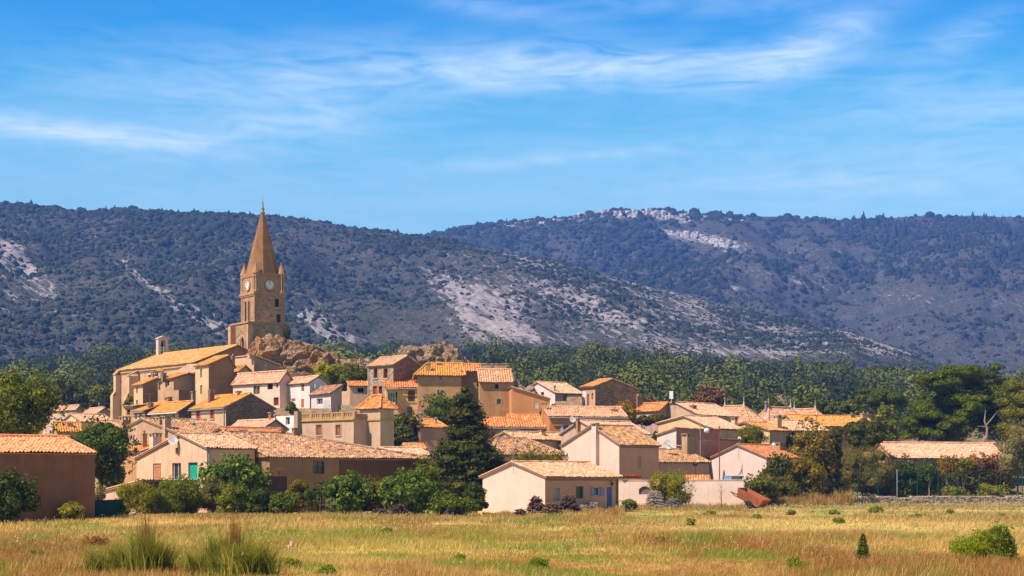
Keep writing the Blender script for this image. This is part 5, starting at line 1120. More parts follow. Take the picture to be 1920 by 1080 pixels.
ROCK = rockmat((.16,.09,.05), (.44,.275,.16), (.47,.20,.045), .9); ROCK2 = rockmat((.18,.11,.07), (.47,.32,.21), (.34,.19,.09), 1.1)
crag('steep bare rock crag with orange lichen beside the church tower', [(462,680),(470,650),(485,640),(515,637),(545,642),(560,640),(580,643),(598,648),(612,658),(622,664),(634,676),(640,700)], 240, 5.5, 14, 1.3, ROCK, 1.0)
crag('low spread of boulders and dry ground right of the church crag', [(600,690),(625,672),(640,676),(660,679),(680,677),(700,680),(720,672),(740,668),(760,670)], 244, 4.5, 14, 4.1, ROCK2, .8)
crag('rounded rocky outcrop rising behind the big tan house', [(735,690),(750,668),(757,654),(775,651),(800,652),(812,648),(830,645),(845,650),(858,657),(868,672),(880,679),(900,686),(915,692)], 240, 4.5, 14, 7.7, ROCK2, 1.0)
crag('dark rubble rock beside the ochre tower-like house', [(938,712),(952,702),(962,700),(972,712),(985,724),(995,722),(1003,728),(1010,742)], 226, 2.5, 11, 9.2, rockmat((.27,.19,.14), (.46,.34,.26), (.3,.2,.13), 1.4), .7)

# ------------------------------------------------------------------ walls, terraces and yard things
def wall_run(name, label, a, b, ta, tb, thick, mat, cat='wall', base=None, capmat=None):
    """straight wall between two ground points (px, Y) with its top rows ta, tb at either end"""
    A = Vector((ux(a[0])*a[1], a[1], 0)); B = Vector((ux(b[0])*b[1], b[1], 0)); za, zb_ = zat(ta, a[1]), zat(tb, b[1]); z0 = base if base is not None else min(float(gz(A.x, A.y)), float(gz(B.x, B.y)))-.6
    e = empty(name, (A.x, A.y, z0), math.atan2(B.y-A.y, B.x-A.x)); tag(e, label, cat); L = (B-A).length
    m = MB(); m.prism([(0, 0), (L, 0), (L, zb_-z0), (0, za-z0)], 0, thick, lambda s_, d, z: (s_, d, z)); m.build('masonry', mat, e)
    if capmat: m = MB(); m.prism([(-.05, za-z0+.002), (L+.05, zb_-z0+.002), (L+.05, zb_-z0+.09), (-.05, za-z0+.09)], -.05, thick+.05, lambda s_, d, z: (s_, d, z)); m.build('coping', capmat, e)
    return e, L
e, L = wall_run('retaining_wall', 'rubble retaining wall below the yellow house', (741, 214), (786, 212), 783, 784, .6, BSTONE)
wall_run('screen_fence', 'dark green screen panels under the shrub by the little tower', (738, 186), (786, 186), 827, 827, .06, plain((.015,.055,.055), .8), 'fence')
wall_run('stone_wall', 'stepped rubble wall in front of the broad pale roof house', (1040, 227), (1062, 225), 752, 752, .5, BSTONE); wall_run('stone_wall', 'taller pale rubble wall against the rubble stone house', (1062.5, 225), (1091, 223.5), 744, 744, .5, BSTONE)
wall_run('garden_wall', 'low pale wall between the green crag trees and the little house', (640, 229), (657, 227), 733.5, 733.5, .3, LIMEW)
wall_run('retaining_wall', 'broken rubble terrace wall above the shuttered terrace house', (622, 206), (690, 204), 758, 762, .5, BSTONE); wall_run('garden_wall', 'low wall with rusty railing below the white house shutters', (500, 206), (622, 202), 765, 766, .3, BSTONE)
wall_run('garden_wall', 'dark ledge wall with flower pot before the long low house', (494, 136), (538, 138.5), 893, 893, .3, plaster((.12,.085,.07), .6, .4))
# street of packed earth between the crag trees and the stone house
# garden wall of the white gable yard, with a boarded arch
GW = plaster((.82,.735,.63), .25, .12)
A = Vector((ux(1156)*162.6, 162.6, 0)); B = Vector((ux(1394)*160, 160, 0)); e = empty('garden_wall', (A.x, A.y, -.3), math.atan2(B.y-A.y, B.x-A.x)); tag(e, 'long sunlit cream garden wall with boarded arch', 'wall'); L = (B-A).length
s_of = lambda px: (ux(px)*A.y - A.x)/(((B-A)/L).x - ux(px)*((B-A)/L).y)
g = lambda s_, d, z: (s_, d, z); z1, z2 = 2.62+.3, 2.66+.3; a0, a1 = s_of(1198), s_of(1219.5); zl, zs, zk = .3+zat(927, 162), .3+zat(917, 162), .3+zat(911.5, 162); m = MB()
m.prism([(0, 0), (a0, 0), (a0, z1), (0, z1)], 0, .25, g); m.prism([(a1, 0), (L, 0), (L, z2), (a1, z1)], 0, .25, g); m.prism([(a0, 0), (a1, 0), (a1, zl), (a0, zl)], 0, .25, g)
n = 8; pts = [(a0+(a1-a0)*k/n, zs+(zk-zs)*math.sin(math.pi*k/n)) for k in range(n+1)]
for k in range(n): m.prism([pts[k], pts[k+1], (pts[k+1][0], z1), (pts[k][0], z1)], 0, .25, g)
m.build('masonry', GW, e); m = MB(); m.prism([(-.02, z1+.002), (L+.04, z2+.002), (L+.04, z2+.09), (-.02, z1+.09)], -.04, .29, g); m.build('coping', plaster((.72,.55,.45), .4, .2), e)
m = MB()
for k in range(6): m.prism([(a0+(a1-a0)*k/6+.01, zl), (a0+(a1-a0)*(k+1)/6-.01, zl), (a0+(a1-a0)*(k+1)/6-.01, zk-.02), (a0+(a1-a0)*k/6+.01, zk-.02)], .17, .22, g)
m.build('arch_boards', wood((.22,.16,.19)), e)
def at_px(px, Y, z=None): x = ux(px)*Y; return Vector((x, Y, float(gz(x, Y)) if z is None else z))
# geraniums on the wall
e = empty('flower_planter', at_px(1184, 162.3, 2.62+.09)); tag(e, 'planter of red geraniums on top of the garden wall', 'planter'); m = MB(); m.box((-.9, .0, 0), (.9, .22, .14)); m.build('trough', plain((.40,.2,.13), .8), e); PLANTER = e
# little well roof and weathercock
e = empty('well_house', at_px(1307, 166, 0)); tag(e, 'little orange-tiled roof of a garden well behind the cream wall', 'well'); m = MB()
zt, zr_ = zat(903, 166), zat(890, 166)
for xx in (-.95, .95):
    for yy in (-.5, .5): m.box((xx-.08, yy-.08, 0), (xx+.08, yy+.08, zt))
m.build('post', wood((.3,.18,.1)), e); r_ = MB()
for pl in ([(-1.25, -.9, zt-.1), (1.25, -.9, zt-.1), (1.25, 0, zr_), (-1.25, 0, zr_)], [(1.25, .9, zt-.1), (-1.25, .9, zt-.1), (-1.25, 0, zr_), (1.25, 0, zr_)]): nn = tile_patch(r_, pl, 0, 901, pitch=.26); slab(r_, pl, nn, 1)
r_.build('roof', [rm('orange', .05), plain((.5,.25,.12))], e)
e = empty('weathercock', at_px(1304, 168, 2.2)); tag(e, 'black weathercock with cardinal arms above the well roof', 'weather vane'); zt = zat(874, 168)-2.2; m = MB(); m.tube([(0, 0, 0), (0, 0, zt)], .025, 6); m.tube([(-.3, 0, zt-.9), (.3, 0, zt-.9)], .02, 5); m.tube([(0, -.3, zt-.9), (0, .3, zt-.9)], .02, 5)
for xx in (-.3, .3): m.box((xx-.06, -.02, zt-.98), (xx+.06, .02, zt-.82))
m.build('pole', plain((.02,.02,.02), .5), e); m = MB(); ck = [(-.25, .1), (-.1, .0), (.1, .0), (.2, .12), (.26, .3), (.2, .34), (.1, .2), (-.05, .18), (-.2, .36), (-.3, .3)]; m.prism([(x, zt+z) for x, z in ck], -.015, .015, lambda s_, d, z: (s_, d, z)); m.build('cockerel', plain((.02,.02,.02), .5), e)
# yard furniture in front of the white gable
e = empty('parasol', at_px(1357.5, 165, 0)); tag(e, 'closed green parasol against the white gable wall', 'parasol'); zt = zat(880, 165); m = MB(); m.tube([(0, 0, 0), (0, 0, zt)], .03, 6); m.build('pole', plain((.6,.6,.6), .4), e); m = MB(); m.lathe((0, 0, zt-1.5), [(.1, 0), (.17, .15), (.15, .7), (.08, 1.25), (.02, 1.5)], 10); m.build('canopy', plain((.01,.16,.10), .8), e)
e = empty('garden_cabinet', at_px(1380, 165, 0)); tag(e, 'white garden barbecue unit behind the cream wall', 'barbecue'); zt = zat(890, 165); m = MB(); m.box((-.75, 0, 0), (-.62, .6, zt-.12)); m.box((.62, 0, 0), (.75, .6, zt-.12)); m.box((-.62, .5, 0), (.62, .6, zt-.12)); m.build('frame', plain((.78,.77,.78), .6), e); m = MB(); m.box((-.82, -.08, zt-.118), (.82, .66, zt)); m.build('top', plain((.80,.79,.78), .6), e); m = MB(); m.box((-.6, .05, 0), (.6, .49, zt-.55)); m.build('counter', plain((.62,.60,.60), .6), e)
e = empty('storage_box', at_px(1365.5, 164.2, 0)); tag(e, 'pale blue storage box beside the white barbecue', 'box'); m = MB(); m.box((-.32, 0, 0), (.32, .5, zat(893.5, 164.2))); m.build('body', plain((.42,.48,.74), .6), e); m = MB(); m.box((-.35, -.03, zat(893.5, 164.2)+.002), (.35, .53, zat(893.5, 164.2)+.09)); m.build('lid', plain((.50,.55,.80), .5), e)
# rusty tipping trailer
def trailer():
    p = at_px(1408, 158); e = empty('trailer', p, R(-36)); tag(e, 'rusty orange tipping trailer leaning at the end of the garden wall', 'trailer'); RUST = plaster((.36,.17,.10), 1.0, .8)
    T = Matrix.Translation((0, 0, .72)) @ Matrix.Rotation(R(24), 4, 'Y')
    m = MB(); a, b, hh = 1.2, .85, .8
    pl = lambda pts: m.add([tuple(T @ Vector(q)) for q in pts], [tuple(range(len(pts)))])
    bot = [(-a, -b*.8, 0), (a, -b*.8, 0), (a, b*.8, 0), (-a, b*.8, 0)]; top = [(-a*1.12, -b, hh), (a*1.25, -b, hh), (a*1.25, b, hh), (-a*1.12, b, hh)]
    pl(bot)
    for k in range(4): pl([bot[k], bot[(k+1) % 4], top[(k+1) % 4], top[k]])
    o = m.build('skip', RUST, e); md = o.modifiers.new('thickness', 'SOLIDIFY'); md.thickness = .05
    m = MB()
    for yy in (-.45, .45): m.tube([T @ Vector((-1.5, yy, -.1)), T @ Vector((1.2, yy, -.1))], .05, 6)
    m.tube([T @ Vector((-1.5, -.45, -.1)), T @ Vector((-2.3, 0, -.05)), T @ Vector((-1.5, .45, -.1))], .05, 6); m.tube([T @ Vector((0, -.45, -.1)), T @ Vector((0, 0, -.1)), T @ Vector((0, .45, -.1))], .06, 6); m.build('chassis', plain((.16,.075,.04), .8), e)
    for yy in (-.72, .72):
        m = MB(); vs = [];
        for rr, ww in ((.34, -.09), (.40, -.07), (.40, .07), (.34, .09), (.18, .06), (.18, -.06)): vs.append((rr, ww))
        c = Vector((.15, yy, .38)); V = []; n = 18
        for rr, ww in vs:
            for k in range(n): V.append((c.x+rr*math.cos(2*math.pi*k/n), c.y+ww, c.z+rr*math.sin(2*math.pi*k/n)))
        m.add(V, [(i*n+k, i*n+(k+1) % n, ((i+1) % 6)*n+(k+1) % n, ((i+1) % 6)*n+k) for i in range(6) for k in range(n)]); m.build('wheel', plain((.03,.03,.03), .9), e)
trailer()
# dry-stone field wall, right
def stone_run(label, pa, pb, hgt, seed, thick=.55):
    rng = np.random.default_rng(seed); A, B = at_px(*pa), at_px(*pb); L = (B-A).length; ang = math.atan2(B.y-A.y, B.x-A.x); e0 = MB(); courses = max(2, int(hgt/.17)); z = 0
    for c in range(courses):
        hc = hgt/courses*rng.uniform(.85, 1.15); q = -rng.uniform(0, .3)
        while q < L:
            w = rng.uniform(.2, .55) * (1.3 if c == courses-1 else 1); drop = rng.uniform(0, 1)
            if c == courses-1 and math.sin(q*.35+seed)+rng.normal(0, .4) < -.9: q += w; continue
            M = Matrix.Translation((q+w/2, rng.normal(0, .03), z+hc/2)) @ Matrix.Rotation(rng.normal(0, .07), 4, 'Y') @ Matrix.Rotation(rng.normal(0, .12), 4, 'Z')
            hw, hd, hz2 = w*.48, thick*.5*rng.uniform(.85, 1.1), hc*.47; v = [M @ Vector((sx_*hw*rng.uniform(.8, 1), sy_*hd*rng.uniform(.85, 1), sz_*hz2*rng.uniform(.75, 1))) for sz_ in (-1, 1) for sy_ in (-1, 1) for sx_ in (-1, 1)]
            e0.add([tuple(p) for p in v], [(0,2,3,1),(4,5,7,6),(0,1,5,4),(1,3,7,5),(3,2,6,7),(2,0,4,6)]); q += w
        z += hc
    o = e0.build('dry_stone_wall', rockmat((.60,.42,.29), (.85,.67,.50), (.68,.46,.30), 2.0)); o.location = A - Vector((0, 0, .05)); o.rotation_euler = (0, 0, ang); tag(o, label, 'stone wall')
stone_run('long pale dry-stone wall along the field below the wire fence', (1602, 196), (1990, 203), .95, 3); stone_run('lower pinkish stretch of dry-stone wall left of the pale one', (1534, 194), (1603, 195.5), .62, 4); stone_run('short tumbled bit of stone wall in the dry grass', (1446, 175), (1488, 176.5), .5, 5)
# wire fence with green posts
def fence():
    P = [(1432, 177), (1466, 179), (1502, 181), (1537, 185), (1573, 191), (1608, 197.7), (1646, 198.6), (1682, 199.5), (1720, 200.5), (1759, 201.5), (1797, 202.5), (1836, 203.5), (1876, 204.5), (1917, 205.6), (1960, 207)]
    tops = [893, 891, 891, 890, 889, 886, 886, 880, 881, 881, 881, 879, 878, 878, 877]; e = empty('wire_fence', at_px(*P[0])); tag(e, 'tall green wire fence on thin posts along the gardens', 'fence'); o0 = Vector(e.location); G = plain((.01,.085,.055), .5); tp = []
    for (p, t) in zip(P, tops):
        a = at_px(*p) - o0; zt = zat(t, p[1]) - o0.z; m = MB(); m.tube([a, Vector((a.x, a.y, zt))], .045, 6); m.build('post', G if p[0] != 1682 else plain((.35,.42,.40), .4), e); tp.append((a, zt))
    m = MB()
    for (a, za), (b, zb_) in zip(tp[:-1], tp[1:]):
        for k in range(7): m.tube([(a.x, a.y, a.z+.1+(za-a.z-.15)*k/6), (b.x, b.y, b.z+.1+(zb_-b.z-.15)*k/6)], .006, 3, cap=False)
        for k in range(12): t = k/12; q = a.lerp(b, t); m.tube([(q.x, q.y, q.z+.1), (q.x, q.y, q.z+.1+(za-a.z-.15))], .004, 3, cap=False)
    m.build('wire_mesh', G, e)
fence()
# firewood and vine-stump heaps, flat-stone stacks
def heap(name, label, cat, px, Y, wpx, hpx, n, kind, seed, mat, group=None):
    rng = np.random.default_rng(seed); c = at_px(px, Y); w = wpx/F*Y/2; hh = hpx/F*Y; m = MB()
    for k in range(n):
        t = rng.uniform(0, 1) ** .8; zc = hh*t; lim = w*(1-.75*t) ; x = rng.uniform(-lim, lim); y = rng.uniform(-.5, .5)*(1-.6*t)*min(w, .9)
        if kind == 'stump':
            d = Vector(rng.normal(0, 1, 3)).normalized(); d.z *= .5; L = rng.uniform(.18, .42); b = Vector(rng.normal(0, .12, 3)); p0 = Vector((x, y, zc)); m.tube([p0-d*L, p0+b*.4, p0+d*L], [rng.uniform(.02, .05), rng.uniform(.05, .10), rng.uniform(.015, .05)], 5)
        elif kind == 'log':
            a = rng.normal(0, .25); p0 = Vector((x, y, zc+.05)); d = Vector((math.sin(a)*.7, -1, rng.normal(0, .08))).normalized()*rng.uniform(.2, .4); m.tube([p0-d, p0+d], rng.uniform(.05, .10), 6)
        else:
            M = Matrix.Translation((x, y, zc+.03)) @ Matrix.Rotation(rng.uniform(-.4, .4), 4, 'Z') @ Matrix.Rotation(rng.normal(0, .12), 4, 'Y'); ww = rng.uniform(.15, .34); m.box((-ww, -.16, -.035), (ww, .16, .035), 0, M)
    o = m.build(name, mat); o.location = c; tag(o, label, cat, group)
VINE = wood((.085,.05,.042)); LOGM = wood((.20,.13,.09)); FLAT = rockmat((.40,.31,.25), (.62,.52,.45), (.48,.36,.28), 3.0)
heap('wood_heap', 'dark heap of vine stumps before the fig bushes', 'wood pile', 748, 124, 44, 22, 170, 'stump', 1, VINE); heap('wood_heap', 'smaller trail of vine prunings left of the dark stump heap', 'wood pile', 712, 126, 40, 13, 80, 'stump', 2, VINE)
heap('wood_heap', 'vine stump heap under the big dark conifer', 'wood pile', 853, 124, 62, 20, 190, 'stump', 3, VINE)
heap('wood_heap', 'tall dark woodpile before the cream gable corner', 'wood pile', 1004, 133.5, 36, 33, 190, 'stump', 4, wood((.16,.09,.065))); heap('wood_heap', 'broad dark woodpile beneath the shed windows', 'wood pile', 1066, 136.5, 54, 34, 260, 'log', 5, wood((.13,.075,.055)))
heap('wood_heap', 'middle low woodpile between the two taller shed piles', 'wood pile', 1034, 132.8, 46, 22, 170, 'stump', 6, wood((.15,.09,.065))); heap('wood_heap', 'tiny round heap of stumps against the cream gable', 'wood pile', 976, 129.5, 16, 12, 60, 'stump', 7, VINE)
heap('stone_heap', 'pale flat stones scattered near the blue door', 'stone pile', 1096, 139.5, 30, 14, 40, 'slab', 8, FLAT); heap('stone_heap', 'small stack of flat pale stones left of the blue door', 'stone pile', 1113, 140.5, 16, 18, 40, 'slab', 9, FLAT)
heap('stone_stack', 'tall stack of flat stones before the garden wall arch', 'stone pile', 1228, 154, 38, 34, 330, 'slab', 10, FLAT); heap('stone_stack', 'grey stack of roof slates right of the tall stone stack', 'stone pile', 1262, 155, 34, 20, 190, 'slab', 11, rockmat((.22,.19,.17), (.40,.35,.31), (.3,.24,.2), 3.0)); heap('stone_heap', 'low scatter of stones in the shadow on the garden wall', 'stone pile', 1300, 156.5, 34, 9, 70, 'slab', 12, FLAT)
# worktable by the blue door
e = empty('garden_table', at_px(1170, 150)); tag(e, 'old stone-topped table beside the blue door', 'table'); m = MB(); m.box((-.7, -.3, .82), (.7, .3, .9)); m.build('top', FLAT, e)
for xx in (-.55, .55): m = MB(); m.box((xx-.09, -.22, 0), (xx+.09, .22, .818)); m.build('leg', plaster((.35,.25,.2), .5, .3), e)
# globe street lamps on curled brackets
def lamp(label, px, py, Y, side, arm=1.5, post=None):
    c = W(px, py, Y); z0 = float(gz(c.x, Y)); e = empty('street_lamp', (c.x+side*arm, Y, z0)); tag(e, label, 'street lamp', 'white globe street lamps'); zt = c.z-z0+.42; m = MB(); m.tube([(0, 0, 0), (0, 0, zt+.1)], .06, 8); m.build('post', plain((.22,.075,.045), .6), e)
    m = MB(); m.tube([(0, 0, zt-.35), (-side*.35*arm, 0, zt-.38), (-side*.7*arm, 0, zt-.05), (-side*arm, 0, zt)], .05, 7); m.build('bracket', plain((.24,.08,.05), .6), e)
    m = MB(); n = 10; m.lathe((-side*arm, 0, zt-.42), [(.3*math.sin(math.pi*k/n)+.001, -.3*math.cos(math.pi*k/n)) for k in range(n+1)], 16); m.build('globe', plain((.84,.82,.80), .3), e, True); m = MB(); m.lathe((-side*arm, 0, zt-.2), [(.14, -.03), (.12, .1), (.05, .2)], 10); m.build('cap', plain((.22,.075,.045), .6), e)
lamp('globe street lamp in front of the shaded flat block', 1325, 807.5, 187, 1, 1.4); lamp('globe street lamp above the white gable peak', 1388, 823, 199, 1, 2.3); lamp('globe street lamp beside the stubby chimney right of the white gable', 1451.5, 834.5, 200, 1, 1.3)
e = empty('mast', at_px(1313, 186)); tag(e, 'thin bare aerial mast beside the globe lamp', 'mast'); m = MB(); m.tube([(0, 0, 0), (0, 0, zat(795, 186)-float(gz(ux(1313)*186, 186)))], .035, 6); m.build('pole', plain((.4,.38,.36), .5), e); m = MB(); m.tube([(-.2, 0, 6.9), (1.1, 0, 7.0)], .012, 4); m.build('aerial', plain((.4,.38,.36), .5), e)
# pots and little garden pieces
e = empty('flower_pot', Vector(at_px(521, 137.4, zat(893, 137.4)))); tag(e, 'terracotta pot with a drooping plant on the dark ledge', 'flower pot'); m = MB(); m.lathe((0, 0, 0), [(.16, 0), (.22, .28), (.26, .3), (.26, .36)], 12); m.build('pot', plain((.38,.15,.08), .8), e); POT = e
e = empty('bean_poles', at_px(612, 126)); tag(e, 'grey wooden bean poles standing among the hedge shrubs', 'trellis'); m = MB()
for k in range(6): m.tube([(-.5+.2*k, (k % 2)*.3, 0), (-.45+.19*k, .15, 1.35)], .02, 5)
m.tube([(-.6, .15, .8), (.65, .15, .85)], .018, 5); m.build('poles', wood((.22,.16,.13)), e)
wall_run('screen_fence', 'dark green netting fence right of the brown barn', (179, 118), (231, 122), 938, 936, .05, plain((.008,.045,.038), .8), 'fence')
# ------------------------------------------------------------------ foliage
def leafcloud(rng, lobes, n, size, aspect=.62, jit=.38, shell=.62, up=.15, droop=0.0):
    lobes = np.asarray(lobes, float); w = lobes[:, 3]*lobes[:, 4] + lobes[:, 3]*lobes[:, 5]; ix = rng.choice(len(lobes), n, p=w/w.sum())
    d = rng.normal(0, 1, (n, 3)); d[:, 2] += up; d /= np.linalg.norm(d, axis=1, keepdims=True)
    rad = shell + (1-shell)*rng.uniform(0, 1, n)**.45; rad *= rng.uniform(.9, 1.12, n)
    P = lobes[ix, :3] + d*rad[:, None]*lobes[ix, 3:6]
    N = d/lobes[ix, 3:6]*lobes[ix, 3:4] + rng.normal(0, jit, (n, 3)); N /= np.linalg.norm(N, axis=1, keepdims=True)
    U = np.cross(N, rng.normal(0, 1, (n, 3))); U[:, 2] -= droop; U /= np.linalg.norm(U, axis=1, keepdims=True)
    Wv = np.cross(N, U); s = (size*rng.uniform(.6, 1.35, n))[:, None]
    V = np.stack([P-U*s, P-Wv*s*aspect+N*s*.12, P+U*s, P+Wv*s*aspect+N*s*.12], 1).reshape(-1, 3)
    return V, np.arange(4*n).reshape(-1, 4)
CORE = bush_proto(np.random.default_rng(3), 7)
def cores(mb, lobes, k=.6):
    """solid blobs added inside the crown to block daylight and deepen its shade"""
    cv, cf = CORE; cv = cv - np.array([0, 0, .32])
    for L in lobes:
        mb.add(cv*np.array(L[3:6])*np.array([k, k, k*1.4]) + np.array(L[:3]), cf)
def lobes_in(rng, rx, ry, rz, cz, k, rel=.42, flat=.8, top=0.0):
    out = [(0, 0, cz, rx*.62, ry*.62, rz*.66)]
    for i in range(k):
        d = rng.normal(0, 1, 3); d[2] = d[2]*.8 + top; d /= np.linalg.norm(d); rr = rng.uniform(.50, .74); s = rel*rng.uniform(.65, 1.25); R_ = min(rx, rz)
        out.append((d[0]*rx*rr, d[1]*ry*rr, cz+d[2]*rz*rr, s*(R_+rx)/2, s*(R_+ry)/2, s*R_*flat*1.1))
    return out
def limbs(mb, rng, h0, targets, r0, lean=(0, 0)):
    base = Vector((0, 0, -.3)); fork = Vector((lean[0], lean[1], h0)); mid = base.lerp(fork, .5) + Vector((rng.normal(0, r0*.6), rng.normal(0, r0*.6), 0))
    mb.tube([base, Vector((mid.x*.4, mid.y*.4, .1)), mid, fork], [r0*1.35, r0*1.1, r0*.9, r0*.75], 8)
    for t in targets:
        t = Vector(t); m1 = fork.lerp(t, .5) + Vector((0, 0, (t-fork).length*.10)) + Vector(rng.normal(0, .12, 3)); mb.tube([fork - Vector((0, 0, .1)), m1, t], [r0*.5, r0*.33, r0*.12], 6)
GREEN = leafmat((.040,.075,.012), (.085,.135,.020), (.17,.19,.03)); DGREEN = leafmat((.022,.044,.010), (.045,.075,.014), (.09,.11,.02), .22); LGREEN = leafmat((.07,.115,.016), (.14,.185,.025), (.23,.24,.05), .35); YGREEN = leafmat((.10,.13,.016), (.18,.20,.025), (.26,.23,.05), .35)
OLIVE = leafmat((.06,.07,.028), (.115,.12,.05), (.17,.16,.07), .2); GREYG = leafmat((.10,.11,.06), (.17,.18,.10), (.24,.23,.14), .25); CONI = leafmat((.018,.030,.008), (.040,.054,.012), (.09,.092,.018), .12); PINE = leafmat((.034,.062,.005), (.068,.104,.007), (.13,.145,.010), .12)
RUSTY = leafmat((.09,.075,.02), (.17,.13,.03), (.30,.20,.06), .25); PURP = leafmat((.075,.048,.034), (.13,.08,.055), (.19,.13,.08), .15); FIG = leafmat((.035,.075,.014), (.085,.14,.028), (.20,.25,.07), .25); BROWNB = leafmat((.10,.065,.03), (.17,.11,.05), (.24,.17,.08), .2)
def plant(name, label, cat, px, Y, top, wpx, mat, bot=None, n=1500, size=.16, k=9, seed=0, trunk=.10, h0=None, rel=.42, flat=.85, aspect=.62, depth=1.0, group=None, stems=False, topbias=.1, zb=None, barkm=None, jit=.36, droop=0.0, loose=0):
    rng = np.random.default_rng(1000+seed*17+int(px)); X = ux(px)*Y; g = float(gz(X, Y)) if zb is None else zb; zt = zat(top, Y)-g; b0 = (zat(bot, Y)-g) if bot is not None else 0.05*zt; b0 = max(b0, -.2)
    rx = wpx/2/F*Y; rz = max(.15, (zt-b0)/2); cz = (zt+b0)/2; ry = rx*depth
    e = empty(name, (X, Y, g)); tag(e, label, cat, group)
    if stems:
        L = []; kk = int(k*1.7)+3
        for i in range(kk):
            q = math.sqrt(rng.uniform(.02, 1))*.78; a = rng.uniform(0, 6.28); up_ = zt*(1-.42*q*q)*.88; z = b0 + (up_-b0)*rng.uniform(.12, 1)**.75; s_ = rng.uniform(.22, .36)*min(rx, zt*.75)+.03
            L.append((rx*q*math.cos(a), ry*q*math.sin(a), z, s_*1.15, s_*1.15, s_*.9))
        L.append((0, 0, (b0+zt)*.48, rx*.62, ry*.6, (zt-b0)*.40))
    else: L = lobes_in(rng, rx*.98, ry*.98, rz*.98, cz, k, rel, flat, topbias)
    n = int(n*1.7)
    if Y < 165 and Y > 100: n = int(n*1.6); size *= .76
    V, Fc = leafcloud(rng, L, n, size, aspect, jit, droop=droop)
    ok = V.reshape(-1, 4, 3)[:, :, 2].min(1) > -.15; Fc = Fc[ok]
    mb = MB(); used = np.unique(Fc); remap = np.zeros(len(V), int); remap[used] = np.arange(len(used)); mb.add(V[used], remap[Fc])
    cores(mb, [l for l in L if l[2]-l[5]*.8 > -.1], .58)
    if loose:
        d = rng.normal(0, 1, (loose, 3)); d /= np.linalg.norm(d, axis=1, keepdims=True); LL = np.concatenate([d*np.array([rx, ry, rz])*.97 + np.array([0, 0, cz]), np.full((loose, 3), .16*rx+.08)], 1); LL = LL[LL[:, 2] > .1]
        if len(LL): mb.add(*leafcloud(rng, LL, loose*14, size, aspect, .9))
    mb.build('crown' if not stems else 'foliage', mat, e)
    t = MB(); targets = [L[i][:3] for i in range(1, min(len(L)-1, 6))]
    if stems:
        for q in targets[:5]: t.tube([(rng.normal(0, rx*.12), rng.normal(0, rx*.1), -.1), (q[0]*.4, q[1]*.4, q[2]*.5), q], [trunk*.5, trunk*.35, trunk*.15], 5)
        t.build('stem', barkm or bark(), e)
    else:
        limbs(t, rng, h0 if h0 else max(.3*zt, b0*.8), targets, trunk); t.build('trunk', barkm or bark(), e)
    return e
def T_(*a, **k): return plant('tree', *a, **k)
def S_(*a, **k): k.setdefault('stems', True); k.setdefault('trunk', .08); return plant('shrub', *a, **k)
# left side
T_('big broad leafy tree rising behind the barn at left edge', 'tree', 28, 150, 694, 170, leafmat((.045,.075,.012), (.10,.135,.018), (.24,.22,.03)), bot=835, n=8500, size=.21, k=26, trunk=.3, rel=.34, loose=60)
T_('broad dark green maple between the barn and teal door house', 'tree', 190, 141, 785, 136, leafmat((.025,.055,.012), (.055,.10,.018), (.12,.16,.03)), bot=915, n=7000, size=.20, k=24, trunk=.22, rel=.34, loose=50)
S_('large dark bush in front of the barn at left edge', 'bush', 8, 103.5, 881, 122, DGREEN, n=5500, size=.13, k=22, rel=.34, loose=40, trunk=.12)
S_('small yellow-leaved bush against the barn wall', 'bush', 133, 111.5, 944, 48, YGREEN, n=700, size=.09, k=9, loose=20)
S_('low weedy green bush behind the netting fence', 'bush', 228, 122, 947, 30, GREEN, n=500, size=.09, k=6)
S_('pale dry bush behind the netting left of the lean-to', 'bush', 186, 134, 900, 26, GREYG, n=500, size=.10, k=6)
# hedge in front of the long house
S_('yellow-green bamboo clump at the left end of the hedge', 'bamboo', 257, 124, 903, 72, YGREEN, n=2600, size=.17, aspect=.28, k=14, loose=50, droop=.6)
S_('taller yellow-green bamboo clump below the white door', 'bamboo', 334, 126, 894, 88, LGREEN, n=3400, size=.18, aspect=.26, k=16, loose=60, droop=.6)
S_('big-leaved fig bush below the teal door', 'bush', 436, 132, 858, 132, FIG, n=3300, size=.20, k=20, aspect=.8, loose=60, trunk=.14)
S_('olive-grey rounded shrub in front of the fig bush', 'bush', 401, 127, 886, 64, OLIVE, n=2600, size=.10, aspect=.35, k=12)
S_('bright green feathery shrub right of the olive-grey shrub', 'bush', 432, 124.5, 903, 52, LGREEN, bot=972, n=1500, size=.11, k=10, loose=30)
plant('cypress', 'narrow young cypress in the middle of the hedge', 'tree', 452, 125, 892, 30, GREEN, n=1500, size=.10, k=12, rel=.5, trunk=.06)
S_('dark low laurel right of the young cypress', 'bush', 489, 127.5, 915, 62, DGREEN, n=1800, size=.13, k=12, loose=30)
S_('green rambling bush below the flower pot ledge', 'bush', 532, 127, 924, 58, GREEN, n=1500, size=.12, k=11, loose=25)
S_('bronze-green rounded bush below the barred window', 'bush', 561, 134, 892, 56, leafmat((.06,.07,.015), (.11,.11,.025), (.20,.16,.04)), n=2200, size=.12, k=14, trunk=.08)
S_('dark leafy shrub behind the bean poles', 'bush', 604, 131, 903, 62, leafmat((.025,.045,.012), (.055,.09,.02), (.12,.15,.04)), n=2200, size=.13, k=12, loose=30)
S_('large fig bush reaching the field edge', 'bush', 655, 128, 888, 92, FIG, n=3000, size=.18, aspect=.8, k=18, loose=50)
S_('reddish-green tangled bush along the dark wall', 'bush', 704, 134, 892, 70, leafmat((.05,.055,.02), (.10,.095,.03), (.19,.13,.06)), n=2000, size=.12, k=12, loose=30)
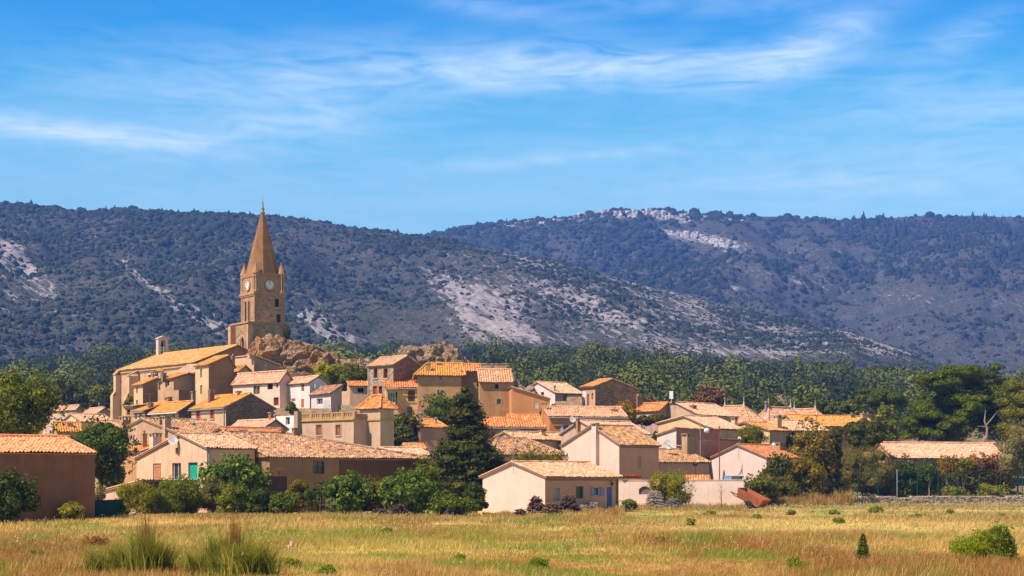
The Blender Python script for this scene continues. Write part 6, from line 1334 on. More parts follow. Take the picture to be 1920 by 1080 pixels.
S_('yellow-flowered shrub among the fig bushes', 'bush', 722, 129.5, 899, 40, leafmat((.08,.11,.015), (.24,.25,.02), (.55,.46,.03)), bot=945, n=1000, size=.10, k=9, loose=20)
S_('wide fig bush left of the big conifer', 'bush', 765, 127.5, 882, 102, leafmat((.035,.08,.015), (.09,.15,.03), (.22,.27,.09)), n=3600, size=.18, aspect=.8, k=20, loose=60)
S_('bright green leafy tree-like bush touching the conifer', 'bush', 795, 133, 858, 62, leafmat((.05,.085,.012), (.12,.16,.02), (.24,.22,.04)), n=2200, size=.13, k=13, loose=30)
S_('low garden shrub in the shade beneath the conifer', 'bush', 846, 125, 926, 92, leafmat((.03,.06,.012), (.08,.13,.02), (.22,.24,.04)), n=2000, size=.12, k=14, loose=30)
S_('dark shrub squeezed between conifer and cream gable', 'bush', 893, 131, 900, 46, DGREEN, n=1800, size=.12, k=12)
S_('small green shrub seen between conifer and shed roof', 'bush', 944, 152, 862, 46, leafmat((.035,.08,.02), (.07,.14,.03), (.12,.2,.05)), n=1300, size=.13, k=9)
S_('olive-green shrubs behind the cream shed roof', 'bush', 992, 163, 838, 70, leafmat((.06,.075,.012), (.12,.125,.02), (.22,.19,.04)), n=2400, size=.14, k=14, loose=40, bot=885)
S_('second olive-green shrub nearer the peach house wall', 'bush', 1040, 163.5, 846, 52, leafmat((.065,.075,.012), (.13,.125,.02), (.22,.19,.04)), n=1700, size=.14, k=11, loose=30, bot=885)
# big dark conifer
def conifer():
    rng = np.random.default_rng(77); Y = 150.0; X = ux(868)*Y; g = float(gz(X, Y)); e = empty('conifer', (X, Y, g)); tag(e, 'big dark conical conifer in the centre of the village front', 'tree')
    prof = [(728, 863, 873), (745, 852, 886), (765, 845, 902), (790, 842, 906), (815, 832, 912), (838, 818, 928), (850, 812, 944), (880, 806, 938), (905, 800, 930), (930, 800, 925), (950, 812, 915)]
    L = []
    for py in np.arange(733, 952, 8.0):
        x0 = np.interp(py, [p[0] for p in prof], [p[1] for p in prof]); x1 = np.interp(py, [p[0] for p in prof], [p[2] for p in prof]); c = (x0+x1)/2; R_ = (x1-x0)/2/F*Y; cx = (c-868)/F*Y; z = zat(py, Y)-g
        k = max(2, int(3+R_*3.2))
        for i in range(k):
            a = 2*math.pi*(i+rng.uniform(-.4, .4))/k + py; rr = R_*rng.uniform(.55, .86); s = (.30+.28*R_)*rng.uniform(.7, 1.3)
            L.append((cx+rr*math.cos(a), rr*math.sin(a)*.9, z+rng.normal(0, .16)-.16*rr, s*1.2, s*1.15, s*.46))
        L.append((cx, 0, z, R_*.6, R_*.6, .5))
    V, Fc = leafcloud(rng, L, 46000, .12, .5, .34, .6, .3, .4); mb = MB().add(V, Fc); cores(mb, L, .62); mb.build('crown', CONI, e)
    t = MB(); limbs(t, rng, 5.0, [(0, 0, 8.5), (1, .3, 5.5), (-1.1, .4, 5), (1.4, -.4, 3.6), (-1.5, -.3, 3.2)], .3); t.build('trunk', bark((.12,.08,.06)), e)
conifer()
# inside the village
T_('dark shrubby tree beside the little tower pavilion', 'tree', 762, 191, 776, 66, leafmat((.03,.05,.012), (.075,.10,.02), (.18,.16,.04)), bot=838, n=2600, size=.17, k=16, trunk=.12, loose=40)
T_('green bush climbing the big tan house beside the conifer', 'bush', 826, 206, 738, 78, leafmat((.04,.075,.015), (.085,.125,.022), (.17,.17,.03)), bot=800, n=2800, size=.18, k=16, trunk=.12, loose=50)
T_('bright yellow-green tree on the left of the crag', 'tree', 618, 233, 678, 72, leafmat((.11,.15,.012), (.21,.24,.018), (.30,.28,.03)), bot=728, n=3400, size=.18, k=20, trunk=.12, rel=.36)
T_('darker green tree between the crag tree and stone house', 'tree', 661, 231, 682, 66, leafmat((.04,.065,.012), (.085,.11,.02), (.20,.19,.05)), bot=738, n=3000, size=.18, k=18, trunk=.12, loose=40)
S_('clipped round bush on the terrace before the white house', 'bush', 546, 204, 747, 26, leafmat((.05,.08,.014), (.10,.14,.025), (.19,.21,.05)), bot=770, n=900, size=.13, k=8)
S_('bush growing against the church wall beside the slim house', 'bush', 244, 224, 738, 22, leafmat((.07,.09,.014), (.15,.16,.02), (.25,.2,.04)), bot=765, n=700, size=.15, k=7)
S_('weedy green bush under the yellow house stair', 'bush', 708, 207, 768, 26, GREEN, bot=790, n=600, size=.14, k=6)
S_('small plant at the little white gable terrace', 'bush', 1038, 222, 754, 14, YGREEN, bot=764, n=250, size=.14, k=4)
T_('yellowish airy tree in front of the rubble stone house', 'tree', 1172, 206, 752, 46, leafmat((.12,.10,.012), (.22,.17,.02), (.30,.21,.04)), bot=806, n=1700, size=.15, k=14, trunk=.10, loose=40, h0=1.2)
T_('clipped plane tree with dark trunk left of its twin', 'tree', 1206, 209, 776, 36, leafmat((.03,.04,.012), (.07,.075,.02), (.16,.11,.04)), bot=802, n=1300, size=.16, k=10, trunk=.13, h0=2.6)
T_('clipped plane tree with rusty leaf tips right of its twin', 'tree', 1232, 208, 770, 40, leafmat((.045,.055,.012), (.10,.085,.02), (.24,.12,.04)), bot=800, n=1500, size=.16, k=11, trunk=.10, h0=2.4)
S_('dark round bush at the foot of the yellow gable', 'bush', 1229, 200, 803, 16, DGREEN, bot=818, n=400, size=.13, k=5)
T_('purple-brown tree behind the grey-beige gable', 'tree', 1331, 275, 722, 64, PURP, bot=782, n=2600, size=.24, k=18, trunk=.16, loose=40)
T_('yellow-green little tree beneath the purple-brown tree', 'tree', 1321, 262, 760, 40, YGREEN, bot=786, n=900, size=.2, k=8, trunk=.09)
T_('rusty-gold tree behind the gable rake', 'tree', 1288, 270, 747, 40, RUSTY, bot=785, n=900, size=.2, k=8, trunk=.1)
T_('young bright pine in front of the cream-yellow gable', 'tree', 1411, 198.5, 796, 58, leafmat((.07,.09,.012), (.14,.15,.02), (.22,.19,.03)), bot=845, n=2000, size=.18, aspect=.25, k=14, trunk=.09, loose=40, droop=-.5)
S_('thin yellowish bush behind the globe lamp', 'bush', 1371, 199.5, 814, 26, YGREEN, bot=845, n=500, size=.15, aspect=.3, k=6)
# umbrella pines and wood behind the hipped roofs
for px_, w_, tp, lb in ((1450, 70, 750, 'dark umbrella pine behind the middle hipped roof'), (1515, 90, 738, 'broad umbrella pine behind the hipped roof finials'), (1568, 70, 752, 'umbrella pine right of the hipped roofs'), (1600, 60, 745, 'slim green pine left of the umbrella pine dome')):
    T_(lb, 'tree', px_, 285, tp, w_, leafmat((.03,.05,.012), (.06,.085,.018), (.11,.12,.03), .12), bot=800, n=2600, size=.26, k=18, trunk=.18, rel=.34, topbias=.5)
# right-hand thicket
S_('round dark evergreen at the corner of the white gable house', 'bush', 1462, 181.5, 840, 58, leafmat((.03,.05,.012), (.075,.09,.018), (.22,.15,.04)), n=3000, size=.15, k=16, loose=30, trunk=.12)
S_('mixed green bush hiding the end of the garden wall', 'bush', 1424, 174, 886, 66, leafmat((.05,.07,.014), (.10,.12,.022), (.2,.18,.06)), n=3000, size=.13, k=16, loose=40)
S_('pale silvery bush clinging to the white gable corner', 'bush', 1434, 183, 872, 24, GREYG, bot=900, n=500, size=.12, k=6)
S_('tall rambling tree flecked with pale blossom', 'tree', 1524, 191, 783, 84, leafmat((.08,.075,.014), (.17,.14,.025), (.42,.34,.20)), n=7500, size=.15, k=30, trunk=.14, loose=90)
S_('olive-gold thicket left of the blossom-flecked tree', 'bush', 1500, 184.5, 846, 92, leafmat((.08,.08,.012), (.16,.14,.02), (.27,.2,.05)), n=3200, size=.14, k=18, loose=50)
T_('dark green tree behind the olive-gold thicket', 'tree', 1480, 205, 802, 54, DGREEN, bot=850, n=1800, size=.17, k=12, trunk=.12)
plant('cypress', 'left of two slim dark cypresses in the thicket', 'tree', 1559, 192, 793, 20, leafmat((.02,.035,.01), (.04,.06,.014), (.08,.09,.02), .1), bot=905, n=1700, size=.11, k=14, rel=.55, trunk=.09); plant('cypress', 'right taller of two slim dark cypresses in the thicket', 'tree', 1571, 193, 783, 22, leafmat((.02,.035,.01), (.04,.06,.014), (.08,.09,.02), .1), bot=905, n=1900, size=.11, k=15, rel=.55, trunk=.09)
S_('broad olive-grey dome-shaped willow bush behind the wire fence', 'bush', 1617, 203.5, 832, 138, leafmat((.055,.065,.018), (.105,.11,.035), (.17,.16,.06)), n=8000, size=.15, aspect=.3, k=30, rel=.32, loose=60, trunk=.16, droop=.5)
T_('dark juniper-like tree behind the willow dome', 'tree', 1622, 214, 778, 84, leafmat((.028,.04,.01), (.055,.07,.014), (.11,.11,.02), .15), bot=850, n=3800, size=.18, k=20, trunk=.16)
T_('tall light green tree left of the large pine', 'tree', 1661, 222, 755, 52, leafmat((.06,.09,.02), (.12,.15,.04), (.24,.24,.08)), bot=850, n=2600, size=.19, k=16, trunk=.14, loose=40)
T_('brownish twiggy tree between juniper and light green tree', 'tree', 1640, 225, 782, 36, BROWNB, bot=840, n=900, size=.16, k=9, trunk=.1)
def pine(label, Y, px, lob, trunkpx, mat, n, size, seed, tr=.32, name='umbrella_pine'):
    rng = np.random.default_rng(seed); X = ux(px)*Y; g = float(gz(X, Y)); e = empty(name, (X, Y, g)); tag(e, label, 'tree'); L = []
    for (lx, ly, w_, h_) in lob:
        cx, cz, rx, rz = (lx-px)/F*Y, zat(ly, Y)-g, w_/F*Y, h_/F*Y
        for i in range(max(4, int(w_*h_/130))):
            a = rng.uniform(0, 6.28); q = rng.uniform(.2, .8); L.append((cx+rx*q*math.cos(a), rng.uniform(-1, 1)*rx*.8, cz+rz*.75*rng.uniform(-1, .9)*math.sqrt(1-q*q*.8), rng.uniform(1.0, 1.9), rng.uniform(1.0, 1.8), rng.uniform(.55, .95)))
        L.append((cx, 0, cz, rx*.62, rx*.6, rz*.6))
    V, Fc = leafcloud(rng, L, int(n*2.8), size*.8, .42, .30, .72, .6); mb = MB().add(V, Fc); cores(mb, L, .62); mb.build('crown', mat, e)
    t = MB(); limbs(t, rng, zat(820, Y)-g, [((l[0]-px)/F*Y, 0, zat(l[1], Y)-g) for l in lob[:6]], tr); t.build('trunk', bark((.20,.14,.10)), e)
pine('huge rounded umbrella pine towering at the right', 236, 1790, [(1812,704,72,28),(1762,724,52,30),(1860,735,55,30),(1800,752,85,28),(1730,768,48,32),(1795,790,75,32),(1715,805,36,24),(1855,780,40,35),(1765,815,60,18)], 1800, PINE, 26000, .19, 5)
pine('yellow-green pine cut by the right edge of the view', 228, 1925, [(1925,735,42,28),(1905,765,30,30),(1940,790,50,40),(1900,810,24,24)], 1930, leafmat((.07,.09,.012), (.13,.145,.018), (.20,.19,.025), .2), 9000, .19, 6)
pine('flat-domed umbrella pine left of the huge one', 272, 1658, [(1658,738,44,16),(1640,752,32,16),(1680,752,30,18)], 1658, leafmat((.03,.055,.010), (.055,.09,.014), (.10,.12,.02), .12), 7000, .21, 7)
# bare forked trunk under the pine
e = empty('dead_tree', at_px(1846, 224)); tag(e, 'pale bare forked trunk standing under the huge pine', 'tree'); m = MB(); o0 = e.location
pp = lambda px_, py_: (ux(px_)*224-o0.x, 0, zat(py_, 224)-o0.z)
m.tube([pp(1838, 870), pp(1840, 834), pp(1850, 818), pp(1851, 803), pp(1846, 790), pp(1848, 769)], [.22, .2, .18, .15, .11, .04], 9); m.tube([pp(1849, 797), pp(1858, 787), pp(1871, 770)], [.10, .08, .02], 7); m.tube([pp(1838, 838), pp(1828, 820), pp(1816, 811)], [.15, .11, .06], 7); m.tube([pp(1847, 800), pp(1832, 799)], [.08, .03], 6); m.build('trunk', bark((.30,.22,.18)), e)
# orchard and hedge along the wire fence
for i, (px_, tp, w_, mt, lb) in enumerate([(1742, 862, 34, GREEN, 'first young fruit tree left of the pale stakes'), (1778, 850, 44, RUSTY, 'young fruit tree with thin rusty leaves'), (1806, 855, 36, YGREEN, 'yellow-green fruit tree behind the middle fence post'), (1832, 848, 46, BROWNB, 'bare brownish fruit tree'), (1868, 850, 44, leafmat((.10,.055,.03), (.18,.10,.05), (.26,.16,.08)), 'reddish-brown fruit tree right of the brownish one')]):
    T_(lb, 'fruit tree', px_, 211+i*.5, tp, w_, mt, bot=898, n=480, size=.13, k=11, trunk=.075, h0=1.4, barkm=bark((.36,.27,.2)), loose=22)
S_('dark thicket just right of the willow dome', 'bush', 1690, 205, 852, 64, DGREEN, bot=925, n=2200, size=.15, k=14, loose=30); S_('green hedge clump before the pink-tiled long house', 'bush', 1738, 214.5, 868, 96, GREEN, n=2800, size=.15, k=12)
S_('second hedge clump nearer the bare fruit tree', 'bush', 1822, 214.8, 870, 110, leafmat((.05,.06,.016), (.10,.11,.03), (.19,.16,.06)), n=3000, size=.15, k=13)
T_('greyish willow tree at the right edge behind the fence', 'tree', 1908, 211, 782, 78, GREYG, bot=915, n=4200, size=.16, aspect=.3, k=22, trunk=.14, loose=50, droop=.5)
S_('brambly dark hedge behind the left fence posts', 'bush', 1462, 179.5, 890, 80, leafmat((.05,.06,.014), (.09,.095,.02), (.16,.14,.05)), n=2600, size=.13, k=15, loose=30); S_('shadowed bramble clump between blossom tree and willow dome', 'bush', 1556, 192, 872, 64, leafmat((.05,.055,.014), (.09,.09,.02), (.17,.13,.05)), n=2600, size=.14, k=14, loose=30); S_('third hedge clump at the right end of the long pink roof', 'bush', 1872, 216, 858, 70, leafmat((.06,.065,.02), (.11,.10,.035), (.2,.15,.07)), n=2400, size=.15, k=13, loose=30); S_('low grey-green bush under the pink roof left end', 'bush', 1706, 215, 860, 60, OLIVE, n=2200, size=.15, k=12)
S_('reddish dry bush inside the wire fence', 'bush', 1672, 202, 905, 36, leafmat((.13,.05,.03), (.20,.09,.05), (.26,.15,.08)), n=800, size=.12, k=8, loose=20); S_('leafy vegetable bed bush beside the fence', 'bush', 1790, 207, 908, 50, LGREEN, n=900, size=.12, k=9); S_('golden-green garden bush near right edge fence', 'bush', 1858, 208, 905, 60, YGREEN, n=1000, size=.12, k=9, loose=20)
S_('squat green garden bush left of the vegetable bed', 'bush', 1722, 206, 915, 34, GREEN, n=700, size=.12, k=7)
# near the garden wall
S_('tall bright laurel-like shrub before the garden wall', 'bush', 1258, 158, 882, 84, leafmat((.09,.12,.015), (.18,.19,.025), (.30,.26,.05)), bot=948, n=2300, size=.16, aspect=.32, k=18, loose=70, trunk=.10, topbias=.4)
S_('small round green bush below the worktable', 'bush', 1180, 148.5, 937, 34, leafmat((.06,.10,.014), (.12,.17,.022), (.2,.22,.04)), n=900, size=.09, k=9)
e = empty('sapling', at_px(1352, 157)); tag(e, 'leafless reddish sapling against the sunlit wall', 'sapling'); rng = np.random.default_rng(4); m = MB(); m.tube([(0, 0, -.1), (.02, 0, .9), (.0, 0, 1.6), (.06, 0, 2.4)], [.06, .045, .025, .008], 6)
for k in range(16): z = rng.uniform(.7, 2.1); a = rng.uniform(0, 6.28); l = rng.uniform(.25, .6); m.tube([(0, 0, z), (l*.5*math.cos(a), l*.5*math.sin(a), z+l*.5), (l*.6*math.cos(a), l*.6*math.sin(a), z+l)], [.014, .009, .004], 4)
m.build('trunk', bark((.30,.16,.10)), e)
rng = np.random.default_rng(9); V, Fc = leafcloud(rng, [(x, .1, .24, .2, .14, .14) for x in np.linspace(-.8, .8, 8)], 420, .07); MB().add(V, Fc).build('foliage', leafmat((.04,.09,.02), (.07,.13,.03)), PLANTER)
V, Fc = leafcloud(rng, [(x, .05, .38, .16, .14, .12) for x in np.linspace(-.8, .8, 7)], 260, .06); MB().add(V, Fc).build('blossom', leafmat((.45,.02,.04), (.62,.03,.07), (.7,.12,.15)), PLANTER)
V, Fc = leafcloud(rng, [(0, 0, .45, .3, .3, .22), (-.25, -.1, .3, .15, .15, .25), (.2, -.1, .5, .2, .2, .15)], 160, .10, .2); MB().add(V, Fc).build('foliage', RUSTY, POT)
S_('ivy patch on the tower base top right', 'ivy', 540, 246.2, 607, 13, DGREEN, bot=634, n=500, size=.16, k=7, zb=16.0, trunk=.04)
# trees beyond the left rooftops
for i, (px_, tp, w_) in enumerate([(20, 712, 60), (62, 700, 64), (102, 703, 60), (140, 706, 46), (180, 716, 56), (208, 722, 40), (40, 728, 60), (90, 726, 60), (155, 730, 52)]):
    T_('bushy green pine beyond the far-left rooftops', 'tree', px_, 345+(i % 3)*6, tp, w_, leafmat((.05,.075,.012), (.095,.125,.018), (.16,.17,.03), .15), bot=775, n=2000, size=.30, k=15, trunk=.2, topbias=.3, group='pines beyond the far-left rooftops', seed=i)
plant('cypress', 'tall slim dark cypress left of the church', 'tree', 131, 330, 703, 18, CONI, bot=770, n=1500, size=.2, k=13, rel=.55, trunk=.12); plant('cypress', 'shorter cypress nearer the church buttress', 'tree', 198, 332, 735, 13, CONI, bot=775, n=900, size=.19, k=10, rel=.55, trunk=.1); plant('cypress', 'bushy dark cypress right of the tall slim one', 'tree', 152, 328, 728, 30, CONI, bot=778, n=1500, size=.2, k=12, trunk=.12)
# the meadow's own plants
def spruce(label, px, base, top, wpx, mat, seed, n=2600):
    Y = CZ*F/(base-HZ); rng = np.random.default_rng(seed); p = at_px(px, Y); H = (base-top)/F*Y; Rm = wpx/2/F*Y; e = empty('conifer_sapling', p); tag(e, label, 'tree'); L = []
    for t in np.linspace(.04, .97, 13):
        rr = Rm*(1-t)**.8; k = 6
        for i in range(k): a = 2*math.pi*i/k+t*9; L.append((rr*.6*math.cos(a), rr*.6*math.sin(a), H*t+rr*.25, .05+rr*.5, .05+rr*.5, .06))
        L.append((0, 0, H*t, .05, .05, .08))
    V, Fc = leafcloud(rng, L, n, .05, .3, .5, .2, .5, -.5); MB().add(V, Fc).build('crown', mat, e); m = MB(); m.tube([(0, 0, -.1), (0, 0, H*.9)], [.03, .008], 6); m.build('trunk', bark(), e)
spruce('lone little dark conifer sapling standing in the meadow', 1618, 1056, 998, 28, leafmat((.03,.055,.012), (.07,.10,.02), (.13,.16,.03), .15), 31)
spruce('conifer sapling at the right of the meadow bush', 1886, 1062, 986, 46, leafmat((.04,.075,.012), (.09,.13,.02), (.16,.19,.03), .15), 32, 3600)
S_('bright green broom bush in the right foreground meadow', 'bush', 1822, 55, 1008, 78, leafmat((.09,.15,.010), (.18,.24,.016), (.28,.29,.03)), n=4200, size=.07, aspect=.22, k=16, droop=-.8, loose=50)
S_('darker broom bush behind the bright green one', 'bush', 1864, 58, 982, 78, leafmat((.055,.10,.010), (.11,.17,.016), (.19,.22,.03)), n=4200, size=.07, aspect=.22, k=16, droop=-.8, loose=50)
for i, (px_, bs, w_, h_) in enumerate([(1640, 964, 36, 15), (1485, 966, 22, 10), (1565, 966, 26, 10), (1330, 968, 28, 10), (1421, 977, 18, 14), (1716, 974, 24, 10), (1781, 967, 18, 12), (1876, 971, 16, 9), (1297, 989, 20, 18), (1574, 983, 30, 12), (72, 1054, 34, 24), (548, 1066, 40, 20), (613, 1082, 34, 24), (1125, 962, 22, 9), (725, 1003, 18, 14), (1240, 1022, 24, 14), (1490, 1066, 44, 20), (1010, 1062, 40, 16), (1700, 1068, 30, 14), (860, 1050, 30, 12)]):
    Y = CZ*F/(bs-HZ); S_('low fresh green weed tuft in the dry meadow', 'weed', px_, Y, bs-h_, w_, leafmat((.07,.12,.015), (.14,.20,.025), (.24,.26,.05)), n=420, size=.055*Y/80+.02, aspect=.3, k=6, group='green weed tufts in the meadow', seed=i, trunk=.02, droop=-.6)
S_('dry brown thistle bush in the left meadow', 'bush', 178, 64, 1006, 46, leafmat((.12,.07,.03), (.19,.12,.05), (.26,.2,.08)), n=1000, size=.06, aspect=.25, k=9, loose=20)
def tussock(label, px, Y, h, w, seed, plume):
    rng = np.random.default_rng(seed); e = empty('grass_tussock', at_px(px, Y)); tag(e, label, 'grass tuft')
    def blades(n, hh, spread, bend, wd, cent=(0, 0)):
        V, Fc = [], []
        for k in range(n):
            a = rng.uniform(0, 6.28); r0 = abs(rng.normal(0, spread*.35)); x, y = r0*math.cos(a)+cent[0], r0*math.sin(a)+cent[1]; H = hh*rng.uniform(.55, 1.1); out = (spread*rng.uniform(.2, 1.0)*bend + r0*.6); b = a*.62+rng.normal(0, .5) - .35; tx, ty = -math.sin(b)*wd, math.cos(b)*wd
            if rng.uniform() < .5: tx, ty = wd, 0
            s0 = len(V)
            for t in (0, .4, .75, 1.0):
                cx, cy, cz = x+out*t*t*math.cos(b), y+out*t*t*math.sin(b), H*(t-.28*bend*t*t*t); q = (1-t*.93); V += [(cx-tx*q, cy-ty*q, cz), (cx+tx*q, cy+ty*q, cz)]
            for i in range(3): Fc.append((s0+2*i, s0+2*i+1, s0+2*i+3, s0+2*i+2))
        return np.array(V), Fc
    mb = MB()
    for j in range(14):
        mb.add(*blades(260, h*rng.uniform(.55, 1.15), w*rng.uniform(.16, .30), rng.uniform(.5, 1.5), .011, (rng.normal(0, w*.20)-w*.03, rng.normal(0, w*.16))))
    mb.build('blades', leafmat((.06,.095,.014), (.14,.165,.03), (.34,.27,.10), .3), e)
    mb = MB(); mb.add(*blades(plume, h*1.25, w*.22, .22, .012, (w*.05, .1))); mb.build('plumes', leafmat((.09,.055,.022), (.17,.11,.045), (.26,.18,.08), .2), e)
tussock('left of two tall grass tussocks with brown plumes', 264, 47.5, 1.5, 2.5, 41, 220); tussock('right tall grass tussock with pale drooping blades', 430, 47, 1.5, 2.7, 42, 170)
def tape(px, base, top, label, col, lean):
    Y = CZ*F/(base-HZ); e = empty('marker_stake', at_px(px, Y)); tag(e, label, 'stake'); h = (base-top)/F*Y; m = MB(); m.tube([(0, 0, -.05), (lean, 0, h)], .012, 5); m.build('stake', wood((.45,.36,.3)), e); m = MB(); m.add([(lean*.9, 0, h*.95), (lean*.9+.10, .02, h*.9), (lean*.9+.07, -.02, h*.55), (lean*.6, 0, h*.5)], [(0,1,2,3)]); m.add([(lean*.8, .01, h*.7), (lean*.8-.10, .03, h*.55), (lean*.8-.06, 0, h*.35), (lean*.8+.01, 0, h*.45)], [(0,1,2,3)]); m.build('ribbon', plain(col, .6), e)
tape(27, 1027, 1012, 'small stake with white-pink ribbon at the far left of the meadow', (.8,.62,.6), .05); tape(66, 1012, 1000, 'stake with pink ribbon second from the left meadow edge', (.75,.42,.44), -.04); tape(541, 1036, 1012, 'pink ribboned stake right of the tall tussocks', (.72,.46,.44), .05); tape(1811, 1014, 1003, 'thin white leaning stake beside the green broom bush', (.8,.75,.75), -.14)

# ------------------------------------------------------------------ woods on the foot of the hills (one far-off mass)
def woods():
    rng = np.random.default_rng(55); protos = []
    for k in range(14):
        tall = k >= 12
        if tall: L = [(0, 0, z, .16*(1.15-z), .16*(1.15-z), .16) for z in np.linspace(.15, .95, 7)]
        else:
            b_ = rng.uniform(.4, .6); w_ = rng.uniform(.26, .42); L = [(0, 0, .58, w_, w_, .34)]
            for a in rng.uniform(0, 6.28, int(rng.integers(5, 11))): q = rng.uniform(.10, .32); u = rng.uniform(.14, .24); L.append((q*math.cos(a), q*math.sin(a), rng.uniform(b_, .98-.6*q), u, u, u*.75))
        V, Fc = leafcloud(rng, L, 430, .033, .75, .22, .72, .35)
        mb_ = MB(); cores(mb_, L, .74); cv = np.concatenate(mb_.v); cq = np.concatenate(mb_.lv).reshape(-1, 3); cq = np.concatenate([cq, cq[:, 2:3]], 1)
        protos.append((np.concatenate([V, cv]), np.concatenate([Fc, cq+len(V)])))
    n = 2700; px = rng.uniform(-80, 2000, n); t = rng.uniform(0, 1, n); ym = np.interp(px, [-80, 600, 900, 1150, 1400, 2000], [1010, 1000, 960, 800, 700, 640]); Y = 345 + (ym-345)*t**.75
    cl_ = np.array([mnoise.fractal(Vector((px[i]*.012, Y[i]*.011, 2)), 1, 2, 3) for i in range(n)]); keepl = (cl_ > -.28) * np.interp(px, [-80, 230, 420, 1700, 1800, 2000], [1, 1, 1, 1, .8, .7]); ok = rng.uniform(0, 1, n) < keepl; px, Y = px[ok], Y[ok]; X = (px-960)/F*Y; Z = gz(X, Y)-.3; S = 4.5 + 9.5*rng.uniform(0, 1, len(px))**1.3 * np.interp(Y, [340, 500, 1000], [.8, .95, 1.15])
    tone = np.array([mnoise.fractal(Vector((X[i]*.02, Y[i]*.012, 5)), 1, 2, 3) for i in range(len(px))])*.22 + rng.normal(.5, .20, len(px)) - np.interp(Y, [380, 650, 1000], [-.10, .06, .22]) - np.interp(px, [150, 600, 900, 1350, 1550], [.14, .13, .08, .08, .20]); S = S*np.clip(1+.5*(tone-.45), .7, 1.3); TN = []
    mb = MB(); n = len(px); which = np.where(rng.uniform(0, 1, n) < .07, rng.integers(12, 14, n), rng.integers(0, 12, n)); rot = rng.uniform(0, 6.28, n)
    for k, (pv, pf) in enumerate(protos):
        ix = np.where(which == k)[0]; c, s_ = np.cos(rot[ix])[:, None], np.sin(rot[ix])[:, None]; w = (S[ix]*rng.uniform(.85, 1.15, len(ix)))[:, None]
        V = np.stack([(pv[None, :, 0]*c-pv[None, :, 1]*s_)*w+X[ix, None], (pv[None, :, 0]*s_+pv[None, :, 1]*c)*w+Y[ix, None], pv[None, :, 2]*S[ix, None]+Z[ix, None]], -1).reshape(-1, 3)
        mb.add(V, (pf[None]+(np.arange(len(ix))*len(pv))[:, None, None]).reshape(-1, 4)); TN.append(np.repeat(tone[ix], len(pv)))
    m, nt, b = material('pine_wood'); at = nt.n.new('ShaderNodeAttribute'); at.attribute_name = 'tone'; g = nt.n.new('ShaderNodeNewGeometry'); nz = nt.noise(g.outputs['Position'], .13, 3, .6)
    col = nt.ramp(nt.math('ADD', nt.math('ADD', nt.math('MULTIPLY', nz, .2), nt.math('MULTIPLY', at.outputs['Fac'], .75)), nt.math('MULTIPLY', g.outputs['Random Per Island'], .15)), [(.22, (.020,.032,.012)), (.42, (.045,.062,.014)), (.60, (.085,.105,.018)), (.82, (.15,.16,.03))]); nt.link(col, b.inputs['Base Color'])
    o = mb.build('pine_woods', m); a_ = o.data.attributes.new('tone', 'FLOAT', 'POINT'); a_.data.foreach_set('value', np.concatenate(TN).astype(np.float32)); o['kind'] = 'stuff'; o['label'] = 'belt of pine woods on the lower slopes behind the village'
woods()

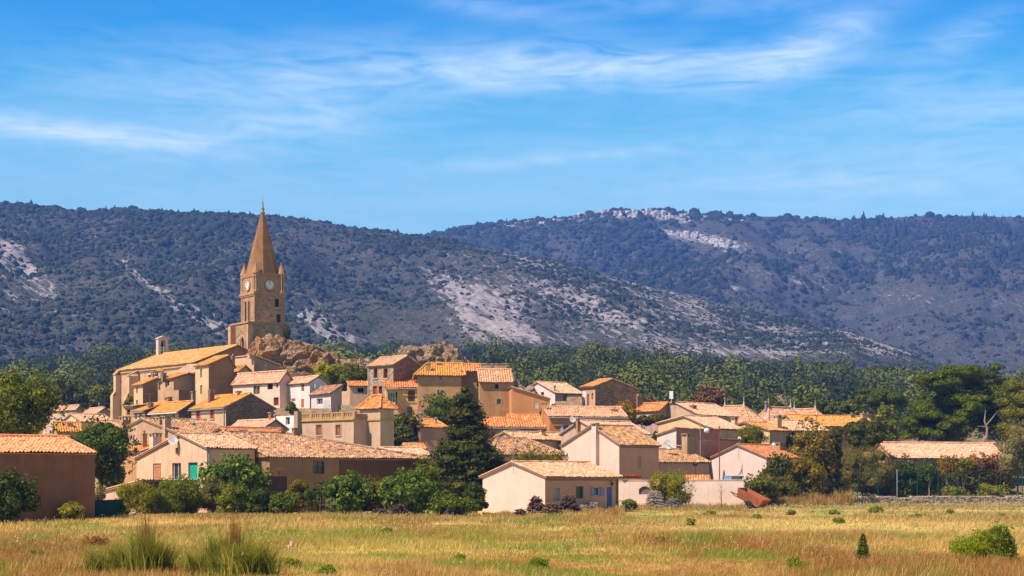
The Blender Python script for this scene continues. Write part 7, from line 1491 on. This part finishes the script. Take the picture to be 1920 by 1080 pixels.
# ------------------------------------------------------------------ meadow grass
def grass():
    rng = np.random.default_rng(88)
    m, nt, b = material('meadow_grass'); c, P = field_colour(nt); g = nt.n.new('ShaderNodeNewGeometry'); r = g.outputs['Random Per Island']
    c = nt.mix(nt.ramp(r, [(0, .75), (.3, .15), (.7, 0)]), c, (.16, .17, .03)); c = nt.mix(nt.ramp(r, [(.72, 0), (1, .8)]), c, (.66, .52, .27)); nt.link(c, b.inputs['Base Color']); b.inputs['Roughness'].default_value = .6
    tr = nt.n.new('ShaderNodeBsdfTranslucent'); nt.link(c, tr.inputs['Color']); mx = nt.n.new('ShaderNodeMixShader'); mx.inputs[0].default_value = .35; nt.link(b.outputs[0], mx.inputs[1]); nt.link(tr.outputs[0], mx.inputs[2]); nt.link(mx.outputs[0], nt.n['Material Output'].inputs['Surface'])
    mb = MB()
    def zone(y0, y1, n, h0, h1, wd, cl, pxr=(-80, 2000), beyond=.3, tall=None):
        nc = n//cl; Yc = np.sqrt(rng.uniform(y0**2, y1**2, nc)); Xc = ux(0)*0 + (rng.uniform(pxr[0], pxr[1], nc)-960)/F*Yc
        d = np.array([mnoise.fractal(Vector((Xc[i]*.12, Yc[i]*.06, 3)), 1, 2, 3) for i in range(nc)]); hs = np.clip(.85+d*1.1, .35, 1.7)
        X = np.repeat(Xc, cl)+rng.normal(0, .16+.001*np.repeat(Yc, cl), nc*cl); Y = np.repeat(Yc, cl)+rng.normal(0, .2, nc*cl); hs = np.repeat(hs, cl)
        ok = Y < edgeY(X, Y)+beyond; X, Y, hs = X[ok], Y[ok], hs[ok]; k = len(X); Z = gz(X, Y)-.02; H = rng.uniform(h0, h1, k)*hs; W_ = wd*rng.uniform(.6, 1.3, k)
        a = rng.uniform(0, 6.28, k); bx, by = np.cos(a)*H*rng.uniform(.05, .55, k)+H*.12, np.sin(a)*H*rng.uniform(.05, .4, k); t = rng.uniform(-.6, .6, k); tx, ty = np.cos(t)*W_, np.sin(t)*W_
        V = np.stack([np.stack([X-tx, Y-ty, Z], 1), np.stack([X+tx, Y+ty, Z], 1), np.stack([X+bx*.45+tx*.7, Y+by*.45+ty*.7, Z+H*.6], 1), np.stack([X+bx, Y+by, Z+H], 1), np.stack([X+bx*.45-tx*.7, Y+by*.45-ty*.7, Z+H*.6], 1)], 1).reshape(-1, 3)
        mb.add(V, np.arange(5*k).reshape(-1, 5))
    zone(43, 62, 90000, .16, .42, .008, 9); zone(60, 85, 80000, .16, .42, .012, 9); zone(83, 125, 70000, .14, .36, .018, 8); zone(120, 215, 70000, .10, .26, .028, 8)
    o = mb.build('meadow_grass', m); o['kind'] = 'stuff'; o['label'] = 'dry meadow grass in straw, rust and green across the field'
    mb = MB(); gold = leafmat((.20,.15,.07), (.28,.24,.14), (.34,.32,.24), .3)
    for (px0, px1, Y0, Y1, n, h) in [(1398, 1540, 174, 178.5, 5000, 1.5), (1470, 1600, 180, 184, 4200, 1.9), (1560, 1960, -1, 6, 7000, 1.0), (905, 1010, 128, 134, 2600, .5), (1010, 1170, 134, 143, 4200, .75), (1165, 1400, 150, 159, 4200, .8), (560, 900, 121, 129, 5200, .6), (180, 560, 115, 125, 4200, .45), (480, 545, 242, 243.5, 900, .6)]:
        px = rng.uniform(px0, px1, n); Y = rng.uniform(Y0, Y1, n) if Y0 > 0 else np.interp(px, [1560, 1602, 1990], [196, 197.3, 204.3]) + rng.uniform(0, 6, n); X = (px-960)/F*Y; Z = gz(X, Y)-.03
        if Y0 > 240: Z = np.full(n, zat(647, 242)) + np.interp(px, [480, 510, 545], [-.3, .55, .3])
        nzz = np.array([mnoise.fractal(Vector((px[i]*.035, Y[i]*.5, 4)), 1, 2, 3) for i in range(n)]); H = h*rng.uniform(.25, 1, n)*np.clip(.62+.75*nzz, .18, 1.15); a = rng.uniform(0, 6.28, n); W_ = .014*Y/100; bx = np.cos(a)*H*.3; by = np.sin(a)*H*.25
        V = np.stack([np.stack([X-W_, Y, Z], 1), np.stack([X+W_, Y, Z], 1), np.stack([X+bx*.4+W_, Y+by*.4, Z+H*.6], 1), np.stack([X+bx, Y+by, Z+H], 1), np.stack([X+bx*.4-W_, Y+by*.4, Z+H*.6], 1)], 1).reshape(-1, 3)
        mb.add(V, np.arange(5*n).reshape(-1, 5))
    o = mb.build('dry_grass', gold); o['kind'] = 'stuff'; o['label'] = 'tall straw-coloured grass along walls, hedge and fence'
    n = 5200; Y = np.sqrt(rng.uniform(47**2, 190**2, n)); px = rng.uniform(-40, 1960, n); X = (px-960)/F*Y; ok = Y < edgeY(X, Y)-1
    d = np.array([mnoise.noise(Vector((X[i]*.1, Y[i]*.05, 8))) for i in range(n)]); ok &= d > -.15; X, Y = X[ok], Y[ok]; k = len(X); Z = gz(X, Y)+rng.uniform(.18, .42, k); s_ = .009+.00013*Y
    V = np.stack([np.stack([X-s_, Y, Z], 1), np.stack([X, Y-s_*.5, Z-s_*.6], 1), np.stack([X+s_, Y, Z], 1), np.stack([X, Y+s_*.5, Z+s_*.8], 1)], 1).reshape(-1, 3)
    o = MB().add(V, np.arange(4*k).reshape(-1, 4)).build('wildflowers', leafmat((.72,.68,.60), (.80,.78,.72), (.75,.6,.2), .2)); o['kind'] = 'stuff'; o['label'] = 'tiny white wildflowers sprinkled through the meadow'
grass()
